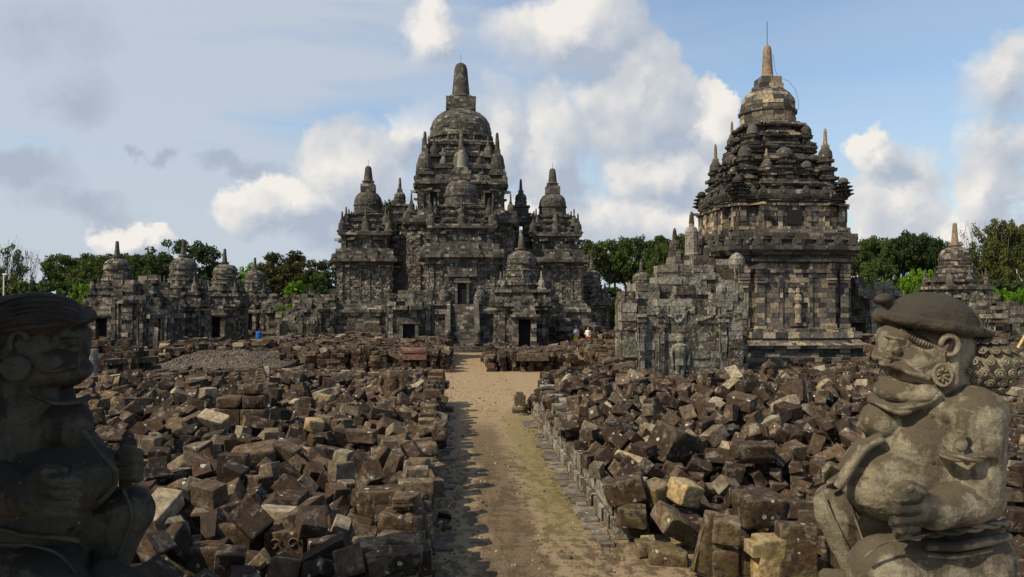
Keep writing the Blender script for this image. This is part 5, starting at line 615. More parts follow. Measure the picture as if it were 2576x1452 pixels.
    # porch, wings, links
    chapel(T, 'front_porch', CX, 78.6, 3.5, 4.4, seed=21, spire_top=20.6, m_top=M_PALE, rod=False, label='front porch with the dark doorway above the stairs')
    chapel(T, 'side_chapel', CX - 10.55, 86.2, 2.95, 3.3, seed=22, spire_top=20.1, label='left side chapel crowned by a bell and spire')
    chapel(T, 'side_chapel', CX + 10.65, 86.2, 2.95, 3.3, seed=23, spire_top=20.1, label='right side chapel crowned by a bell and spire')
    for s in (-1, 1):
        root = bpy.data.objects.new('corner_turret', None); COL.objects.link(root); root.parent = T
        cx, cy = CX + s * 7.05, 87.4; mb = MB()
        masonry(mb, Plan(cross(1.5, (), 2.2), cx, cy), [(0, .4), (4.2, .4), (4.2, 0), (11.6, 0), (11.7, .2), (12.0, .25), (12.0, 0)], .28, rng=rng, tone=.7)
        # open window storey on four piers
        for px in (-.75, .75):
            for py in (-.75, .75): masonry(mb, Plan(cross(.46), cx + px, cy + py), [(12.0, 0), (13.5, 0)], .3, rng=rng)
        mb.box(cx - .5, cx + .5, cy - .95, cy - .8, 12.0, 12.35, .3)
        masonry(mb, Plan(cross(1.0), cx, cy), [(13.5, .1), (13.8, .25), (14.0, .25), (14.05, 0), (14.6, 0), (14.7, .12), (14.9, .12), (14.9, -.15), (15.5, -.15), (15.6, 0), (15.8, 0), (15.8, -.35), (16.3, -.4)], .25, rng=rng, jit=.03, L=(.3, .5))
        masonry(mb, Round(.68, 10, cx, cy), dome_prof(16.2, 1.1, .68), .22, rng=rng, L=(.3, .4)); mb.box(cx - .3, cx + .3, cy - .3, cy + .3, 17.15, 17.6, .4)
        mb.build('turret_body', M_MAIN, root)
        mb = MB(); spire(mb, (cx, cy), .17, 17.6, 19.0, 10); mb.build('spire', M_MAIN, root, smooth=True)
    # terrace that joins the wings, with its mouldings
    mb = MB(); masonry(mb, Plan(cross(14.2, (), 4.6), CX, 87.4), base_prof(0, 4.1, .8), .28, rng=rng); masonry(mb, Plan(cross(15.4, (), 4.6), CX, 88), [(0, .3), (.8, .3), (.8, .1), (1.9, .1), (1.9, .3), (2.3, .3)], .28, rng=rng)
    masonry(mb, Plan(cross(8.4, (), 1.6), CX, 89), [(4, 0), (11.4, 0), (11.5, .2), (11.9, .2)], .29, rng=rng); mb.build('terrace', M_MAIN, T)
    # stairs
    yf = 74.0; S = bpy.data.objects.new('staircase', None); COL.objects.link(S); S.parent = T
    mb = MB(); n = 14
    for k in range(n):
        y0 = 69.9 + k * .30; z1 = .75 + (k + 1) * .262; x = -1.12
        while x < 1.1:
            ww = rng.uniform(.35, .7); x1 = min(1.12, x + ww); mb.box(CX + x + .006, CX + x1 - .006, y0 + rng.gauss(0, .01), yf + .3, z1 - .262 if k else 0, z1 - .01 * rng.random(), rng.random()); x = x1
    mb.build('steps', M_MAIN, S)
    for k, (hw, y0, z0, z1) in enumerate([(5.2, 68.6, 0, .28), (3.4, 69.0, .284, .52), (2.3, 69.4, .524, .75)]):
        mb = MB(); x = -hw
        while x < hw - .1:
            x1 = min(hw, x + rng.uniform(.5, 1.1)); mb.box(CX + x + .006, CX + x1 - .006, y0, 74.2, z0, z1, rng.random()); x = x1
        mb.build('landing', M_MAIN, S)
    for s in (-1, 1):
        mb = MB(); x0, x1 = sorted((CX + s * 1.14, CX + s * 1.62)); pr = [(69.5, .76), (69.5, 1.9), (70.1, 2.1), (74.15, 5.3), (74.15, .76)]
        b = [(x0, y, z) for y, z in pr] + [(x1, y, z) for y, z in pr]; nn = 5
        mb.add(b, [[4, 3, 2, 1, 0], [5, 6, 7, 8, 9]] + [[i, (i + 1) % nn, (i + 1) % nn + nn, i + nn] for i in range(nn)], .55); 
        mb.lathe(((x0 + x1) / 2, 69.45, .76), [(0, .3), (.3, .32), (.7, .24), (1.1, .3), (1.35, .12)], 10, .4); mb.build('parapet', M_MAIN, S)
        # makara guardian beside the door
        mb = MB(); mb.lathe((CX + s * 1.75, 73.75, 4.3), [(0, .42), (.4, .5), (.9, .55), (1.3, .42), (1.55, .3), (1.8, .32), (1.95, .1)], 9, .4); mb.build('guardian_carving', M_MAINW, S)
    doorway(T, CX, 74.05, 4.45, .88, 2.05, M_MAIN, M_SHADE, lintel=True, d=.35)
    mb = MB(); masonry(mb, Plan(cross(1.45, (), .25), CX, 73.95), [(7.1, 0), (9.0, 0), (9.0, .1), (9.3, .1), (9.3, -.15), (10.6, -.3)], .28, rng=rng, L=(.3, .6)); mb.build('door_pediment', M_MAIN, T)
    return T
main_temple()

# ---------------------------------------------------------------- patchwork temple on the right
def side_temple():
    X, Y = 20.35, 48.3; X, Y = 20.8, 48.0; T = thing('side_temple', 'large stone temple on the right with patchwork walls and a tan spire', 'temple', (X, Y, 0)); T.scale = (1.067, 1.067, 1.03); rng = random.Random(9)
    def pl(a, f=()): return Plan(cross(a, sym(list(f))))
    a = 3.42
    mb = MB(); base = [(0, 1.15), (.5, 1.15), (.5, .95), (.8, .95), (.8, .7), (1.15, .7), (1.15, .85), (1.4, .9), (1.4, .55), (1.9, .55), (1.9, .75), (2.1, .8), (2.25, .45), (2.5, .3), (2.5, .45), (2.85, .45), (2.85, .15)]
    pb = pl(a, [(-2.35, 2.35, .35)])
    masonry(mb, pb, base, .27, rng=rng, L=(.4, .9), jit=.014); mb.build('plinth', M_SIDE, T)
    pw = pl(a, [(-2.3, 2.3, .30), (2.72, 3.22, .16)]); pw.pts = Plan(cross(a, sorted([(-3.22, -2.72, .16), (-2.3, -1.86, .40), (-1.86, -.98, .30), (-.98, -.78, .38), (-.78, .78, .30), (.78, .98, .38), (.98, 1.86, .30), (1.86, 2.3, .40), (2.72, 3.22, .16)])) ).pts
    mb = MB(); masonry(mb, pw, [(2.82, .14), (3.05, .14), (3.1, .0), (6.35, .0), (6.35, .08), (6.55, .1), (6.55, 0), (6.9, 0)], .30, rng=rng, L=(.3, .55), jit=.012); mb.build('wall', M_SIDE, T)
    # capitals and bases of the pilasters
    for sx in (-1, 1):
        for x0, x1, p in ((2.66, 3.28, .2), (1.82, 2.34, .44)):
            for z0, z1, e in ((3.05, 3.2, .08), (3.2, 3.32, .04), (5.75, 5.88, .05), (5.92, 6.05, .09), (6.1, 6.3, .05)):
                mb = MB(); xa, xb = sorted((sx * x0, sx * x1)); mb.box(xa, xb, -a - p - e, -a - .05, z0, z1, rng.random()); mb.build('pilaster_moulding', M_SIDE, T)
                mb = MB(); mb.box(-a - p - e, -a - .05, xa, xb, z0, z1, rng.random()); mb.build('pilaster_moulding', M_SIDE, T)
    mb = MB(); pc = pl(a, [(-2.35, 2.35, .36)])
    masonry(mb, pc, [(6.9, .0), (7.0, .12), (7.2, .16), (7.2, .02), (7.4, .05), (7.4, .22), (7.55, .3), (7.7, .40), (7.95, .42), (7.95, .2), (8.3, .15), (8.3, .3), (8.7, .3), (8.7, .05), (8.95, 0)], .22, rng=rng, jit=.02); mb.build('cornice', M_SIDED, T)
    ante = antefix_mesh(M_SIDED, .5, .65); antefixes(ante, T, pc, .22, 7.95, rng, 1.25, skip=.15)
    p2 = pl(3.28); p2.pts = Plan(cross(3.28, sorted([(-3.12, -2.75, .12), (-2.1, -1.8, .35), (-1.8, -1.0, .25), (-1.0, -.7, .35), (-.7, .7, .25), (.7, 1.0, .35), (1.0, 1.8, .25), (1.8, 2.1, .35), (2.75, 3.12, .12)]))).pts
    mb = MB(); masonry(mb, p2, [(8.9, .1), (9.1, .1), (9.1, 0), (10.35, 0), (10.35, .1), (10.5, .1)], .28, rng=rng, L=(.3, .5), jit=.025); mb.build('attic_wall', M_SIDE, T)
    p3 = pl(3.08, [(-1.9, 1.9, .34)])
    mb = MB(); masonry(mb, p3, [(10.5, .1), (10.65, .2), (10.75, .12), (10.75, .24), (11.05, .32), (11.05, .1), (11.35, .0)], .2, rng=rng, jit=.02)
    z = 11.3; q = 2.95
    for k, (aa, hh) in enumerate([(2.75, .8), (2.5, .8), (2.22, .8), (1.95, .8), (1.68, .75), (1.48, .7)]):
        p = pl(aa, [(-.55 * aa, .55 * aa, .28)]); masonry(mb, p, [(z, -.08), (z + hh * .4, -.08), (z + hh * .4, .14), (z + hh * .55, .2), (z + hh * .75, .16), (z + hh * .78, -.02), (z + hh, -.1)], .19, rng=rng, jit=.04, L=(.35, .65)); z += hh
    mb.build('roof_tier', M_SIDED, T)
    antefixes(antefix_mesh(M_SIDED, .45, .5), T, p3, .16, 11.05, rng, 1.4, skip=.25)
    def st(x, y, z, H, r, m=M_SIDED, top=None):
        mb = MB(); n = 4
        for i in range(n):
            zi = H * .6 * i / n; hh = H * .6 / n; rr = r * (1.18 - .1 * i)
            masonry(mb, Plan(cross(rr * .9, sym([(-rr * .4, rr * .4, .08)]))) if i < 3 else Round(rr, 10), [(zi, -.07), (zi + hh * .45, -.07), (zi + hh * .5, .07), (zi + hh * .8, .09), (zi + hh * .85, -.04), (zi + hh, -.08)], hh * .34, L=(.25, .45), rng=rng, jit=.025)
        mb.lathe((0, 0, H * .6), [(0, r * .85), (H * .1, r * .78), (H * .16, r * .5), (H * .18, r * .34)], 12, rng.random())
        o = mb.build('stupa', m, T, loc=(x, y, z))
        if top: mb = MB(); mb.box(-r * .36, r * .36, -r * .36, r * .36, H * .74, H * .82, .4); mb.lathe((0, 0, H * .82), [(0, r * .3), (H * .05, r * .25), (H * .22, r * .19), (H * .27, r * .12), (H * .28, .02)], 10); mb.build('pinnacle', top, o)
    for sx in (-1, 1):
        for sy in (-1, 1):
            st(sx * 2.45, sy * 2.45, 11.2, 3.7, .48, top=M_TAN if (sx, sy) != (-1, -1) else None); st(sx * 1.65, sy * 1.65, 13.1, 3.2, .40, top=M_TAN if (sx, sy) == (-1, 1) else None); st(sx * 3.15, sy * 3.15, 10.95, 1.5, .34)
            st(sx * 2.6, sy * 1.2, 11.4, 2.1, .4); st(sx * 1.2, sy * 2.6, 11.4, 2.3, .4, M_SIDE if sx < 0 else M_SIDED, M_TAN if sx < 0 and sy < 0 else None)
            st(sx * .85, sy * 1.75, 13.4, 2.0, .34); st(sx * 1.75, sy * .85, 13.4, 2.0, .34)
    for (x, y) in ((0, -1), (0, 1), (-1, 0), (1, 0)): st(x * 2.25, y * 2.25, 12.1, 2.5, .66); st(x * 1.4, y * 1.4, 14.4, 2.3, .38, top=M_SIDE)
    mb = MB(); r = 1.66; masonry(mb, Round(r, 16), dome_prof(z - .3, 18.5 - z + .2, r), .3, rng=rng, jit=.02, L=(.4, .7)); mb.build('bell_dome', M_SIDE, T)
    mb = MB(); masonry(mb, Plan(cross(.62)), [(18.2, .1), (18.55, .1), (18.55, 0), (19.0, 0)], .3, rng=rng, L=(.4, .6)); mb.build('harmika', M_SIDE, T)
    mb = MB(); spire(mb, (0, 0), .31, 18.95, 21.2, 14, .4); mb.build('spire', M_TAN, T, smooth=True)
    lightning_rod(T, (0, 0, 21.15), 1.55, [(.30, -.1, 20.6), (.36, -.15, 20.1), (.44, -.2, 19.5), (.56, -.3, 19.0), (1.1, -.5, 18.75), (1.5, -.6, 18.2), (1.68, -.6, 17.6), (1.72, -.6, 16.9)])
    # carved figure in its niche on the front wall
    mb = MB(); mb.lathe((0.1, -3.8, 3.4), [(0, .2), (.5, .16), (.9, .22), (1.1, .13), (1.35, .24), (1.6, .2), (1.7, .08), (1.8, .13), (2.0, .12), (2.08, .03)], 10, .75); mb.box(-.35, .55, -3.85, -3.72, 3.2, 3.4, .6); mb.box(-.3, .5, -3.83, -3.7, 5.5, 5.65, .3); mb.build('relief_figure', M_SIDE, T)
    mb = MB(); mb.box(-.45, .45, -3.62, -3.50, 9.25, 10.1); o = mb.build('niche_shade_slab', M_SHADE, T)
    return T
side_temple()

# ---------------------------------------------------------------- small shrines (whole) and ruined ones
def small_shrine(label, x, y, z=0., s=1., seed=1, door=True, m=M_PERW, dome=True, rz=0, group='small shrines round the main temple', spire_m=None, top=10.7, low=0):
    T = thing('small_shrine', label, 'shrine', (x, y, z), rz, group); T.scale = (s, s, s); rng = random.Random(seed); a = 1.95
    pb = Plan(cross(a, sym([(-.9, .9, .35)]))); mb = MB()
    masonry(mb, pb, [(0, .5), (.35, .5), (.35, .35), (.6, .3), (.8, .15), (1.0, .15), (1.0, .3), (1.2, .3), (1.2, .1)], .22, rng=rng, L=(.35, .6)); mb.build('plinth', m, T)
    pw = Plan(cross(a - .05, sorted([(-1.8, -1.5, .1), (-.85, .85, .35), (1.5, 1.8, .1)]))); mb = MB()
    masonry(mb, pw, [(1.2, .1), (1.4, .1), (1.4, 0), (4.0, 0), (4.0, .12), (4.2, .15)], .28, rng=rng, L=(.3, .55), jit=.03); mb.build('wall', m, T)
    mb = MB(); masonry(mb, pb, [(4.2, .05), (4.35, .25), (4.6, .28), (4.6, .05), (5.0, 0), (5.0, -.1), (5.45, -.15), (5.45, .05), (5.7, .05), (5.7, -.4), (6.0, -.45), (6.05, -.3), (6.25, -.3), (6.25, -.6)], .2, rng=rng, jit=.03, L=(.3, .6)); mb.build('roof_tier', m, T)
    ante = antefix_mesh(m, .42, .5); antefixes(ante, T, pb, .15, 4.6, rng, 1.3)
    for k in range(8):
        q = 2 * math.pi * k / 8 + math.pi / 4; rr = 1.75 * (1.25 if k % 2 == 0 else 1)
        m2 = MB(); stupika(m2, (0, 0, 0), 1.5, .3, 8, rng.random()); m2.build('stupa', m, T, loc=(rr * math.cos(q) * .98, rr * math.sin(q) * .98, 5.7))
    mb = MB(); r = 1.2; masonry(mb, Round(1.45, 14), [(6.2, 0), (6.5, .05), (6.5, -.1), (6.8, -.1), (6.8, -.02), (7.0, -.05), (7.0, -.2), (7.25, -.2)], .2, rng=rng, L=(.3, .5), jit=.02)
    masonry(mb, Round(r, 14), dome_prof(7.2, 1.75, r), .22, rng=rng, L=(.3, .5), jit=.015); mb.build('bell_dome', m, T)
    mb = MB(); mb.lathe((0, 0, 8.85), [(0, .42), (.16, .4), (.2, .5), (.3, .5), (.32, .28), (top - 9.6, .2), (top - 8.95, .15), (top - 8.85, .12)], 10, .5); mb.build('spire', spire_m or m, T)
    if door:
        mb = MB(); masonry(mb, Plan(cross(1.0, (), .55), 0, -2.75), [(3.3, 0), (3.5, .12), (3.7, .12), (3.7, -.1), (4.4, -.25)], .26, rng=rng, L=(.3, .55))
        for sx in (-1, 1): masonry(mb, Plan(cross(.22, (), .45), sx * .72, -2.72), [(.9, 0), (3.3, 0)], .34, rng=rng, L=(.3, .5))
        mb.box(-.5, .5, -3.1, -2.3, .6, 1.15, .4); mb.build('porch', m, T)
        mb = MB(); mb.box(-.495, .495, -2.42, -2.32, 1.2, 3.28); mb.build('door_shade_slab', M_SHADE, T)
    return T
def PX(u, Y): return P(u, 750, Y).x
small_shrine('small stone shrine with bell roof and dark doorway right of the main stairs', PX(1311, 62), 62, 0, 1, 31, True)
row = [('leftmost small shrine with tall spire behind a ruined wall', 294, 72, 32), ('small shrine with the broadest dark bell, in front of a round tree', 461, 70, 33), ('small shrine with pale band on its bell, third of the left row', 565, 79, 34), ('smallest shrine at the far end of the left row', 641, 96, 35)]
for lb, u, Y, sd_ in row: small_shrine(lb, PX(u, Y), Y, 0, .95 if Y > 75 else .97, sd_, True, top=10.6)
small_shrine('pale grey shrine with tan spire behind the right guardian statue', PX(2403, 61), 61, 0, 1.05, 36, True, spire_m=M_TAN, top=10.9)
small_shrine('slim shrine with tan pinnacle between the trees and the ruined portal', PX(1613, 92), 92, 0, .92, 37, False, group='small shrines round the main temple')
small_shrine('shrine with a pointed grey pinnacle left of the patchwork temple', PX(1684, 84), 84, 0, .95, 38, False)
small_shrine('dark shrine just right of the main temple', PX(1488, 92), 92, 0, .95, 39, False)
def ruin(name, label, cx, cy, hx, hy, H, seed, m=M_PERW, z=0, door=None, steps=6, cat='ruined shrine', rz=0, drop=.5, group=None, tone=None, L=(.35, .8), h=.32):
    """stone shell that breaks off raggedly towards its top."""
    T = thing(name, label, cat, (cx, cy, z), rz, group); rng = random.Random(seed); mb = MB()
    f = sorted([(-hx * .95, -hx * .75, .12), (-hx * .35, hx * .35, .2), (hx * .75, hx * .95, .12)]); fy = sorted([(-hy * .95, -hy * .75, .12), (-hy * .35, hy * .35, .2), (hy * .75, hy * .95, .12)])
    masonry(mb, Plan(cross(hx + .15, (), hy + .15)), [(0, .3), (.4, .3), (.4, .15), (.9, .1), (.9, .25), (1.15, .25)], h, rng=rng, L=L); mb.build('plinth', m, T)
    mb = MB(); ht = H * drop
    masonry(mb, Plan(cross(hx, f, hy, fy)), [(1.15, 0), (ht, 0)], h, rng=rng, L=L, jit=.04, depth=.5)
    # ragged upper courses: stones present with falling likelihood, taller at chosen bumps
    bumps = [(rng.uniform(-hx, hx), rng.uniform(-hy, hy), rng.uniform(.5, 1.)) for _ in range(4)]
    A = 2 * hx; n = int(2 * hx / .62); k = int(2 * hy / .6)
    for i in range(n):
        for j in range(k):
            x = -hx + (i + .5) * 2 * hx / n; y = -hy + (j + .5) * 2 * hy / k
            edge = min(hx - abs(x), hy - abs(y)) < .75
            if not edge and rng.random() < .4: continue
            zz = ht; top = ht + (H - ht) * max(0, max(b[2] * (1 - math.hypot(x - b[0], y - b[1]) / (1.3 + hx * .4)) for b in bumps)) + rng.uniform(-.3, .3)
            while zz < top:
                hh = h * rng.uniform(.85, 1.1); w2 = hx / n * rng.uniform(.85, 1.12); d2 = hy / k * rng.uniform(.85, 1.1); e = rng.gauss(0, .05); f2 = rng.gauss(0, .05); c = rng.uniform(-.12, .12)
                co, si = math.cos(c), math.sin(c); q = [(-w2, -d2), (w2, -d2), (w2, d2), (-w2, d2)]; q = [(x + e + a * co - b * si, y + f2 + a * si + b * co) for a, b in q]
                mb.hexa([(a, b, zz) for a, b in q], [(a, b, zz + hh - .012) for a, b in q], rng.random() if tone is None else tone); zz += hh
    mb.build('wall', m, T)
    if door:
        w_, h_, z_ = door; fr = doorway(T, 0, -hy - .2, z_, w_, h_, m, M_SHADE, d=.5)
    return T
ruin('ruined_shrine', 'roofless brown shrine with square doorway left of the main stairs', PX(1033, 62), 62, 1.75, 1.7, 6.1, 41, door=(.95, 1.75, 1.2), drop=.72)
ruin('ruined_shrine', 'ruined shrine with white plaster patch on the far left', PX(345, 60), 60, 1.15, 1.6, 7.9, 42, drop=.62, m=M_PERW)
ruin('ruined_shrine', 'broken shrine stump between the white plastered ruin and the broad bell', PX(405, 60), 60, 1.0, 1.2, 6.3, 43, drop=.6)
ruin('ruined_shrine', 'low ruined shrine at the right end of the left shrine row', PX(700, 90), 90, 1.6, 1.8, 6.0, 44, drop=.6)
ruin('ruined_wall', 'low broken wall hiding the foot of the pollarded tree', PX(748, 78), 78, 2.0, .7, 3.6, 50, drop=.75, cat='ruined wall')
ruin('ruined_shrine', 'broad ruined shrine beside the left end of the main temple terrace', PX(800, 84), 84, 2.2, 2.2, 6.2, 45, drop=.62)
ruin('ruined_shrine', 'stepped shrine ruin of big grey blocks between the patchwork temple and right guardian', PX(2235, 47), 47.5, 2.1, 1.8, 6.4, 46, m=M_RUIN, drop=.6, h=.45, L=(.6, 1.1))
ruin('ruined_shrine', 'low crumbling shrine wall at the right edge behind the guardian', PX(2550, 56), 57, 3.2, 2, 4.9, 47, drop=.7)
ruin('ruined_shrine', 'small ruin right of the main stairs behind the visitors', PX(1440, 64), 65, 2.0, 1.2, 3.4, 48, drop=.75)
# dark stepped stack beside the left guardian
ruin('stone_stack', 'dark stacked stone pedestal standing right of the left guardian head', PX(280, 43), 43, 1.7, 1.2, 2.5, 49, m=M_RUBF, drop=.7, cat='stone stack', tone=.1)
# ---------------------------------------------------------------- porch of the patchwork temple, towards the path
def temple_porch():
    T = bpy.data.objects['side_temple']; rng = random.Random(77)
    root = bpy.data.objects.new('porch', None); COL.objects.link(root); root.parent = T; cx = -4.75
    mb = MB(); p = Plan(cross(1.55, (), 1.6), cx, 0)
    masonry(mb, p, [(0, .6), (.8, .6), (.8, .4), (2.2, .4), (2.2, .6), (2.5, .4), (2.85, .2), (2.85, 0), (6.0, 0), (6.0, .25), (6.25, .3), (6.25, .1), (6.6, 0), (6.6, .25), (6.95, .25), (6.95, -.2), (7.5, -.3)], .27, rng=rng, jit=.03); mb.build('wall', M_SIDE, root)
    def st(x, y, z, H, r, m, top=True):
        mb = MB(); masonry(mb, Round(r, 10), [(0, 0), (.2, .05), (.3, -.03), (H * .55, -.03)], .22, rng=rng, L=(.3, .5)); mb.lathe((0, 0, H * .55), [(0, r * .95), (H * .1, r * .7), (H * .12, r * .4), (H * .2, r * .38)], 12, .5)
        o = mb.build('stupa', m, root, loc=(x, y, z))
        if top: mb = MB(); mb.lathe((0, 0, H * .74), [(0, r * .42), (H * .18, r * .3), (H * .26, r * .12)], 10); mb.build('pinnacle', M_RUBF, o)
    st(cx - .3, -.6, 7.4, 2.9, .42, M_PALE); st(cx + .75, -1.0, 6.9, 1.9, .48, M_SIDED, False); st(cx - .9, .9, 7.0, 2.4, .38, M_SIDED); st(cx - 1.2, -1.1, 6.9, 1.3, .3, M_SIDED, False)
temple_porch()

# ---------------------------------------------------------------- carved portal ruin in front of it
def portal_ruin():
    Y = 35.0; x0, x1 = PX(1566, Y), PX(1868, Y); rng = random.Random(3)
    T = thing('portal_ruin', 'broken carved wall with white lichen standing in the right rubble field', 'ruined wall', ((x0 + x1) / 2, Y, 0)); w = x1 - x0; a = w / 2
    def bx(mb, xa, xb, ya, yb, za, zb, h=.42, L=(.45, .75), jit=.03, miss=0):
        masonry(mb, Plan([(xa, ya), (xb, ya), (xb, yb), (xa, yb)]), [(za, 0), (zb, 0)], h, L=L, rng=rng, jit=jit, gap=.03, miss=miss, depth=.35)
    mb = MB()
    bx(mb, -a + .75, a - .85, 0, 1.3, 0, 4.6); bx(mb, -a, -a + .72, .15, 1.6, 0, 4.75, miss=.03); bx(mb, a - .8, a - .08, -.25, 1.8, 0, 4.3)
    bx(mb, -a + 1.9, a - 1.2, .1, 1.5, 4.6, 4.95); mb.build('wall', M_RUIN, T)
    for x0_, x1_, y0_, z1_, mx, my in ((-a + .78, -a + 1.02, -.2, 4.2, .08, .06), (-a + 1.75, -a + 2.0, -.12, 4.5, .06, .05), (a - 1.15, a - .86, -.22, 4.5, .08, .1)):
        mb = MB(); bx(mb, x0_, x1_, y0_, -.01, .3, z1_, L=(.2, .3))
        for za in (.9, 1.1, 3.6, 3.85, 4.1): mb.box(x0_ - mx, x1_ + mx, y0_ - my, .02, za, za + .13, rng.random())
        mb.build('pilaster', M_RUIN, T)
    # worn standing figure carved between the pilasters, scrolls above it
    mb = MB(); c = -.15
    for s in (-.12, .12): mb.lathe((c + s, .02, .6), [(0, .13), (.4, .1), (.9, .14), (1.3, .17)], 9, .6)
    mb.lathe((c, .06, 1.8), [(0, .3), (.3, .24), (.7, .34), (.95, .36), (1.05, .15), (1.15, .2), (1.35, .22), (1.5, .12)], 10, .7)
    mb.tube([(c - .3, .0, 2.75), (c - .42, -.02, 2.3), (c - .36, -.06, 1.7)], [.1, .08, .06], 7, .7); mb.tube([(c + .3, .0, 2.75), (c + .45, -.02, 2.3), (c + .4, -.05, 1.8)], [.1, .08, .06], 7, .7); mb.build('relief_figure', M_RUIN, T)
    mb = MB()
    pts = []
    for k in range(34): t = k / 33; x = -1.3 + 2.9 * t; pts.append((x, -.03, 4.1 + .22 * math.sin(t * 14) + .1 * math.cos(t * 23)))
    mb.tube(pts, [.07 + .03 * math.sin(k * 1.7) for k in range(34)], 6, .8)
    mb.build('scroll_carving', M_RUIN, T)
    # stacked roof remains behind
    T2 = thing('stone_stack', 'stepped stack of dark brown blocks behind the carved lichen wall', 'stone stack', (0, 0, 0)); mb = MB()
    for (u0, u1, Yq, ztop, zb) in [(1568, 1600, 37, 5.35, 0), (1600, 1660, 37.4, 5.75, 0), (1655, 1760, 38.2, 6.1, 0), (1665, 1850, 38.6, 6.75, 4.0), (1745, 1850, 39.2, 7.1, 4), (1700, 1870, 37.6, 5.6, 0), (1790, 1880, 37.0, 5.25, 0)]:
        xa, xb = PX(u0, Yq), PX(u1, Yq); masonry(mb, Plan([(xa, Yq), (xb, Yq), (xb, Yq + 1.6), (xa, Yq + 1.6)]), [(zb, 0), (ztop, 0)], .42, L=(.6, 1.1), rng=rng, jit=.06, gap=.035, depth=.4)
    mb.build('stacked_blocks', M_RUIN, T2)
    M_ = M_RUIN
    for (u, v, Yq, s) in [(1853, 655, 38.0, .45), (1815, 725, 37.2, .3)]:
        p = P(u, v, Yq); mb = MB(); mb.lathe((0, 0, -s), [(0, s * .8), (s * .5, s), (s * 1.2, s * .9), (s * 1.7, s * .5), (s * 1.9, .05)], 10, .5); o = mb.build('carved_finial', M_, T2, loc=tuple(p))
portal_ruin()

# ---------------------------------------------------------------- ground
def ground():
    m, nt, b = mat('packed_earth'); N = nt.nodes; L = nt.links
    geo = N.new('ShaderNodeNewGeometry'); pos = geo.outputs['Position']; sep = N.new('ShaderNodeSeparateXYZ'); L.new(pos, sep.inputs[0]); X, Y = sep.outputs[0], sep.outputs[1]
    n1 = nnoise(nt, pos, .55, 6, .65); n2 = nnoise(nt, pos, 3.5, 6, .7); n3 = nnoise(nt, pos, 26, 4, .7)
    mp = N.new('ShaderNodeMapping'); mp.inputs['Scale'].default_value = (1, .28, 1); L.new(pos, mp.inputs[0]); n4 = nnoise(nt, mp.outputs[0], 2.4, 6, .75, .3)
    c = ramp(nt, n2, [(.3, (.21, .150, .088)), (.5, (.29, .212, .126)), (.72, (.38, .285, .17))])
    c = nmix(nt, 1.0, c, ramp(nt, n3, [(.3, (.72,) * 3), (.55, (1, 1, 1)), (.75, (1.25, 1.22, 1.15))]), 'MULTIPLY')
    def band(x, c0, w, soft): return nmath(nt, 'DIVIDE', nmath(nt, 'SUBTRACT', w, nmath(nt, 'ABSOLUTE', nmath(nt, 'SUBTRACT', x, c0))), soft, clamp=True)
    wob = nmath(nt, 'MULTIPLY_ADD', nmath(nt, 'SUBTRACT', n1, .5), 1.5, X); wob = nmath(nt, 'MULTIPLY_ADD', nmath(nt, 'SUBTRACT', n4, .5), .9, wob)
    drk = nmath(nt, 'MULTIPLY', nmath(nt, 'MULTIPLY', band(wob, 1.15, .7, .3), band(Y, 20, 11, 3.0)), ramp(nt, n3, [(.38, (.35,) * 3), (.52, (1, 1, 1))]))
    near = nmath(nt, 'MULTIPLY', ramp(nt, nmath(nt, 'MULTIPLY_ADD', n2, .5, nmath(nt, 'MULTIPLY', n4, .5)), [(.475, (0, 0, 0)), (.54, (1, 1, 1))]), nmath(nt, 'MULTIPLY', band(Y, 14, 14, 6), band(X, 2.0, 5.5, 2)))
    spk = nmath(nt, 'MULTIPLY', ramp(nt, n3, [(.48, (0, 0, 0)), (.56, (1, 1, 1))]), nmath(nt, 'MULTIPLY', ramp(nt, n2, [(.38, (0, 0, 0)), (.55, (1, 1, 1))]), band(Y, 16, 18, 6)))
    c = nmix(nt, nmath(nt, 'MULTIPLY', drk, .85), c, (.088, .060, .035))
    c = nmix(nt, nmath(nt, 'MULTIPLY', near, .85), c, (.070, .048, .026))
    c = nmix(nt, nmath(nt, 'MULTIPLY', spk, .65), c, (.065, .048, .028))
    mo = nmath(nt, 'MULTIPLY', nmath(nt, 'MULTIPLY', band(wob, 2.6, .78, .35), band(Y, 24, 9.5, 2.5)), ramp(nt, n2, [(.3, (.45,) * 3), (.6, (1, 1, 1))]))
    mo2 = nmath(nt, 'MULTIPLY', nmath(nt, 'MULTIPLY', band(X, 1.3, 2.0, 1), band(Y, 33, 2.6, 1.6)), ramp(nt, n4, [(.5, (0, 0, 0)), (.58, (1, 1, 1))]))
    mo3 = nmath(nt, 'MULTIPLY', nmath(nt, 'MULTIPLY', band(X, 1.0, 3.0, 1.5), band(Y, 42, 2.6, 1.6)), ramp(nt, n4, [(.55, (0, 0, 0)), (.62, (1, 1, 1))]))
    c = nmix(nt, nmath(nt, 'MULTIPLY', nmath(nt, 'MAXIMUM', mo, nmath(nt, 'MAXIMUM', mo2, mo3)), .62), c, (.140, .122, .034))
    far = nmath(nt, 'MULTIPLY_ADD', Y, .05, -4.9, clamp=True); c = nmix(nt, far, c, (.05, .075, .02))
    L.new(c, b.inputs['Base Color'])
    bp = N.new('ShaderNodeBump'); bp.inputs['Strength'].default_value = .5; bp.inputs['Distance'].default_value = .03
    L.new(nmath(nt, 'ADD', n3, nmath(nt, 'MULTIPLY', n4, 1.5)), bp.inputs['Height']); L.new(bp.outputs[0], b.inputs['Normal'])
    mb = MB(); s = 1200; mb.v = [(-s, -s, 0), (s, -s, 0), (s, s, 0), (-s, s, 0)]; mb.f = [[0, 1, 2, 3]]; mb.t = [.5]
    tag(mb.build('ground', m), 'sandy earth path and bare ground between the rubble fields', kind='structure')
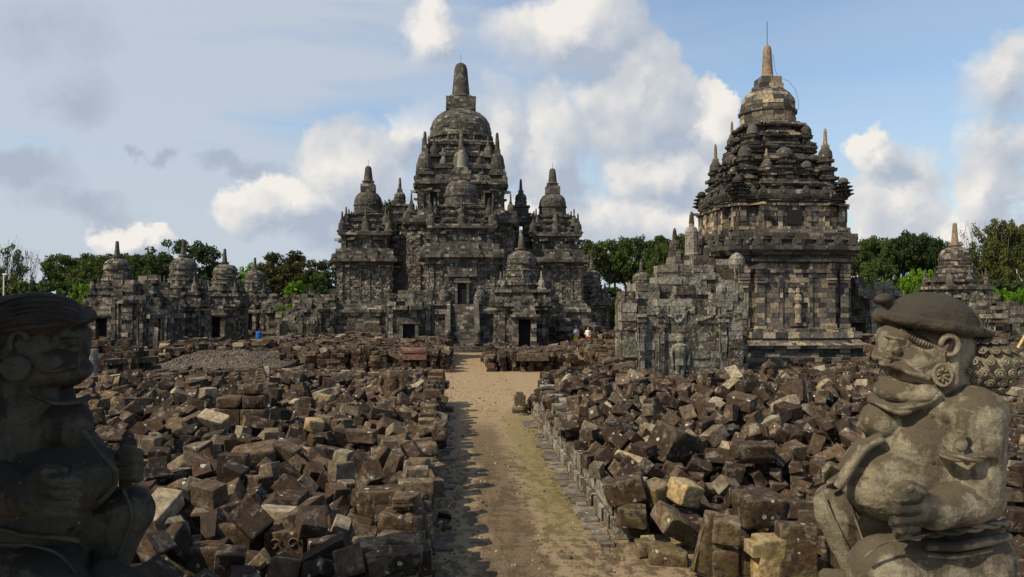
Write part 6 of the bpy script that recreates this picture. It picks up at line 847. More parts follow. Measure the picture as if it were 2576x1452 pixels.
ground()
M_SOIL = stone('dark_soil_between_stones', [(0, (.04, .03, .022)), (1, (.05, .036, .026))], lichen=0, bump=.6, dark=.2)
def heap_base(side, x, y):
    n = noise.noise(Vector((x * .35, y * .35, 3)))
    if side == 'L': return .5 + .3 * n + .25 * min(1, max(0, (-x - 3) / 8))
    rp = min(1, max(0, (y - 15.2) / 5)); rp *= min(1, .35 + max(0, (x - 3.4)) / 4)
    return (.85 + .3 * n) * rp - .02
def mounds():
    for side, X0, X1 in (('L', -24, -.8), ('R', 3.75, 27)):
        mb = MB(); s = .5; nx = int((X1 - X0) / s) + 1; ny = 60
        for j in range(ny):
            for i in range(nx):
                x = (X1 - (nx - 1 - i) * s) if side == 'L' else X0 + i * s; y = 8 + j * s * (.97)
                z = heap_base(side, x, y)
                if j in (0, ny - 1): z = -.05
                if side == 'R' and y < 14.6: z = -.05
                mb.v.append((x, y, max(z, -.05) - .02))
        for j in range(ny - 1):
            for i in range(nx - 1): a = j * nx + i; mb.f.append([a, a + 1, a + nx + 1, a + nx]); mb.t.append(.5)
        tag(mb.build('earth_mound', M_SOIL, smooth=True), 'dark soil under the %s rubble field' % ('left' if side == 'L' else 'right'), kind='structure')
mounds()

# ---------------------------------------------------------------- stone blocks
def block_geo(d, rng, fine=True, kind=None, chips=None):
    """worn block: rounded edges, chipped corners, uneven faces; returns vertices and faces."""
    hx, hy, hz = [a / 2 for a in d]; g = [-1, -.9, -.62, -.2, .2, .62, .9, 1] if fine else [-1, -.86, .86, 1]
    n = len(g); idx = {}; V = []; F = []
    def vid(i, j, k):
        key = (i, j, k)
        if key not in idx: idx[key] = len(V); V.append([g[i], g[j], g[k]])
        return idx[key]
    m = n - 1
    for i in range(m):
        for j in range(m):
            F.append([vid(i, j, 0), vid(i, j + 1, 0), vid(i + 1, j + 1, 0), vid(i + 1, j, 0)]); F.append([vid(i, j, m), vid(i + 1, j, m), vid(i + 1, j + 1, m), vid(i, j + 1, m)])
            F.append([vid(i, 0, j), vid(i + 1, 0, j), vid(i + 1, 0, j + 1), vid(i, 0, j + 1)]); F.append([vid(i, m, j), vid(i, m, j + 1), vid(i + 1, m, j + 1), vid(i + 1, m, j)])
            F.append([vid(0, i, j), vid(0, i, j + 1), vid(0, i + 1, j + 1), vid(0, i + 1, j)]); F.append([vid(m, i, j), vid(m, i + 1, j), vid(m, i + 1, j + 1), vid(m, i, j + 1)])
    A = np.array(V); H = np.array([hx, hy, hz]); A = A * H
    # tapered or sheared body: few of these stones are true boxes any more
    tx, ty, tz = [rng.gauss(0, .07) for _ in range(3)]
    A[:, 0] *= 1 + tx * A[:, 2] / hz + rng.gauss(0, .05) * A[:, 1] / hy; A[:, 1] *= 1 + ty * A[:, 2] / hz; A[:, 2] *= 1 + tz * A[:, 0] / hx
    r = rng.choice([.02, .03, .045, .07]) if fine else .03; r = min(r, min(H) * .6)
    q = np.clip(A, -(H - r) , (H - r)); dv = A - q; ln = np.linalg.norm(dv, axis=1, keepdims=True); k = np.where(ln > 1e-6, r / np.maximum(ln, 1e-6), 0); A = np.where(ln > 1e-6, q + dv * np.minimum(k, 1), A)
    for _ in range(chips if chips is not None else rng.choice([0, 1, 1, 2, 3])):
        s = np.array([rng.choice((-1, 1)) for _ in range(3)]) * np.array([rng.uniform(.2, 1) for _ in range(3)]); nn = s / np.linalg.norm(s)
        dmax = float(np.max(A @ nn)); cut = dmax - rng.uniform(.03, .13) * (1.2 if fine else 1.)
        e = A @ nn - cut; A = A - np.outer(np.maximum(e, 0), nn) * .97
    if kind == 'ledge':          # moulded stone with grooves along its front
        f = (A[:, 1] < -hy * .75); z = A[:, 2] / hz; A[:, 1] += f * (np.where(z > .5, 0, np.where(z > .0, .05, np.where(z > -.5, .0, .07))))
    if kind == 'notch':
        f = (A[:, 0] > hx * .3) & (A[:, 2] > 0); A[:, 2] -= f * hz * .75
    if fine:
        o = Vector((rng.uniform(0, 99), rng.uniform(0, 99), rng.uniform(0, 99)))
        for i in range(len(A)):
            p = Vector(A[i]); v = noise.noise_vector(p * 3.2 + o) * .016 + noise.noise_vector(p * 9 + o) * .008; A[i] += np.array(v)
    return A, F
def unpack(S):
    out = []
    for i in range(0, len(S), 9):
        a = S[i:i + 9]; v = Vector(a[6:9]); ang = v.length; q = Quaternion(v.normalized() if ang > 0 else (0, 0, 1), R(ang))
        out.append((tuple(x / 100. for x in a[:3]), Vector([x / 100. for x in a[3:6]]), q))
    return out
def PZ(u, v, z):                  # picture point on the level z
    d = CM @ Vector(((u - 1288) / FPX, (726 - v) / FPX, -1)); return CAM + d * ((z - CAM.z) / d.z)
# stones the photograph singles out: label, u, v, height of centre, size, rotation (x, y, z degrees), tone, kind
FEAT = [
 ('pale sandy upright block with a stepped shoulder at the lower right of the path', 1935, 1408, .42, (.52, .40, .85), (2, 0, 8), 1.0, 'post'),
 ('tall dark slab with white lichen standing beside the pale stepped block', 2003, 1392, .55, (.68, .3, 1.05), (-4, 2, -4), .2, None),
 ('long narrow slab leaning right on the front of the right heap', 1788, 1368, .58, (.46, .26, 1.15), (-8, 17, 5), .45, 'ledge'),
 ('pale rounded block resting on a mossy block by the leaning slab', 1826, 1332, .85, (.48, .4, .42), (8, 3, -12), .78, None),
 ('round topped block half buried left of the pale stepped post', 1818, 1412, .25, (.5, .4, .5), (0, 0, 4), .5, None),
 ('small mossy upright block against the pale stepped post', 1883, 1405, .28, (.36, .34, .6), (0, 3, 0), .6, None),
 ('bright sandy cube tilted on top of the right heap', 1722, 1238, .95, (.55, .55, .45), (12, 14, 28), .97, None),
 ('sandy cream block left of the bright sandy cube', 1650, 1243, .85, (.5, .5, .5), (5, -10, 35), .88, None),
 ('broken tan slab with a notch sloping to the left in the right heap', 1702, 1318, .55, (.95, .6, .38), (22, 30, 20), .72, 'notch'),
 ('flat wedge shaped stone lying on the ground before the right heap', 1682, 1396, .14, (.75, .5, .3), (8, 6, -10), .7, None),
 ('small rough stone on the ground left of the flat wedge', 1618, 1378, .16, (.34, .3, .3), (0, 0, 20), .75, None),
 ('dark block with one round white lichen spot at the corner of the right wall', 1590, 1297, .55, (.62, .5, .4), (0, 0, -12), .12, None),
 ('big dark smooth block tilted up at the corner of the right wall', 1572, 1232, .95, (.85, .6, .5), (0, -16, -12), .15, None),
 ('large dark rounded boulder block in the front of the right heap', 1908, 1278, .78, (.9, .7, .6), (6, 0, 8), .1, None),
 ('big cracked black boulder leaning in the middle of the right heap', 1690, 1122, 1.25, (.95, .8, .95), (10, 25, 30), .02, None),
 ('small tilted block with two pale bands in the right heap', 1958, 1092, 1.35, (.5, .4, .42), (10, 38, 12), .62, 'ledge'),
 ('rounded brown block with carved ridge in the right heap', 1890, 1138, 1.3, (.95, .6, .45), (0, 0, 4), .1, 'ledge'),
 ('yellow ochre rounded stone in the left heap', 790, 1072, 1.4, (.5, .4, .42), (10, 10, 30), 1.0, None),
 ('small cream stone on the far side of the left heap', 818, 1005, 1.35, (.45, .35, .35), (0, 8, 0), .97, None),
 ('carved block with leaf scrolls in the front row of the left heap', 722, 1372, 1.0, (.62, .45, .55), (0, 0, 3), .35, 'carved'),
 ('mossy green moulded block in the front row of the left heap', 655, 1365, .95, (.75, .5, .5), (0, -9, 4), .55, 'ledge'),
 ('tall rounded slab standing in the front row of the left heap', 590, 1375, .95, (.58, .35, .75), (-6, 4, 6), .4, None),
 ('large mossy cube at the bottom left of the left heap', 490, 1418, .8, (1.0, .7, .7), (0, 0, 6), .3, None),
 ('small light brown block near the bottom right of the left heap', 922, 1395, 1.0, (.62, .45, .42), (4, 0, -8), .75, None),
 ('domed dark block at the bottom right of the left heap', 1012, 1325, 1.15, (.72, .55, .5), (0, 4, -6), .15, None),
 ('large square block near the path at the bottom of the left heap', 1005, 1385, .9, (.7, .6, .55), (0, 2, -10), .3, None),
 ('wide smooth brown block in the middle front of the left heap', 960, 1262, 1.25, (.85, .5, .5), (0, -3, 4), .25, None),
 ('block with grooved lines lying on its side in the left heap', 440, 1250, 1.0, (.8, .45, .4), (30, -35, 20), .35, 'ledge'),
 ('big grey angular block in the left heap', 495, 1190, 1.1, (.85, .6, .6), (15, 20, 10), .5, None),
 ('dull brown slab leaning in the left heap near the middle', 640, 1145, 1.35, (1.0, .7, .4), (12, -8, 10), .55, None),
]
def loose_stones():
    rng = random.Random(2024); items = []
    for side, S in (('L', SIM_L), ('R', SIM_R)):
        for d, p, q in unpack(S): items.append([d, p, q, side, rng.random() ** 1.15, rng.choice([None] * 6 + ['ledge', 'notch']), None])
    feats = []
    for lb, u, v, z, d, rot, tone, kind in FEAT:
        p = PZ(u, v, z); q = (Matrix.Rotation(R(rot[2]) - YAW, 3, 'Z') @ Matrix.Rotation(R(rot[0]), 3, 'X') @ Matrix.Rotation(R(rot[1]), 3, 'Y')).to_quaternion()
        feats.append((lb, p, q, d, tone, kind))
    def clash(p):
        for f in feats:
            r = max(f[3]) * .42
            to = (p - CAM); t = to.length; tf = (f[1] - CAM).length
            if (p - f[1]).length < r + .06: return True
            # nothing loose rests on top of the picked stones
            if t < tf + .1 and (CAM + to.normalized() * tf - f[1]).length < r * .95 and t > tf - 1.1: return True
        return False
    items = [i for i in items if not clash(i[1]) and not (i[3] == 'R' and i[1].x < 3.42)]
    def score(i):
        d, p = i[0], i[1]; c = CM.transposed() @ (p - CAM)
        if c.z > -1: return 0
        u = 1288 + FPX * c.x / -c.z; v = 726 - FPX * c.y / -c.z
        if not (-20 < u < 2596 and v < 1500): return 0
        if (u < 300 and v > 950) or (u > 2170 and v > 950): return .01     # behind the guardians
        return d[0] * max(d[1], d[2]) / (c.z * c.z)
    items.sort(key=score, reverse=True)
    NI = 300 - len(feats)
    top, rest = items[:NI], items[NI:]
    tones = ['dark brown', 'dark brown', 'reddish brown', 'brown', 'greyish brown', 'pale brown', 'sandy']
    def words(d, p, q, side, tone, kind):
        size = 'large' if d[0] > .68 else ('small' if d[0] < .43 else 'middling')
        up = q @ Vector((0, 0, 1)); tilt = 'lying flat' if abs(up.z) > .95 else ('on its side' if abs(up.z) < .35 else 'tilted')
        shp = {'ledge': 'grooved block', 'notch': 'notched block', None: 'slab' if d[2] < .33 and d[0] > .6 else 'block'}[kind]
        x = p.x if side == 'R' else -p.x
        across = 'by path wall' if x < (5.5 if side == 'R' else 2) else ('mid heap' if x < (9 if side == 'R' else 4.8) else 'by the guardian')
        row = 'front' if p.y < (14 if side == 'L' else 18) else ('middle' if p.y < (19 if side == 'L' else 23) else 'rear')
        return '%s %s %s %s, %s of %s heap, %s' % (size, tones[min(6, int(tone * 7))], shp, tilt, row, 'left' if side == 'L' else 'right', across)
    for d, p, q, side, tone, kind, _ in top:
        A, F = block_geo(d, rng, True, kind); mb = MB(); mb.v = [tuple(a) for a in A]; mb.f = F; mb.t = [tone] * len(F)
        me = mb.mesh('stone_block', M_RUB, True); o = bpy.data.objects.new('stone_block', me); COL.objects.link(o); o.location = p; o.rotation_mode = 'QUATERNION'; o.rotation_quaternion = q
        tag(o, words(d, p, q, side, tone, kind), 'stone block', 'fallen stone blocks in the %s rubble field' % ('left' if side == 'L' else 'right'))
    for lb, p, q, d, tone, kind in feats:
        A, F = block_geo(d, rng, True, kind if kind in ('ledge', 'notch') else None, 1 if kind else None); mb = MB(); mb.v = [tuple(a) for a in A]; mb.f = list(F); mb.t = [tone] * len(F)
        if kind == 'post': mb.box(-d[0] / 2 - .13, -d[0] / 2 + .05, -.19, .17, .12, .33, tone)
        if kind == 'carved':
            for k in range(3):
                cx, cz, r0 = (-.14, .15, -.02)[k], (.08, .1, -.12)[k], (.11, .1, .1)[k]
                mb.tube([(cx + r0 * (1 - t / 9) * math.cos(t), -d[1] / 2 - .005, cz + r0 * (1 - t / 9) * math.sin(t)) for t in [i * .55 for i in range(13)]], .018, 5, tone)
        me = mb.mesh('stone_block', M_RUB, kind != 'post'); o = bpy.data.objects.new('stone_block', me); COL.objects.link(o); o.location = p; o.rotation_mode = 'QUATERNION'; o.rotation_quaternion = q
        tag(o, lb, 'stone block', 'fallen stone blocks in the %s rubble field' % ('left' if p.x < 0 else 'right'))
    # everything smaller or farther away: one mass
    mb = MB()
    def drop(d, p, q, tone):
        A, F = block_geo(d, rng, False); M3 = np.array(q.to_matrix()); A = A @ M3.T + np.array(p); mb.add([tuple(a) for a in A], F, tone)
    for d, p, q, side, tone, kind, _ in rest: drop(d, p, q, tone)
    def pile(x0, x1, y0, y1, hf, sp=.62, edge=True, tilt=.14, hold=None):
        y = y0
        while y < y1:
            x = x0
            while x < x1:
                h = hf(x, y); px, py = x + rng.uniform(-.15, .15), y + rng.uniform(-.15, .15)
                on_edge = x - x0 < sp or x1 - x < sp or y - y0 < sp
                if h > .12 and not (hold and hold(px, py)):
                    z = 0 if (on_edge and edge) else max(0, h - .75)
                    while z < h:
                        d = (rng.uniform(.4, .95), rng.uniform(.35, .6), rng.uniform(.26, .42)); t = tilt if z > h - .7 else .05
                        q = Quaternion((0, 0, 1), rng.gauss(0, .25) + (1.57 if rng.random() < .3 else 0)) @ Quaternion(Vector((rng.uniform(-1, 1), rng.uniform(-1, 1), .01)).normalized(), rng.gauss(0, t * (2.2 if z > h - .35 and rng.random() < .4 else 1)))
                        drop(d, (px + rng.gauss(0, .05), py + rng.gauss(0, .05), z + d[2] / 2), q, rng.random()); z += d[2] * .95
                x += sp * rng.uniform(.85, 1.15)
            y += sp * .8
    nz = lambda x, y, s=.3: noise.noise(Vector((x * s, y * s, 7)))
    pile(-11.5, -.55, 50.6, 66.5, lambda x, y: 1.25 + .5 * nz(x, y) + .25 * (y - 50) / 16, .66)
    pile(-25, -11, 58.5, 66, lambda x, y: 1.2 + .6 * nz(x, y), .7, False)
    pile(-21, -12, 55.6, 58, lambda x, y: 1.45 + .5 * nz(x, y, .6), .6, False)
    pile(-26, -20.0, 38, 56, lambda x, y: 1.0 + .7 * nz(x, y), .66, False)
    pile(-20.5, -1.6, 37.0, 44.5, lambda x, y: .75 + .5 * nz(x, y) - .1 * max(0, y - 42), .68, True)
    pile(2.75, 14.5, 51.0, 60.0, lambda x, y: 1.05 + .35 * nz(x, y) + .35 * min(1, max(0, (x - 7) / 4)), .66)
    pile(6.5, 17.5, 63.6, 68, lambda x, y: 1.9 + .8 * nz(x, y, .5), .66, False)
    pile(8.0, 14.5, 36.2, 47, lambda x, y: 1.9 + .6 * nz(x, y), .68, False)
    pile(12.8, 30, 33.5, 41.5, lambda x, y: 1.0 + .5 * nz(x, y) + (.8 if x > 24 else 0), .66, False)
    pile(25.5, 40, 42, 58, lambda x, y: 1.9 + 1.0 * nz(x, y), .72, False)
    pile(4.3, 8.2, 33.3, 35.6, lambda x, y: 1.35 + .4 * nz(x, y, .7) + max(0, x - 6) * .3, .58)
    pile(15.5, 27, 26, 33.5, lambda x, y: 1.35 + .4 * nz(x, y), .66, False, hold=lambda x, y: x < .63 * y + .5)
    pile(10, 33, 14.5, 33, lambda x, y: 1.05 + .35 * nz(x, y), .62, False, hold=lambda x, y: x < .63 * y + .95 or x > .98 * y + 2)
    pile(7.0, 17, 11.2, 14.7, lambda x, y: .62 + .3 * nz(x, y, .8), .58, False)
    pile(-30, -5, 9.5, 36, lambda x, y: .95 + .35 * nz(x, y), .66, False, hold=lambda x, y: x > -.51 * y - 1.0 or x < -.8 * y - 2)
    pile(-40, -25, 60, 80, lambda x, y: .9 + .9 * nz(x, y), .8, False)
    o = mb.build('loose_stone_rubble', M_RUBF); tag(o, 'countless fallen temple stones filling the rubble fields behind the nearest blocks', 'rubble', kind='stuff')
loose_stones()

# retaining walls along the path
def walls():
    rng = random.Random(8)
    T = tag(MB().build('x', M_RUB), 'low dark stone wall along the left edge of the path', 'stone wall'); T.name = 'path_wall'
    mb = MB(); masonry(mb, Plan([(-.88, 9.4), (-.44, 9.4), (-.44, 35.8), (-.88, 35.8)]), [(0, .06), (.2, .06), (.2, 0), (.86, 0)], .24, L=(.3, .6), rng=rng, jit=.03, gap=.03, depth=.2)
    T.data = mb.mesh('path_wall', M_RUB)
    mb = MB(); masonry(mb, Plan([(3.42, 15.4), (3.85, 15.4), (3.85, 31.6), (3.42, 31.6)]), [(0, .1), (.3, .1), (.3, .0), (.66, .0)], .30, L=(.35, .6), rng=rng, jit=.02, gap=.03, depth=.2)
    tag(mb.build('path_wall', M_RUIN), 'low moulded stone wall with pale lichen along the right edge of the path', 'stone wall')
    # loose upright and stacked stones that crown the far end of both walls
    def stacks(lst, label, m):
        for k, (x, y, z, H) in enumerate(lst):
            mb = MB(); zz = 0
            while zz < H:
                d = (rng.uniform(.4, .7), rng.uniform(.35, .5), rng.uniform(.22, .36)); tn_ = .9 * rng.random() ** 1.3; A, F = block_geo(d, rng, True, rng.choice([None, None, 'ledge'])); a = rng.gauss(0, .12); c, s = math.cos(a), math.sin(a)
                mb.add([(p[0] * c - p[1] * s + rng.uniform(-.0, .0), p[0] * s + p[1] * c, p[2] + zz + d[2] / 2) for p in A], F, tn_); zz += d[2] * .98
            o = mb.build('stacked_stones', m, smooth=True, loc=(x, y, z)); tag(o, label, 'stone stack', label)
    stacks([(3.72 + rng.uniform(-.03, .1), 31.2 - k * .62, .66, rng.uniform(.35, .8) * (1.2 - k * .05)) for k in range(13)], 'short stack of worn blocks on the wall right of the path', M_RUIN)
    stacks([(-.70 - rng.uniform(0, .1), 35.2 - k * .66, .86, rng.uniform(.1, .75)) for k in range(38)], 'short stack of worn blocks on the wall left of the path', M_RUB)
    # flat paving slabs at the wall feet
    mb = MB()
    for side in (0, 1):
        y = 15.0 if side else 12.3
        while y < (30.5 if side else 34):
            l = rng.uniform(.28, .6); w = rng.uniform(.22, .5); a = rng.gauss(0, .1)
            x = (3.28 - w / 2 - rng.uniform(0, .06)) if side else (-.36 + w / 2)
            if rng.random() < (.9 if side else .3):
                q = [(-w / 2, -l / 2), (w / 2, -l / 2), (w / 2, l / 2), (-w / 2, l / 2)]; q = [(x + u * math.cos(a) - v * math.sin(a) + rng.gauss(0, .012), y + u * math.sin(a) + v * math.cos(a) + rng.gauss(0, .012)) for u, v in q]
                t = .04 + rng.random() * .03; mb.hexa([(u, v, -.02) for u, v in q], [(u * .99 + x * .01, v * .997 + y * .003, t) for u, v in q], rng.random())
            y += l + .02
    tag(mb.build('kerb_paving', stone('flat_paving_stone', [(0, (.12, .1, .08)), (.5, (.17, .14, .11)), (1, (.23, .19, .14))], lichen=.1, bump=.5, dark=.3)), 'row of flat worn slabs at the foot of the walls', kind='structure')
    for (u, v, s) in [(1118, 1300, .3), (1128, 1325, .22), (1130, 1030, .4), (1120, 1050, .35), (1105, 1318, .2)]:
        p = PZ(u, v, .1); A, F = block_geo((s, s * .8, s * .6), rng, True, None, 2); mb = MB(); mb.v = [tuple(a) for a in A]; mb.f = F; mb.t = [.5] * len(F)
        tag(mb.build('loose_stone', M_RUB, smooth=True, loc=tuple(p)), 'small loose stone fallen on the path at the foot of the left wall', 'stone', 'small stones at the foot of the left wall')
walls()

def pebbles():
    rng = random.Random(12); mb = MB()
    for k in range(2600):
        y = 12 + 56 * rng.random() ** 1.7; t = rng.random(); x = -.35 + 3.7 * (t if rng.random() < .4 else (rng.choice((0, 1)) + (.5 - rng.random()) * .28)); 
        if not -.42 < x < 3.36: continue
        s = rng.uniform(.012, .04) * (1 + 1.2 * (rng.random() < .07)); a = rng.uniform(0, 6.28); n = 5
        lo = [(x + s * rng.uniform(.8, 1.3) * math.cos(a + i * 1.257), y + s * math.sin(a + i * 1.257), -.003) for i in range(n)]; up = [(x + (p[0] - x) * .6, y + (p[1] - y) * .6, s * .7) for p in lo]
        mb.add(lo + up, [[i, (i + 1) % n, (i + 1) % n + n, i + n] for i in range(n)] + [[n, n + 1, n + 2, n + 3, n + 4]], rng.random())
    tag(mb.build('pebbles', stone('path_grit', [(0, (.07, .055, .04)), (.6, (.16, .125, .09)), (1, (.34, .29, .22))], lichen=0, interp='LINEAR')), 'grit and small stone chips scattered over the path', kind='stuff')
    mb = MB()
    for k in range(900):
        y = 15 + 16 * rng.random(); x = rng.choice((3.30, 3.05, 2.8, -.3)) + rng.gauss(0, .09)
        for _ in range(4):
            a = rng.uniform(0, 6.28); h = rng.uniform(.02, .06); c, s = math.cos(a), math.sin(a); mb.add([(x - s * .006, y + c * .006, 0), (x + s * .006, y - c * .006, 0), (x + c * h * .6, y + s * h * .6, h)], [[0, 1, 2]], rng.random())
    tag(mb.build('grass_tufts', LM['mid']), 'thin short grass growing along the edges of the path', kind='stuff')
# gravel platform in the left middle distance
def gravel():
    x0, x1 = PX(350, 46), PX(705, 46); rng = random.Random(4)
    mb = MB(); masonry(mb, Plan([(x0, 45.6), (x1, 45.6), (x1, 57), (x0, 57)]), [(0, 0), (.5, 0), (.5, .12), (.82, .12)], .28, L=(.6, 1.3), rng=rng, tone=.3); tag(mb.build('platform_wall', M_RUBF), 'low kerb wall of long dark stones holding the gravel platform', 'stone wall')
    m, nt, b = mat('grey_gravel'); geo = nt.nodes.new('ShaderNodeNewGeometry'); vo = nt.nodes.new('ShaderNodeTexVoronoi'); vo.inputs['Scale'].default_value = 7; nt.links.new(geo.outputs['Position'], vo.inputs['Vector'])
    n = nnoise(nt, geo.outputs['Position'], 1.5, 5); c = ramp(nt, vo.outputs['Color'], [(0, (.06, .048, .036)), (.6, (.10, .08, .06)), (1, (.22, .18, .135))]); c = nmix(nt, 1., c, ramp(nt, n, [(.3, (.7,) * 3), (.7, (1.2,) * 3)]), 'MULTIPLY'); nt.links.new(c, b.inputs['Base Color'])
    bp = nt.nodes.new('ShaderNodeBump'); bp.inputs['Strength'].default_value = 1; bp.inputs['Distance'].default_value = .15; nt.links.new(vo.outputs['Distance'], bp.inputs['Height']); nt.links.new(bp.outputs[0], b.inputs['Normal'])
    mb = MB(); nx, ny = 70, 70; X0, X1 = x0 + .15, x1 - .15
    for j in range(ny):
        for i in range(nx):
            s, t = i / (nx - 1), j / (ny - 1); x = X0 + (X1 - X0) * s; y = 45.75 + 11 * t
            e = min(1, s * 5, (1 - s) * 5, t * 6 + .0, (1 - t) * 6); h = .8 + e * (.2 + .36 * math.sin(math.pi * min(1, t * 1.1)) * math.sin(math.pi * min(1, s * .9 + .15)) + .25 * noise.noise(Vector((x * .5, y * .5, 0)))) + .22 * abs(noise.noise(Vector((x * 2.2, y * 2.2, 5)))) * e
            mb.v.append((x, y, h))
    for j in range(ny - 1):
        for i in range(nx - 1): a = j * nx + i; mb.f.append([a, a + 1, a + nx + 1, a + nx]); mb.t.append(.5)
    tag(mb.build('gravel_mound', m), 'grey gravel and stone chips heaped on the low platform', 'gravel', kind='stuff')
gravel()

# ---------------------------------------------------------------- single carved pieces
def finial(label, p, W, H, m=M_RUB, rz=0):
    T = thing('stupa_finial', label, 'stone finial', tuple(p), rz); mb = MB()
    mb.lathe((0, 0, -.05), [(0, W * .5), (H * .14, W * .52), (H * .17, W * .46), (H * .3, W * .5), (H * .4, W * .47), (H * .47, W * .36), (H * .5, W * .25)], 18, .35); mb.build('bell', m, T, smooth=False)
    mb = MB(); mb.box(-W * .32, W * .32, -W * .32, W * .32, H * .44, H * .84, .1); mb.box(-W * .2, W * .18, -W * .2, W * .2, H * .84, H * .98, .1); mb.build('square_cap', m, T)
    mb = MB(); mb.lathe((0, 0, -.02), [(0, W * .56), (H * .1, W * .55)], 14, .8); mb.build('base', M_PALE, T)
finial('dark bell shaped stone finial standing alone on the path', PZ(1308, 1043, 0), .72, .98)
def torso(name, label, p, s, arms=True, rz=0, m=M_RUB, head=False):
    T = thing(name, label, 'broken statue', tuple(p), rz)
    T2 = sculpt([('e', (0, 0, .18 * s), (.42 * s, .34 * s, .2 * s)), ('e', (0, 0, .55 * s), (.25 * s, .2 * s, .42 * s)), ('e', (0, .0, .85 * s), (.34 * s, .19 * s, .2 * s)),
        ('c', (.3 * s, 0, .85 * s), (.42 * s, -.02 * s, .5 * s), .1 * s, .09 * s), ('c', (.42 * s, -.02 * s, .5 * s), (.2 * s, -.28 * s, .3 * s), .085 * s, .07 * s), ('c', (-.3 * s, 0, .85 * s), (-.42 * s, -.02 * s, .5 * s), .1 * s, .09 * s), ('c', (-.42 * s, -.02 * s, .5 * s), (-.2 * s, -.28 * s, .3 * s), .085 * s, .07 * s),
        ('c', (-.35 * s, -.1 * s, .12 * s), (.25 * s, -.35 * s, .12 * s), .14 * s, .1 * s), ('c', (0, 0, 1.0 * s), (0, -.01, 1.06 * s), .09 * s, .08 * s)] + ([('e', (0, 0, 1.2 * s), (.15 * s, .17 * s, .2 * s))] if head else []), .025 * s, 'body', m, T, 4)
def sculpt(prims, vox, name, m, parent, smooth=6, tone=.5, worn=0):
    """one continuous surface grown from overlapping ellipsoids ('e') and tapered capsules ('c')."""
    mb = MB()
    for pr in prims:
        if pr[0] == 'e':
            c, r = pr[1], pr[2]; M3 = Matrix.Rotation(R(pr[3]), 3, 'Y') if len(pr) > 3 else Matrix.Identity(3); n = 24; b = len(mb.v); rows = 14
            for j in range(rows + 1):
                t = math.pi * j / rows
                for i in range(n):
                    a = 2 * math.pi * i / n; v = M3 @ Vector((r[0] * math.sin(t) * math.cos(a), r[1] * math.sin(t) * math.sin(a), -r[2] * math.cos(t))); mb.v.append((c[0] + v.x, c[1] + v.y, c[2] + v.z))
            for j in range(rows):
                for i in range(n): k = (i + 1) % n; mb.f.append([b + j * n + i, b + j * n + k, b + (j + 1) * n + k, b + (j + 1) * n + i]); mb.t.append(tone)
        elif pr[0] == 'c':
            p0, p1, r0, r1 = Vector(pr[1]), Vector(pr[2]), pr[3], pr[4]; d = p1 - p0; L_ = max(d.length, 1e-4); d = d / L_; a = d.orthogonal().normalized(); c = d.cross(a); n = 16; b = len(mb.v)
            ring = [(-r0 * math.cos(t), r0 * math.sin(t)) for t in [math.pi / 2 * i / 4 + .02 for i in range(5)]] + [(L_ + r1 * math.sin(t), r1 * math.cos(t)) for t in [math.pi / 2 * i / 4 for i in range(5)]]
            ring[-1] = (L_ + r1, .002)
            for (h, rr) in ring:
                for i in range(n): t = 2 * math.pi * i / n; mb.v.append(tuple(p0 + d * h + (a * math.cos(t) + c * math.sin(t)) * rr))
            for j in range(len(ring) - 1):
                for i in range(n): k = (i + 1) % n; mb.f.append([b + j * n + i, b + j * n + k, b + (j + 1) * n + k, b + (j + 1) * n + i]); mb.t.append(tone)
            mb.f.append([b + i for i in range(n)][::-1]); mb.t.append(tone); mb.f.append([b + (len(ring) - 1) * n + i for i in range(n)]); mb.t.append(tone)
    me = mb.mesh('t', m); o = bpy.data.objects.new('t', me); COL.objects.link(o)
    r = o.modifiers.new('r', 'REMESH'); r.mode = 'VOXEL'; r.voxel_size = vox
    s = o.modifiers.new('s', 'SMOOTH'); s.iterations = smooth; s.factor = .5
    dg = bpy.context.evaluated_depsgraph_get(); dg.update(); me2 = bpy.data.meshes.new_from_object(o.evaluated_get(dg)); bpy.data.objects.remove(o)
    if worn:      # pitted, weathered surface
        n = len(me2.vertices); co = np.empty(n * 3, np.float32); me2.vertices.foreach_get('co', co); no = np.empty(n * 3, np.float32); me2.vertex_normals.foreach_get('vector', no); co = co.reshape(-1, 3); no = no.reshape(-1, 3)
        dd = np.empty(n, np.float32)
        for i in range(n):
            p = Vector(co[i].tolist()); a = noise.noise(p * 9); c = noise.noise(p * 34); e = noise.noise(p * 70); dd[i] = a * .9 + c * .45 - max(0, e - .25) * 1.6
        co += no * (dd * worn)[:, None]; me2.vertices.foreach_set('co', co.ravel()); me2.update()
    me2.materials.clear(); me2.materials.append(m); me2.polygons.foreach_set('use_smooth', [True] * len(me2.polygons))
    if 'tone' in me2.attributes: me2.attributes.remove(me2.attributes['tone'])
    at = me2.attributes.new('tone', 'FLOAT', 'FACE'); at.data.foreach_set('value', [tone] * len(me2.polygons)); me2.name = name
    o = bpy.data.objects.new(name, me2); COL.objects.link(o); o.parent = parent; return o
torso('headless_statue', 'headless seated stone figure on the rear of the left heap near the path', PZ(985, 1012, 1.15), 1.15, rz=-.3)
torso('headless_statue', 'dark headless torso lying behind the right heap before the patchwork temple', PZ(1935, 972, 1.3), 1.0, rz=.4)
torso('seated_statue', 'small seated dark stone figure with head on the rear of the right heap', PZ(2035, 962, 1.35), .62, head=True)
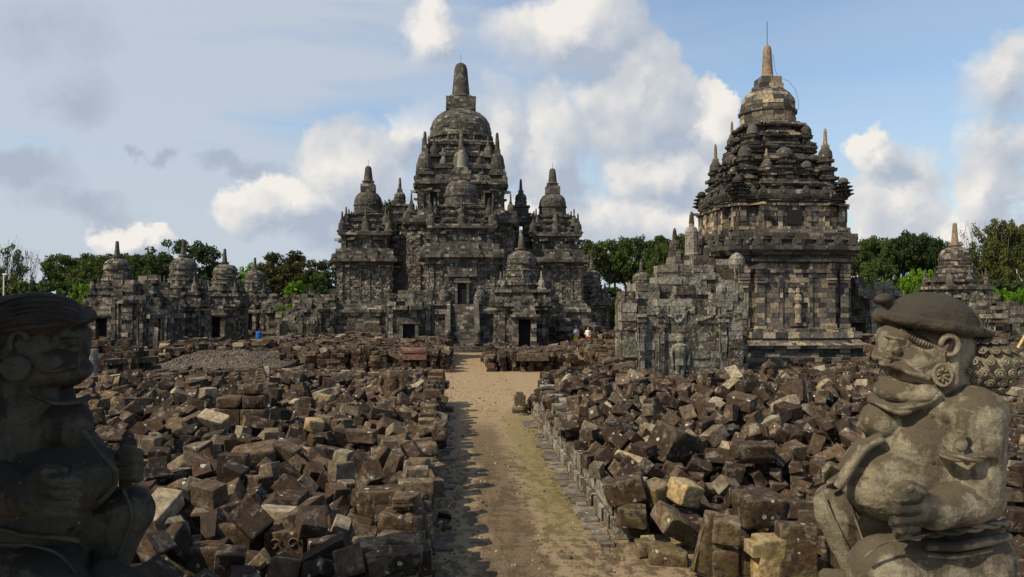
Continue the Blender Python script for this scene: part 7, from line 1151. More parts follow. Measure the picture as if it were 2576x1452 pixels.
def cone_stone():
    p = PZ(655, 968, 1.3); mb = MB(); mb.hexa([(-.33, -.2, 0), (.33, -.2, 0), (.33, .2, 0), (-.33, .2, 0)], [(-.22, -.14, .42), (.22, -.14, .42), (.22, .14, .42), (-.22, .14, .42)], .5); mb.hexa([(-.22, -.14, .42), (.22, -.14, .42), (.22, .14, .42), (-.22, .14, .42)], [(-.04, -.05, .95), (.04, -.05, .95), (.04, .05, .95), (-.04, .05, .95)], .5)
    for k in range(6):
        z = .1 + .13 * k; r = .11 - k * .012; mb.tube([(r * math.cos(t) * 1.6, -.205 + z * .14, z + r * math.sin(t)) for t in [i * .6 for i in range(9)]], .018, 5, .9)
    tag(mb.build('carved_antefix', M_RUB, loc=tuple(p)), 'pointed triangular carved stone standing in the rear of the left heap', 'carved stone')
    # square pier of four blocks rising out of the left heap
    p = PZ(612, 1105, .9); mb = MB(); rng = random.Random(6)
    for (x0, x1, z0, z1, t) in [(-.72, -.02, .35, .92, .2), (0, .7, .35, .9, .3), (-.70, .0, .94, 1.25, .45), (.02, .66, .92, 1.3, .2), (-.1, .5, 1.32, 1.6, .3), (-.75, .75, -.1, .33, .3), (.72, 1.15, -.1, .45, .5)]:
        A, F = block_geo((x1 - x0, .62, z1 - z0), rng, True, None, 1); mb.add([(a[0] + (x0 + x1) / 2, a[1], a[2] + (z0 + z1) / 2) for a in A], F, t)
    tag(mb.build('stone_pier', M_RUB, smooth=True, loc=tuple(p)), 'square pier of fitted brown blocks rising from the middle of the left heap', 'stone pier')
    p = PZ(233, 880, 1.9); mb = MB(); mb.lathe((0, 0, -1), [(0, .3), (1.2, .28), (2.1, .27)], 12, .9); tag(mb.build('stone_column', M_PERW, loc=(PX(234, 41), 41, 1.2)), 'short round grey column beside the left guardian head', 'stone column')
cone_stone()
def misc():
    p0, p1 = P(2547, 897, 24), P(2600, 810, 24); mb = MB(); mb.tube([tuple(p0 + (p0 - p1) * .35), tuple(p0.lerp(p1, .5)), tuple(p1)], .045, 10); tag(mb.build('bamboo_pole', plain('yellow_bamboo', (.5, .38, .14), .5)), 'yellow bamboo pole leaning at the right edge behind the guardian', 'pole')
    x = PX(9, 88); mb = MB(); T = thing('lamp_post', 'thin white lamp post above the left guardian', 'lamp post', (x, 88, 0)); W_ = plain('white_paint', (.7, .7, .68)); mb.tube([(0, 0, 0), (0, 0, 7.6)], .07, 8); mb.build('post', W_, T); mb = MB(); mb.box(-.1, .35, -.12, .12, 7.6, 7.75); mb.build('lamp_head', W_, T)
    B_ = plain('blue_plastic', (.02, .13, .45), .4)
    for (u, v, Yq, lb) in [(651, 852, 62, 'small blue plastic barrel beside the ramp before the left shrines'), (932, 853, 66, 'small blue plastic sheet at the foot of the left wing')]:
        p = P(u, v, Yq); mb = MB()
        if 'barrel' in lb: mb.lathe((0, 0, 0), [(0, .2), (.1, .23), (.5, .24), (.55, .22)], 14)
        else: mb.lathe((0, 0, 0), [(0, .28), (.1, .26), (.18, .14), (.2, .05)], 9)
        tag(mb.build('blue_barrel' if 'barrel' in lb else 'plastic_sheet', B_, loc=tuple(p)), lb, 'barrel' if 'barrel' in lb else 'plastic sheet')
    # sloping ramp wall before the left shrines, beam on stones at the far right heap
    a, b_ = P(612, 858, 64), P(735, 842, 64); mb = MB(); mb.hexa([(a.x, 63.6, .6), (b_.x, 63.6, .6), (b_.x, 64.4, .6), (a.x, 64.4, .6)], [(a.x, 63.6, a.z), (b_.x, 63.6, b_.z), (b_.x, 64.4, b_.z), (a.x, 64.4, a.z)], .8); tag(mb.build('stone_ramp', M_PERW), 'narrow sloping stone coping before the left shrine row', 'stone ramp')
    mb = MB(); p = P(1340, 897, 50.3); mb.box(-1.05, 1.05, -.25, .3, -.28, .22, .2); tag(mb.build('stone_beam', M_RUB, loc=tuple(p)), 'long dark stone beam laid across blocks right of the far path', 'stone beam')
    mb = MB(); p = P(1042, 893, 50.3); mb.lathe((0, 0, 0), [(0, .3), (.1, .3)], 3); mb = MB(); mb.tube([(-.8, 0, .25), (.8, 0, .25)], .26, 14, .75); mb.box(-.82, .82, -.32, .3, -.3, .04, .6); tag(mb.build('moulded_beam', stone('reddish_beam_stone', [(0, (.17, .09, .07)), (1, (.2, .11, .085))], lichen=.2), loc=tuple(p)), 'reddish rounded stone beam on top of the far left heap by the path', 'stone beam')
misc()
def person(label, p, pose, shirt, lower):
    T = thing('person', label, 'person', tuple(p), 0); skin = plain('skin', (.35, .2, .13)); sh = plain('shirt', shirt, .8); lo = plain('cloth', lower, .8); hr = plain('black_hair', (.02, .018, .016))
    z = 0 if pose == 'stand' else -.42
    leg = [('c', (.09, 0, .9 + z), (.1, 0 if not z else -.38, .48), .085, .06), ('c', (.1, 0 if not z else -.38, .48), (.1, .02, .08), .06, .04), ('c', (-.09, 0, .9 + z), (-.12, -.05 if not z else -.38, .48), .085, .06), ('c', (-.12, -.05 if not z else -.38, .48), (-.12, .02, .08), .06, .04), ('c', (.1, .04, .05), (.1, -.14, .04), .045, .035), ('c', (-.12, .04, .05), (-.12, -.14, .04), .045, .035)]
    body = leg + [('c', (0, 0, .95 + z), (0, 0, 1.35 + z), .13, .15), ('c', (0, 0, 1.4 + z), (0, 0, 1.5 + z), .06, .055), ('e', (0, -.01, 1.6 + z), (.085, .1, .12)), ('e', (0, -.11, 1.585 + z), (.014, .02, .022)), ('c', (.17, 0, 1.38 + z), (.24, 0, 1.1 + z), .05, .042), ('c', (.24, 0, 1.1 + z), (.2, -.16, .9 + z), .04, .03), ('c', (-.17, 0, 1.38 + z), (-.24, .02, 1.1 + z), .05, .042), ('c', (-.24, .02, 1.1 + z), (-.2, -.18, 1.05 + z), .04, .03), ('e', (.2, -.19, .86 + z), (.03, .03, .06)), ('e', (-.19, -.23, 1.03 + z), (.03, .05, .03))]
    sculpt(body, .022, 'body', skin, T, 2)
    sculpt([('c', (0, 0, .98 + z), (0, 0, 1.34 + z), .155, .165), ('c', (.15, 0, 1.38 + z), (.225, 0, 1.15 + z), .072, .06), ('c', (-.15, 0, 1.38 + z), (-.225, .01, 1.15 + z), .072, .06)], .025, 'shirt', sh, T, 2)
    sculpt([('e', (0, 0, .92 + z), (.165, .14, .14))] + [(l[0], l[1], l[2] if i % 2 == 0 else tuple(Vector(l[1]).lerp(Vector(l[2]), .3)), l[3] + .025, l[4] + .03) for i, l in enumerate(leg[:4])], .025, 'shorts', lo, T, 2)
    sculpt([('e', (0, .025, 1.635 + z), (.098, .105, .115))], .02, 'hair', hr, T, 1)
person('person in a pale lilac shirt and yellow shorts standing before the right chapel', (PX(1449, 61.6), 61.6, .98), 'stand', (.55, .5, .55), (.75, .42, .03))
person('person crouching in white with orange beside the one in yellow shorts', (PX(1479, 62.2), 62.2, 1.25), 'crouch', (.8, .72, .66), (.45, .12, .05))

# ---------------------------------------------------------------- trees
def leaf_mat(name, a, b, c):
    m, nt, bs = mat(name); at = nt.nodes.new('ShaderNodeAttribute'); at.attribute_name = 'tone'; col = ramp(nt, at.outputs['Fac'], [(0, a), (.5, b), (1, c)])
    oi = nt.nodes.new('ShaderNodeObjectInfo'); col = nmix(nt, 1., col, ramp(nt, oi.outputs['Random'], [(0, (.75, .8, .8)), (1, (1.25, 1.12, .95))]), 'MULTIPLY')
    nt.links.new(col, bs.inputs['Base Color']); bs.inputs['Roughness'].default_value = .6
    tr = nt.nodes.new('ShaderNodeBsdfTranslucent'); nt.links.new(col, tr.inputs[0]); mx = nt.nodes.new('ShaderNodeMixShader'); mx.inputs[0].default_value = .35
    nt.links.new(bs.outputs[0], mx.inputs[1]); nt.links.new(tr.outputs[0], mx.inputs[2]); nt.links.new(mx.outputs[0], nt.nodes['Material Output'].inputs[0]); return m
LM = {'dark': leaf_mat('dark_foliage', (.022, .038, .012), (.040, .066, .018), (.07, .10, .026)), 'mid': leaf_mat('green_foliage', (.034, .055, .013), (.062, .098, .02), (.10, .145, .03)),
      'olive': leaf_mat('olive_foliage', (.035, .045, .012), (.065, .085, .022), (.11, .125, .035)), 'bright': leaf_mat('bright_foliage', (.05, .11, .008), (.10, .22, .012), (.16, .32, .02)), 'red': leaf_mat('brownish_foliage', (.03, .03, .01), (.05, .055, .018), (.08, .07, .025))}
BARK = plain('grey_bark', (.13, .11, .09), .9); TREES = {}
def tree_mesh(kind, seed, leaf):
    """unit tree, about 1 high; returns trunk and crown meshes."""
    rng = random.Random(seed); tr = MB(); cr = MB(); cl = []
    rx, cz, rz_ = {'round': (.48, .58, .42), 'umbrella': (.55, .72, .24), 'tall': (.34, .74, .26), 'bush': (.6, .45, .45), 'bare': (.4, .68, .3), 'airy': (.38, .66, .32)}[kind]
    nc = {'round': 230, 'umbrella': 210, 'tall': 120, 'bush': 150, 'bare': 26, 'airy': 60}[kind]
    for _ in range(nc):
        while True:
            v = Vector([rng.uniform(-1, 1) for _ in range(3)])
            if .3 < v.length < 1.02: break
        if kind == 'umbrella' and v.z < 0: v.z *= .5
        if kind in ('round', 'bush', 'umbrella'): k_ = max(abs(v.x), abs(v.y), abs(v.z)); v *= (v.length / k_) ** .45
        cl.append(Vector((v.x * rx, v.y * rx, cz + v.z * rz_)))
    th = {'tall': .018, 'bare': .016, 'airy': .02, 'umbrella': .03}.get(kind, .03); fork = cz - rz_ * (.9 if kind != 'umbrella' else 1.5)
    stems = 3 if kind == 'tall' else 1
    for s in range(stems):
        ox = (s - 1) * .16 if stems > 1 else 0; f = Vector((ox * 1.3 + rng.gauss(0, .02), rng.gauss(0, .03), max(.12, fork)))
        tr.tube([(ox, 0, -.02), tuple(Vector((ox, 0, 0)).lerp(f, .5) + Vector((rng.gauss(0, .01), 0, 0))), tuple(f)], [th * 1.3, th, th * .85], 7)
        for k, c in enumerate(cl):
            if k % stems != s: continue
            if kind in ('round', 'bush', 'umbrella') and k % 6: continue
            mid = f.lerp(c, .5) + Vector((rng.gauss(0, .02), rng.gauss(0, .02), -.03)); tr.tube([tuple(f), tuple(mid), tuple(c)], [th * .5, th * .3, th * .12], 4)
            if kind == 'bare' or kind == 'airy':
                for _ in range(7): e = c + Vector([rng.gauss(0, .07) for _ in range(3)]) + Vector((0, 0, .03)); tr.tube([tuple(mid.lerp(c, rng.random())), tuple(e)], [th * .16, th * .08], 3)
    per = {'round': 80, 'umbrella': 80, 'tall': 65, 'bush': 70, 'bare': 5, 'airy': 45}[kind]; cs = {'bare': .05, 'airy': .055, 'tall': .055}.get(kind, .065)
    for c in cl:
        t0 = rng.random()
        for _ in range(per):
            d = Vector([rng.gauss(0, 1) for _ in range(3)]).normalized(); p = c + Vector((d.x * cs, d.y * cs, d.z * cs * .7)) * rng.uniform(.55, 1.12)
            n = (d * .6 + Vector([rng.gauss(0, .6) for _ in range(3)]) + Vector((0, 0, .5))).normalized(); a = n.orthogonal().normalized(); a = Quaternion(n, rng.uniform(0, 6.28)) @ a; b = n.cross(a); s = leaf * rng.uniform(.6, 1.25)
            cr.add([tuple(p - a * s - b * s * .5), tuple(p + a * s * .2 - b * s * .7), tuple(p + a * s * 1.1), tuple(p + b * s * .7)], [[0, 1, 2, 3]], min(1, max(0, t0 * .6 + rng.random() * .4)))
    return tr, cr
def tree(label, u, vt, hw, Y, kind, col, variant=0, z0=0, group='trees beyond the temple grounds', leaf=.017, cat='tree', name='tree'):
    p = P(u, vt, Y); H = p.z - z0; W = hw / FPX * Y; key = (kind, variant, leaf)
    if key not in TREES:
        tr, cr = tree_mesh(kind, variant * 7 + len(kind), leaf); TREES[key] = (tr.mesh('trunk', BARK), cr)
    rx = {'round': .55, 'umbrella': .6, 'tall': .42, 'bush': .66, 'bare': .46, 'airy': .44}[kind]
    trm, crb = TREES[key]; ck = (key, col)
    if ck not in TREES: TREES[ck] = crb.mesh('crown', LM[col])
    T = thing(name, label, cat, (p.x, Y, z0), random.Random(u).uniform(0, 6), group)
    for me, nm in ((trm, 'trunk'), (TREES[ck], 'crown')):
        o = bpy.data.objects.new(nm, me); COL.objects.link(o); o.parent = T
    T.scale = (W / rx * 1.18, W / rx * 1.18, H * 1.04); return T
TL = [
 ('airy light green tree at the far left edge behind the lamp post', 15, 618, 45, 120, 'airy', 'mid'), ('thin almost bare tree second from the left edge', 72, 632, 42, 125, 'bare', 'olive'),
 ('broad tree right of the almost bare one on the left', 205, 643, 72, 128, 'umbrella', 'mid'), ('wide spreading tree behind the leftmost shrine spire', 300, 642, 85, 132, 'umbrella', 'dark'), ('flat topped tree between the two left shrine spires', 385, 645, 70, 130, 'umbrella', 'mid'),
 ('tall dark round tree behind the broadest bell of the left row', 462, 619, 88, 118, 'round', 'dark'), ('light green tree behind the fourth left shrine', 648, 672, 42, 116, 'round', 'bright'), ('round brownish green tree right of the left shrine row', 728, 645, 82, 114, 'round', 'red'),
 ('dark tree touching the left edge of the main temple', 838, 664, 48, 120, 'round', 'dark'), ('tree top showing between the left chapel and the tower', 985, 522, 40, 112, 'round', 'olive'), ('small dark tree behind the second left shrine dome', 585, 680, 35, 125, 'round', 'dark'), ('green tree showing left of the leftmost shrine spire', 248, 655, 60, 122, 'round', 'mid'), ('round dark tree between the first and second left shrine spires', 350, 652, 60, 124, 'round', 'dark'), ('green tree just left of the broadest shrine bell', 420, 655, 50, 122, 'round', 'mid'), ('low round tree left of the dark brownish tree', 690, 672, 45, 122, 'round', 'dark'), ('dark round tree between the brownish tree and the main temple', 785, 690, 45, 112, 'round', 'mid'),
 ('thin stemmed tree next to the right chapel', 1480, 610, 52, 122, 'tall', 'olive'), ('thin stemmed tree second from the right chapel', 1545, 607, 55, 128, 'tall', 'mid'), ('thin stemmed tree third from the right chapel', 1600, 603, 55, 126, 'tall', 'mid'), ('thin stemmed tree fourth from the right chapel', 1655, 601, 60, 130, 'tall', 'dark'), ('dense green tree left of the patchwork temple', 1672, 628, 55, 112, 'round', 'mid'), ('tall tree half hidden by the patchwork temple roof', 1735, 596, 62, 128, 'umbrella', 'dark'),
 ('spreading tree just right of the patchwork temple', 2180, 606, 62, 120, 'umbrella', 'mid'), ('widest dark spreading tree on the right', 2262, 590, 78, 124, 'umbrella', 'dark'), ('dark spreading tree left of the tan spired shrine', 2345, 602, 62, 122, 'umbrella', 'dark'),
 ('bare twiggy tree right of the tan spire', 2445, 562, 48, 115, 'bare', 'olive'), ('tall greyish tree in the right corner', 2515, 570, 66, 110, 'round', 'olive'), ('dark tree cut by the right edge of the picture', 2580, 566, 66, 116, 'umbrella', 'dark'), ('olive tree behind the tan spired shrine', 2440, 640, 60, 118, 'round', 'olive'),
 ('mid green tree below the spreading crowns on the right', 2200, 668, 62, 112, 'round', 'mid')]
BL = [('low green bush line behind the left guardian', 30, 694, 62, 105, 'mid'), ('low green bush behind the lamp post', 110, 697, 62, 104, 'dark'), ('green shrub in front of the broad left tree', 190, 696, 65, 103, 'mid'), ('bright shrub left of the leftmost shrine', 235, 702, 45, 98, 'bright'), ('dark shrub behind the leftmost shrine', 330, 690, 70, 104, 'dark'),
 ('dark shrub between the shrine domes', 520, 694, 60, 104, 'dark'), ('shrub behind the fourth left shrine', 615, 700, 45, 104, 'mid'), ('low yellow green bush beside the pollarded trunk', 722, 757, 26, 88, 'bright'), ('dark undergrowth right of the pollarded trunk', 800, 716, 55, 100, 'dark'), ('bright bush at the foot of the thin stemmed trees', 1540, 745, 34, 95, 'bright'), ('dark undergrowth below the thin stemmed trees', 1560, 712, 70, 112, 'dark'), ('dark undergrowth next to the right chapel', 1490, 712, 50, 112, 'dark'), ('undergrowth left of the patchwork temple', 1650, 712, 60, 108, 'mid'),
 ('bright green bush left of the tan spired shrine', 2312, 664, 48, 85, 'bright'), ('bright green bush right of the patchwork temple', 2150, 715, 26, 84, 'bright'), ('dark undergrowth right of the patchwork temple', 2180, 705, 60, 100, 'dark'), ('bright green bush right of the tan spired shrine', 2515, 722, 45, 84, 'bright'), ('bright green bush at the right edge of the picture', 2570, 716, 34, 82, 'bright'), ('dark undergrowth behind the tan spired shrine', 2380, 690, 70, 104, 'dark'), ('dark undergrowth in the right corner', 2500, 690, 80, 104, 'dark'), ('undergrowth behind the wide right trees', 2280, 690, 70, 104, 'mid')]
for k, (lb, u, v, hw, Y, kind, col) in enumerate(TL): tree(lb, u, v, hw, Y, kind, col, k % 3)
for k, (lb, u, v, hw, Y, col) in enumerate(BL): tree(lb, u, v, hw, Y, 'bush', col, k % 2, group='bushes below the trees', leaf=.026, cat='bush', name='bush')
def pollard():
    p = P(741, 790, 84); T = thing('pollarded_tree', 'cut tree trunk with fresh bright green sprouts left of the main temple', 'tree', (p.x, 84, 0)); mb = MB(); mb.tube([(0, 0, 0), (.1, 0, 3), (0, 0, 5.0), (.15, 0, 5.9)], [.3, .26, .22, .18], 9); mb.tube([(0, 0, 4.6), (-.35, 0, 5.5)], [.16, .12], 7); mb.build('trunk', plain('pale_bark', (.3, .22, .14)), T)
    mb = MB(); rng = random.Random(1)
    for c in ((0, 0, 6.1), (-.5, 0, 5.7), (.5, 0, 5.9), (.2, 0, 6.4)):
        for _ in range(90):
            d = Vector([rng.gauss(0, .3) for _ in range(3)]); n = Vector([rng.gauss(0, 1) for _ in range(3)]).normalized(); a = n.orthogonal().normalized() * .16; b = n.cross(a); q = Vector(c) + d; mb.add([tuple(q - a), tuple(q - b), tuple(q + a), tuple(q + b)], [[0, 1, 2, 3]], rng.random())
    mb.build('crown', LM['bright'], T)
pollard()
pebbles()
# tree beside the camera, outside the picture: it throws the shade that lies on the left guardian
T = thing('tree', 'leafy tree left of the viewer that shades the left guardian', 'tree', (-9.6, 3.0, 0), 0, 'trees beyond the temple grounds')
tr_, cr_ = tree_mesh('round', 99, .03); a_ = tr_.build('trunk', BARK, T); c_ = cr_.build('crown', LM['dark'], T); T.scale = (9, 9, 14.5)
# ---------------------------------------------------------------- guardian statues
def guardian_stone(name, base, dark, spots=()):
    m, nt, b = mat(name); N = nt.nodes; L = nt.links; tc = N.new('ShaderNodeNewGeometry'); pos = tc.outputs['Position']
    n1 = nnoise(nt, pos, 2.2, 5, .6, .3); n2 = nnoise(nt, pos, 9, 6, .7); n3 = nnoise(nt, pos, 70, 4, .75)
    c = nmix(nt, 1., base, ramp(nt, n2, [(.3, (.7,) * 3), (.6, (1.08,) * 3), (.8, (1.3, 1.27, 1.2))]), 'MULTIPLY'); c = nmix(nt, 1., c, ramp(nt, n3, [(.3, (.72,) * 3), (.6, (1.1,) * 3)]), 'MULTIPLY')
    mpz = N.new('ShaderNodeMapping'); mpz.inputs['Scale'].default_value = (5, 5, 1.3); L.new(pos, mpz.inputs[0]); st = nnoise(nt, mpz.outputs[0], 1.5, 5, .65)
    up = N.new('ShaderNodeSeparateXYZ'); L.new(tc.outputs['Normal'], up.inputs[0])
    f = nmath(nt, 'MULTIPLY_ADD', nmath(nt, 'MAXIMUM', up.outputs[2], 0.), .20, nmath(nt, 'ADD', nmath(nt, 'MULTIPLY', n1, .55), nmath(nt, 'MULTIPLY', st, .45)))
    c = nmix(nt, nmath(nt, 'MULTIPLY', ramp(nt, f, [(.515, (0, 0, 0)), (.60, (1, 1, 1))]), .88), c, dark)
    for (p, r) in spots:        # near-black patches round single limbs, with a ragged edge
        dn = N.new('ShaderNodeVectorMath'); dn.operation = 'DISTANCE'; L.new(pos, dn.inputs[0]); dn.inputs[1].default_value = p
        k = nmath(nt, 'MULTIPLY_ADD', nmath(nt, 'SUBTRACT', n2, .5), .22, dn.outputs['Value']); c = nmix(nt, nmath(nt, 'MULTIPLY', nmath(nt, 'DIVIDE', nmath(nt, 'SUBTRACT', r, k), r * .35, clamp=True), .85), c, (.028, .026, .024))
    vo = N.new('ShaderNodeTexVoronoi'); vo.inputs['Scale'].default_value = 9; L.new(pos, vo.inputs['Vector']); sp = N.new('ShaderNodeSeparateColor'); L.new(vo.outputs['Color'], sp.inputs[0])
    k = nmath(nt, 'MULTIPLY', nmath(nt, 'GREATER_THAN', sp.outputs[0], .8), ramp(nt, nmath(nt, 'SUBTRACT', nmath(nt, 'MULTIPLY', sp.outputs[1], .12), vo.outputs['Distance']), [(0, (0, 0, 0)), (.04, (1, 1, 1))]))
    c = nmix(nt, nmath(nt, 'MULTIPLY', k, .7), c, (.4, .39, .33)); L.new(c, b.inputs['Base Color'])
    bp = N.new('ShaderNodeBump'); bp.inputs['Strength'].default_value = .8; bp.inputs['Distance'].default_value = .025
    L.new(nmath(nt, 'ADD', nmath(nt, 'MULTIPLY', n2, 1.2), nmath(nt, 'MULTIPLY', n3, .35)), bp.inputs['Height']); L.new(bp.outputs[0], b.inputs['Normal']); return m
def GP(u, v, d): f = (5.65 + d * 5.65 / FPX) / FPX; return tuple(CAM + CM @ Vector(((u - 1288) * f, (726 - v) * f, -f * FPX)))
MG = guardian_stone('guardian_andesite', (.25, .222, .158), (.070, .054, .036), [(GP(2290, 1285, -115), .24), (GP(2380, 1330, -70), .22)]); MGL = guardian_stone('guardian_andesite_shaded', (.066, .065, .050), (.018, .017, .015), [(GP(110, 1220, -120), .2)]); MGK = guardian_stone('guardian_cap_shaded', (.045, .04, .033), (.02, .018, .015)); MGD = guardian_stone('guardian_andesite_dark', (.085, .070, .052), (.045, .038, .03))  # MGL, MGK: left guardian's darker copies, part of its shade put into the colour
def guardian(label, D0, uv0, prims, body_m, extra):
    K = D0 / FPX
    base = CAM + CM @ Vector(((uv0[0] - 1288) * K, (726 - uv0[1]) * K, -D0))
    T = thing('guardian_statue', label, 'statue', (base.x, base.y, 0)); T.rotation_euler = (0, 0, -YAW)
    RI = Matrix.Rotation(YAW, 3, 'Z')
    def q(u, v, d=0):              # picture measures turned into metres about the statue's own upright frame
        f = (D0 + d * K) / FPX; w_ = CAM + CM @ Vector(((u - 1288) * f, (726 - v) * f, -(D0 + d * K))); return tuple(RI @ (w_ - Vector((base.x, base.y, 0))))
    def conv(pr):
        if pr[0] == 'e': return ('e', q(*pr[1]), (pr[2][0] * K, pr[2][2] * K, pr[2][1] * K)) + tuple(pr[3:])
        return ('c', q(*pr[1]), q(*pr[2]), pr[3] * K, pr[4] * K)
    extra(T, q, K, conv)
    return T
def spiral(mb, c, r, turns, n, rad, nrm=(0, -1, 0), tone=.5):
    nrm = Vector(nrm).normalized(); a = Vector((0, 0, 1)).cross(nrm); a = a.normalized() if a.length > .1 else Vector((1, 0, 0)); b = nrm.cross(a); c = Vector(c)
    mb.tube([tuple(c + nrm * (rad * .4 + (1 - t / n) * 0 + (t / n) * r * .35) + (a * math.cos(t / n * turns * 6.283) + b * math.sin(t / n * turns * 6.283)) * r * (1 - t / n * .85)) for t in range(n + 1)], rad, 5, tone)
def chain(pts, rs): return [('c', pts[i], pts[i + 1], rs[i], rs[i + 1]) for i in range(len(pts) - 1)]
def right_guardian():
    def ex(T, q, K, conv):
        # e: centre (u, v, depth), radii (u, v, depth), optional tilt; c: two points, two radii -- all in picture measures
        B = [('e', (2330, 880, 75), (122, 96, 92)), ('e', (2262, 872, 75), (50, 60, 70)), ('e', (2300, 925, 75), (80, 50, 80)), ('e', (2258, 948, 75), (34, 24, 50)), ('e', (2244, 955, 75), (20, 12, 34)),
             ('e', (2226, 850, 62), (16, 34, 40)), ('c', (2226, 842, 75), (2210, 896, 75), 10, 18), ('e', (2228, 900, 48), (19, 12, 18)), ('e', (2226, 900, 90), (16, 11, 16)), ('e', (2234, 922, 75), (16, 7, 36)), ('e', (2232, 936, 75), (14, 7, 28)),
             ('e', (2247, 876, 6), (17, 19, 18)), ('e', (2252, 850, 8), (28, 9, 16), 12), ('c', (2236, 898, 4), (2268, 902, 0), 7, 5), ('e', (2300, 908, 40), (78, 48, 60)), ('e', (2318, 935, 72), (100, 52, 92)), ('e', (2252, 858, 60), (42, 50, 60)), ('e', (2238, 876, 128), (13, 15, 12))]
        B += chain([(2220, 914, 50), (2252, 918, 8), (2290, 936, -16), (2335, 952, -14)], [9, 11, 10, 6])      # moustache
        B += [('c', (2345, 965, 80), (2335, 1030, 85), 92, 112), ('e', (2288, 985, 62), (82, 42, 96))]                                              # neck
        B += [('e', (2345, 1075, 88), (150, 112, 124)), ('e', (2310, 1115, 85), (140, 105, 128)), ('e', (2215, 1060, 60), (52, 52, 55)), ('e', (2215, 1060, 130), (50, 50, 50)), ('e', (2290, 1190, 90), (176, 122, 135)), ('e', (2245, 1215, 85), (130, 98, 120)), ('e', (2390, 1220, 90), (125, 130, 125)), ('e', (2400, 1120, 95), (125, 130, 120))]
        # near arm: shoulder, upper arm, elbow, forearm back to the belly
        B += [('e', (2440, 1040, 0), (88, 72, 66)), ('e', (2395, 1032, 14), (82, 50, 64)), ('e', (2468, 1040, 4), (62, 62, 62)), ('c', (2448, 1050, -14), (2452, 1215, -34), 74, 66), ('e', (2450, 1245, -34), (74, 62, 62)), ('c', (2440, 1262, -44), (2350, 1288, -92), 56, 44), ('c', (2350, 1288, -92), (2318, 1280, -104), 44, 42)]
        # near hand: palm and five curled fingers
        B += [('e', (2302, 1278, -110), (46, 48, 30))]
        for k, (v0, r0, le) in enumerate([(1250, 15, 50), (1279, 15, 54), (1306, 14, 50), (1330, 12, 42)]):
            B += chain([(2304, v0, -128), (2304 - le * .9, v0 + 4, -140), (2300 - le * 1.02, v0 + 12, -118), (2306 - le * .55, v0 + 15, -98)], [r0, r0, r0 * .93, r0 * .85])
        B += chain([(2312, 1240, -116), (2282, 1224, -130), (2246, 1234, -128)], [20, 17, 13])
        # far arm and hand on the raised knee
        B += [('c', (2250, 1040, 190), (2190, 1150, 205), 52, 40), ('c', (2190, 1150, 205), (2120, 1190, 170), 36, 26), ('e', (2112, 1192, 165), (28, 20, 32))]
        for k in range(4): B += chain([(2112, 1178 + k * 2, 150 + k * 11 - 10), (2088 - k, 1166 + k * 9, 146 + k * 11 - 10), (2074, 1186 + k * 8, 142 + k * 10 - 10)], [9, 8.5, 7])
        B += chain([(2116, 1196, 136), (2100, 1206, 124), (2086, 1214, 124)], [9, 8, 7])
        # raised far leg, folded near leg, hips
        B += [('c', (2330, 1330, 170), (2118, 1275, 185), 88, 72), ('e', (2100, 1268, 183), (56, 58, 58)), ('c', (2102, 1290, 180), (2170, 1450, 170), 56, 44), ('c', (2170, 1450, 170), (2170, 1560, 170), 44, 46), ('c', (2170, 1590, 150), (2080, 1600, 140), 38, 28)]
        B += [('e', (2385, 1400, 80), (150, 120, 150)), ('e', (2405, 1400, 78), (130, 128, 148)), ('c', (2400, 1440, 20), (2235, 1432, -28), 98, 84), ('e', (2220, 1440, -28), (84, 92, 76)), ('c', (2225, 1470, -25), (2240, 1640, 0), 76, 60), ('c', (2150, 1468, 40), (2080, 1452, 60), 34, 22), ('e', (2400, 1560, 80), (150, 110, 140))]
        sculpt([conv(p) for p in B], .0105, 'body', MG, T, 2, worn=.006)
        # headdress: low tilted cap with knob and curled band
        H = [('e', (2345, 806, 75), (112, 72, 98), 12), ('e', (2378, 812, 75), (62, 60, 88), 30), ('e', (2285, 796, 70), (72, 40, 80), -14), ('c', (2420, 835, 75), (2480, 842, 60), 26, 12)] + chain([(2216, 792, 60), (2290, 806, -18), (2390, 824, -34), (2490, 841, 30)], [13, 16, 15, 11]) + chain([(2216, 792, 60), (2225, 800, 120), (2290, 812, 165), (2390, 830, 180), (2490, 842, 60)], [13, 14, 16, 16, 12]) + [('e', (2222, 752, 70), (22, 15, 24), -8), ('c', (2232, 762, 72), (2262, 785, 75), 15, 26), ('e', (2215, 795, 70), (18, 24, 26))]
        sculpt([conv(p) for p in H], .0095, 'headdress', MGD, T, 3, worn=.006)
        mb = MB()
        for s in (1, .66, .36):      # raised bands that fan over the cap
            pts = []
            for t in range(13):
                a = math.pi * (1.0 - t / 12); pts.append(q(2388 + 86 * s * math.cos(a), 838 - 66 * s * math.sin(a) - 6, -8 - 12 * (1 - s) + 26 * s * math.sin(a)))
            mb.tube(pts, 3.2 * K, 6)
        mb.build('headdress_band', MGD, T, smooth=True)
        # hair: bun of coiled curls and a fringe over the brow
        sculpt([conv(p) for p in [('e', (2474, 915, 78), (80, 70, 94)), ('e', (2440, 922, 78), (58, 68, 84))]], .012, 'hair', MG, T, 3)
        hm = bpy.data.objects.new('hair_curls', None); mb = MB(); c0 = Vector(q(2462, 917, 78)); rx, rz_, ry = 92 * K, 76 * K, 100 * K
        for i in range(6):
            for j in range(9):
                th = R(-52 + i * 21); ph = R(-160 + j * 21 + (10 if i % 2 else 0))
                n = Vector((math.cos(th) * math.cos(ph), math.cos(th) * math.sin(ph), math.sin(th))); c = c0 + Vector((n.x * rx, n.y * ry, n.z * rz_))
                if n.x < -.8: continue
                m0 = len(mb.v); spiral(mb, c, 12.5 * K, 1.8, 12, 3.3 * K, n)
        bpy.data.objects.remove(hm); mb.build('hair_curls', MG, T, smooth=True)
        mb = MB()
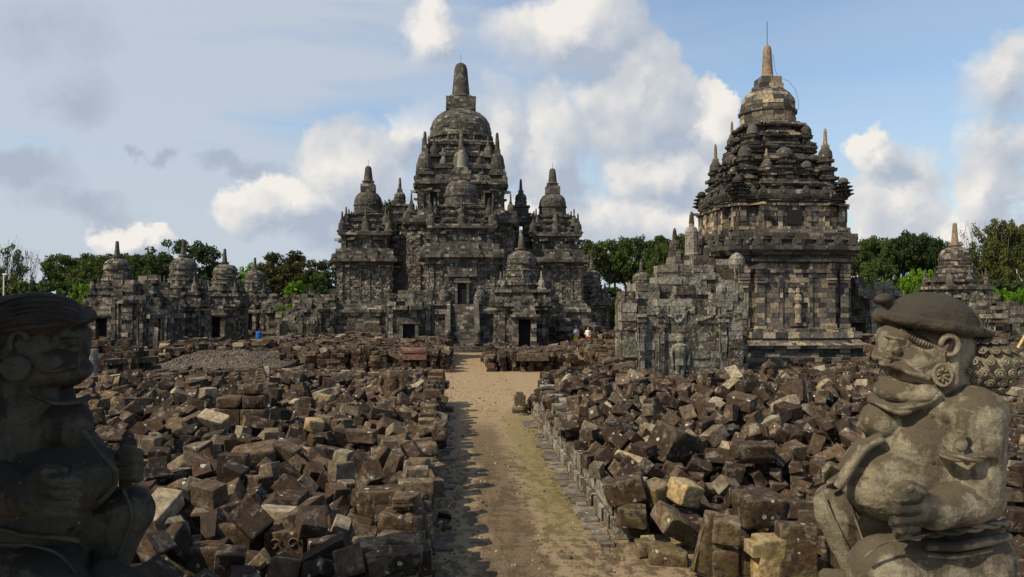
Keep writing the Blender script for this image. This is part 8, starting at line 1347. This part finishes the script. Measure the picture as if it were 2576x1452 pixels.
        for k in range(17):
            t = k / 16; u, v, d = 2268 + 108 * t, 830 + 46 * t + 6 * math.sin(t * 3), 16 - 22 * math.sin(t * 2.6); mb.tube([q(u, v - 9, d + 2), q(u + 1, v, d - 6), q(u - 3, v + 11, d - 2)], [3.6 * K, 4.4 * K, 3. * K], 6)
        mb.build('hair_fringe', MG, T, smooth=True)
        # ear with hollow, long lobe, disc earring
        mb = MB(); mb.tube([q(2389 + 22 * math.cos(a), 869 - 24 * math.sin(a), -38 - 3 * math.sin(a)) for a in [R(-110 + i * 30) for i in range(11)]], 7 * K, 8); mb.build('ear', MG, T, smooth=True)
        sculpt([conv(p) for p in [('c', (2398, 890, -16), (2392, 960, -20), 15, 20), ('e', (2390, 868, -12), (18, 20, 14))]], .012, 'ear_lobe', MG, T, 3)
        mb = MB(); c = Vector(q(2371, 942, -32)); n = Vector((-.35, -1, 0)).normalized(); a = Vector((0, 0, 1)).cross(n).normalized(); z = Vector((0, 0, 1)); nn = 22
        def ring(r1, r2, off): return [tuple(c + a * (r1 * K * math.cos(6.283 * i / nn)) + z * (r2 * K * math.sin(6.283 * i / nn)) + n * off * K) for i in range(nn)]
        rs = [ring(22, 29, -14), ring(24, 32, 4), ring(21, 28, 7), ring(17, 23, 2)]; b0 = len(mb.v)
        for r_ in rs: mb.v += r_
        for j in range(3):
            for i in range(nn): k = (i + 1) % nn; mb.f.append([j * nn + i, j * nn + k, (j + 1) * nn + k, (j + 1) * nn + i]); mb.t.append(.5)
        mb.f.append([3 * nn + i for i in range(nn)]); mb.t.append(.5)
        for i in range(8): t = 6.283 * i / 8; mb.tube([tuple(c + n * 4 * K + (a * math.cos(t) * 5 + z * math.sin(t) * 7) * K), tuple(c + n * 6 * K + (a * math.cos(t) * 14 + z * math.sin(t) * 19) * K)], [3 * K, 3.6 * K], 6)
        mb.build('earring', MG, T, smooth=True)
        # twisted snake cords: armband, necklace, sash; belt
        def cord(pts, r, name, m, tw=1.):
            V = [Vector(q(*p)) for p in pts]; mb = MB(); ln = sum((V[i + 1] - V[i]).length for i in range(len(V) - 1)); n = max(14, int(ln / (r * K * .8)))
            def at(t):
                f = t * (len(V) - 1); i = min(int(f), len(V) - 2); g = f - i; p0, p1, p2, p3 = V[max(i - 1, 0)], V[i], V[i + 1], V[min(i + 2, len(V) - 1)]
                return .5 * ((2 * p1) + (-p0 + p2) * g + (2 * p0 - 5 * p1 + 4 * p2 - p3) * g * g + (-p0 + 3 * p1 - 3 * p2 + p3) * g ** 3)
            for ph in ((0, math.pi) if tw else (0,)):
                pp = []
                for i in range(n + 1):
                    t = i / n; p = at(t); d = (at(min(1, t + .01)) - at(max(0, t - .01))).normalized(); a = d.cross(Vector((0, 1, .2))).normalized(); b = d.cross(a); w_ = i * .38 + ph; pp.append(tuple(p + (a * math.cos(w_) + b * math.sin(w_)) * r * K * .5 * tw))
                mb.tube(pp, r * K * (.72 if tw else 1), 7)
            mb.build(name, m, T, smooth=True)
        cord([(2362, 1110, 10), (2372, 1140, -60), (2420, 1152, -106), (2480, 1150, -96), (2530, 1138, -40), (2535, 1130, 20)], 10, 'armband', MG)
        sculpt([conv(p) for p in [('e', (2418, 1118, -92), (16, 20, 8)), ('e', (2420, 1085, -88), (14, 9, 8), 20)]], .01, 'armband_crest', MG, T, 2)
        cord([(2360, 985, -24), (2320, 1012, -10), (2270, 1030, -8), (2225, 1020, 20), (2196, 1005, 80), (2220, 1000, 140)], 15, 'necklace', MG, .7)
        cord([(2222, 1100, 10), (2180, 1120, 20), (2148, 1160, 30), (2118, 1210, 40), (2110, 1222, 46)], 15, 'sash', MG, 0)
        cord([(2255, 1345, -58), (2330, 1345, -62), (2400, 1338, -60), (2470, 1326, -40), (2525, 1316, 20), (2534, 1316, 80)], 9, 'belt', MG)
        cord([(2330, 1372, -70), (2400, 1375, -72), (2470, 1364, -56), (2528, 1352, 0), (2536, 1350, 80)], 12, 'belt', MG, 0); cord([(2330, 1396, -72), (2400, 1400, -74), (2470, 1388, -60), (2530, 1372, 0), (2536, 1372, 80)], 7, 'belt', MG, 0)
        for pts in ([(2070, 1240, 130), (2095, 1300, 122), (2130, 1370, 120), (2160, 1425, 126)], [(2130, 1240, 118), (2150, 1300, 108), (2175, 1370, 98)], [(2175, 1400, -100), (2220, 1368, -112), (2290, 1352, -104), (2350, 1340, -84)]): cord(pts, 3.5, 'cloth_hem', MG, 0)
        # pedestal
        mb = MB(); b = q(2320, 1650, 80); mb.box(b[0] - .62, b[0] + .62, b[1] - .55, b[1] + .55, b[2] - .3, b[2] + .02, .4); mb.box(b[0] - .75, b[0] + .75, b[1] - .68, b[1] + .68, 0, b[2] - .3, .4); mb.build('pedestal', M_RUB, T)
    guardian('kneeling stone guardian at the right with curled hair, cap and disc earring', 5.65, (2320, 1650), None, MG, ex)
right_guardian()
def left_guardian():
    def ex(T, q, K, conv):
        B = [('e', (105, 880, 75), (118, 92, 95)), ('e', (170, 858, 75), (50, 60, 72)), ('e', (150, 930, 75), (78, 44, 80)), ('e', (172, 955, 75), (34, 20, 46)), ('e', (204, 842, 75), (18, 26, 48)), ('c', (204, 858, 75), (208, 896, 75), 12, 15), ('e', (198, 902, 62), (16, 10, 16)), ('e', (198, 902, 90), (16, 10, 16)), ('e', (190, 924, 75), (20, 8, 36)), ('e', (184, 940, 75), (18, 8, 28)),
             ('e', (182, 876, 14), (16, 13, 10)), ('e', (178, 856, 14), (28, 7, 12), -8), ('e', (125, 908, 38), (76, 46, 58)), ('e', (110, 935, 72), (96, 50, 90)), ('e', (172, 900, 60), (38, 50, 55))]
        B += chain([(196, 918, 40), (172, 922, 8), (145, 932, -6), (118, 935, -10)], [7, 8, 6, 4])
        B += [('c', (85, 965, 80), (80, 1030, 90), 90, 112), ('e', (70, 1090, 95), (150, 115, 120)), ('e', (168, 1070, 60), (62, 68, 66)), ('e', (170, 1070, 130), (60, 66, 60)), ('e', (125, 1195, 90), (168, 120, 130)), ('e', (60, 1170, 90), (150, 150, 125)), ('e', (60, 1290, 90), (170, 110, 130))]
        # near arm: forearm comes forward across the belly
        B += [('e', (-50, 1050, 0), (84, 76, 66)), ('c', (-52, 1060, -14), (-40, 1200, -34), 70, 60), ('c', (-40, 1205, -40), (30, 1250, -90), 62, 50), ('c', (30, 1250, -90), (80, 1245, -118), 50, 44), ('e', (102, 1245, -122), (50, 54, 32))]
        for k, (v0, r0, le) in enumerate([(1204, 14, 58), (1232, 14.5, 62), (1260, 14, 58), (1286, 13, 50)]):
            B += chain([(112, v0, -142), (112 + le, v0 + 3, -152), (122 + le * 1.15, v0 + 9, -132), (116 + le * .75, v0 + 14, -112)], [r0 + 1, r0, r0 * .95, r0 * .85])
        B += chain([(88, 1205, -126), (120, 1182, -142), (158, 1184, -138)], [20, 17, 12])
        # far arm raised with a fist that holds a club end
        B += [('c', (150, 1060, 195), (240, 1150, 205), 54, 40), ('c', (240, 1150, 205), (300, 1170, 180), 38, 32), ('e', (318, 1160, 172), (36, 42, 36))]
        for k in range(4): B += chain([(310, 1136 + k * 21, 140), (338, 1136 + k * 21, 134), (352, 1140 + k * 21, 152), (340, 1143 + k * 21, 176)], [12, 12, 11, 10])
        B += chain([(306, 1140, 138), (318, 1120, 128), (334, 1124, 128)], [12, 11, 9])
        # raised far knee, folded near leg, hips
        B += [('c', (120, 1360, 165), (318, 1288, 178), 92, 74), ('e', (322, 1290, 178), (64, 72, 62)), ('c', (318, 1300, 176), (262, 1450, 165), 62, 50), ('c', (262, 1450, 165), (250, 1570, 160), 48, 46), ('c', (250, 1590, 150), (350, 1600, 140), 38, 28), ('c', (260, 1440, 60), (345, 1460, 60), 36, 26)]
        B += [('e', (50, 1420, 80), (165, 120, 150)), ('c', (0, 1450, 20), (120, 1480, -20), 100, 92), ('e', (60, 1560, 80), (160, 110, 140))]
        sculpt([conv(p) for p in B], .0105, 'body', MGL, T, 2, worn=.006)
        H = [('e', (85, 808, 75), (134, 76, 106), -4), ('e', (30, 825, 75), (118, 86, 104))] + chain([(228, 792, 75), (205, 806, 0), (120, 818, -26), (20, 830, -28), (-60, 845, 0)], [15, 10, 8, 8, 8]) + chain([(228, 792, 75), (205, 800, 150), (120, 815, 178)], [15, 10, 8]) + [('e', (218, 796, 72), (22, 20, 34))]
        sculpt([conv(p) for p in H], .0095, 'headdress', MGK, T, 3, worn=.006)
        mb = MB()
        for k in range(5): mb.tube([q(-10 + t * 22, 780 - 36 * math.sin(R(20 + t * 14)) + k * 12, -10 - k * 8 + abs(t - 4) * 2) for t in range(10)], 2.6 * K, 5)
        mb.build('headdress_band', MGK, T, smooth=True)
        sculpt([conv(p) for p in [('e', (-20, 920, 78), (70, 75, 96))]], .014, 'hair', MGL, T, 3)
        mb = MB(); mb.tube([q(48 + 26 * math.cos(a) * .9, 868 - 34 * math.sin(a), -22) for a in [R(20 + i * 24) for i in range(9)]] , 8 * K, 8); mb.build('ear', MGL, T, smooth=True)
        sculpt([conv(p) for p in [('c', (30, 885, -16), (34, 925, -22), 14, 22)]], .012, 'ear_lobe', MGL, T, 3)
        mb = MB(); c = Vector(q(38, 926, -44)); n = Vector((.3, -1, 0)).normalized(); a = Vector((0, 0, 1)).cross(n).normalized(); z = Vector((0, 0, 1)); nn = 26
        for j, (r, o) in enumerate([(31, -24), (33, 0), (29, 5), (23, 2), (19, 6), (14, 3), (8, 8)]): mb.v += [tuple(c + (a * math.cos(6.283 * i / nn) + z * math.sin(6.283 * i / nn)) * r * K + n * o * K) for i in range(nn)]
        for j in range(6):
            for i in range(nn): k = (i + 1) % nn; mb.f.append([j * nn + i, j * nn + k, (j + 1) * nn + k, (j + 1) * nn + i]); mb.t.append(.5)
        mb.f.append([6 * nn + i for i in range(nn)]); mb.t.append(.5); mb.build('earring', MGL, T, smooth=True)
        def cord(pts, r, name, m, tw=1.):
            V = [Vector(q(*p)) for p in pts]; mb = MB(); n = 40
            def at(t):
                f = t * (len(V) - 1); i = min(int(f), len(V) - 2); g = f - i; p0, p1, p2, p3 = V[max(i - 1, 0)], V[i], V[i + 1], V[min(i + 2, len(V) - 1)]
                return .5 * ((2 * p1) + (-p0 + p2) * g + (2 * p0 - 5 * p1 + 4 * p2 - p3) * g * g + (-p0 + 3 * p1 - 3 * p2 + p3) * g ** 3)
            mb.tube([tuple(at(i / n)) for i in range(n + 1)], r * K, 7); mb.build(name, m, T, smooth=True)
        cord([(70, 980, -30), (130, 1010, -22), (190, 1010, 10), (222, 1000, 80)], 9, 'necklace', MGL); cord([(205, 1080, -10), (262, 1150, 10), (290, 1190, 40), (282, 1230, 60), (250, 1262, 60)], 8, 'sash', MGL)
        cord([(0, 1330, -58), (70, 1345, -62), (140, 1350, -50), (200, 1360, -20)], 8, 'belt', MGL); cord([(0, 1368, -75), (80, 1372, -78), (150, 1395, -60), (190, 1440, -40)], 4, 'cloth_hem', MGL)
        cord([(310, 1230, 112), (330, 1290, 112), (318, 1350, 114), (285, 1420, 118)], 4, 'cloth_hem', MGL)
        sculpt([conv(p) for p in [('c', (324, 1118, 162), (316, 1222, 164), 22, 17)]], .012, 'club', MGK, T, 3)
        mb = MB(); b = q(90, 1650, 80); mb.box(b[0] - .62, b[0] + .62, b[1] - .55, b[1] + .55, b[2] - .3, b[2] + .02, .4); mb.box(b[0] - .75, b[0] + .75, b[1] - .68, b[1] + .68, 0, b[2] - .3, .4); mb.build('pedestal', M_RUB, T)
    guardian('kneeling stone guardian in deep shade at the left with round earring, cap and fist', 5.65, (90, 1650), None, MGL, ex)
left_guardian()
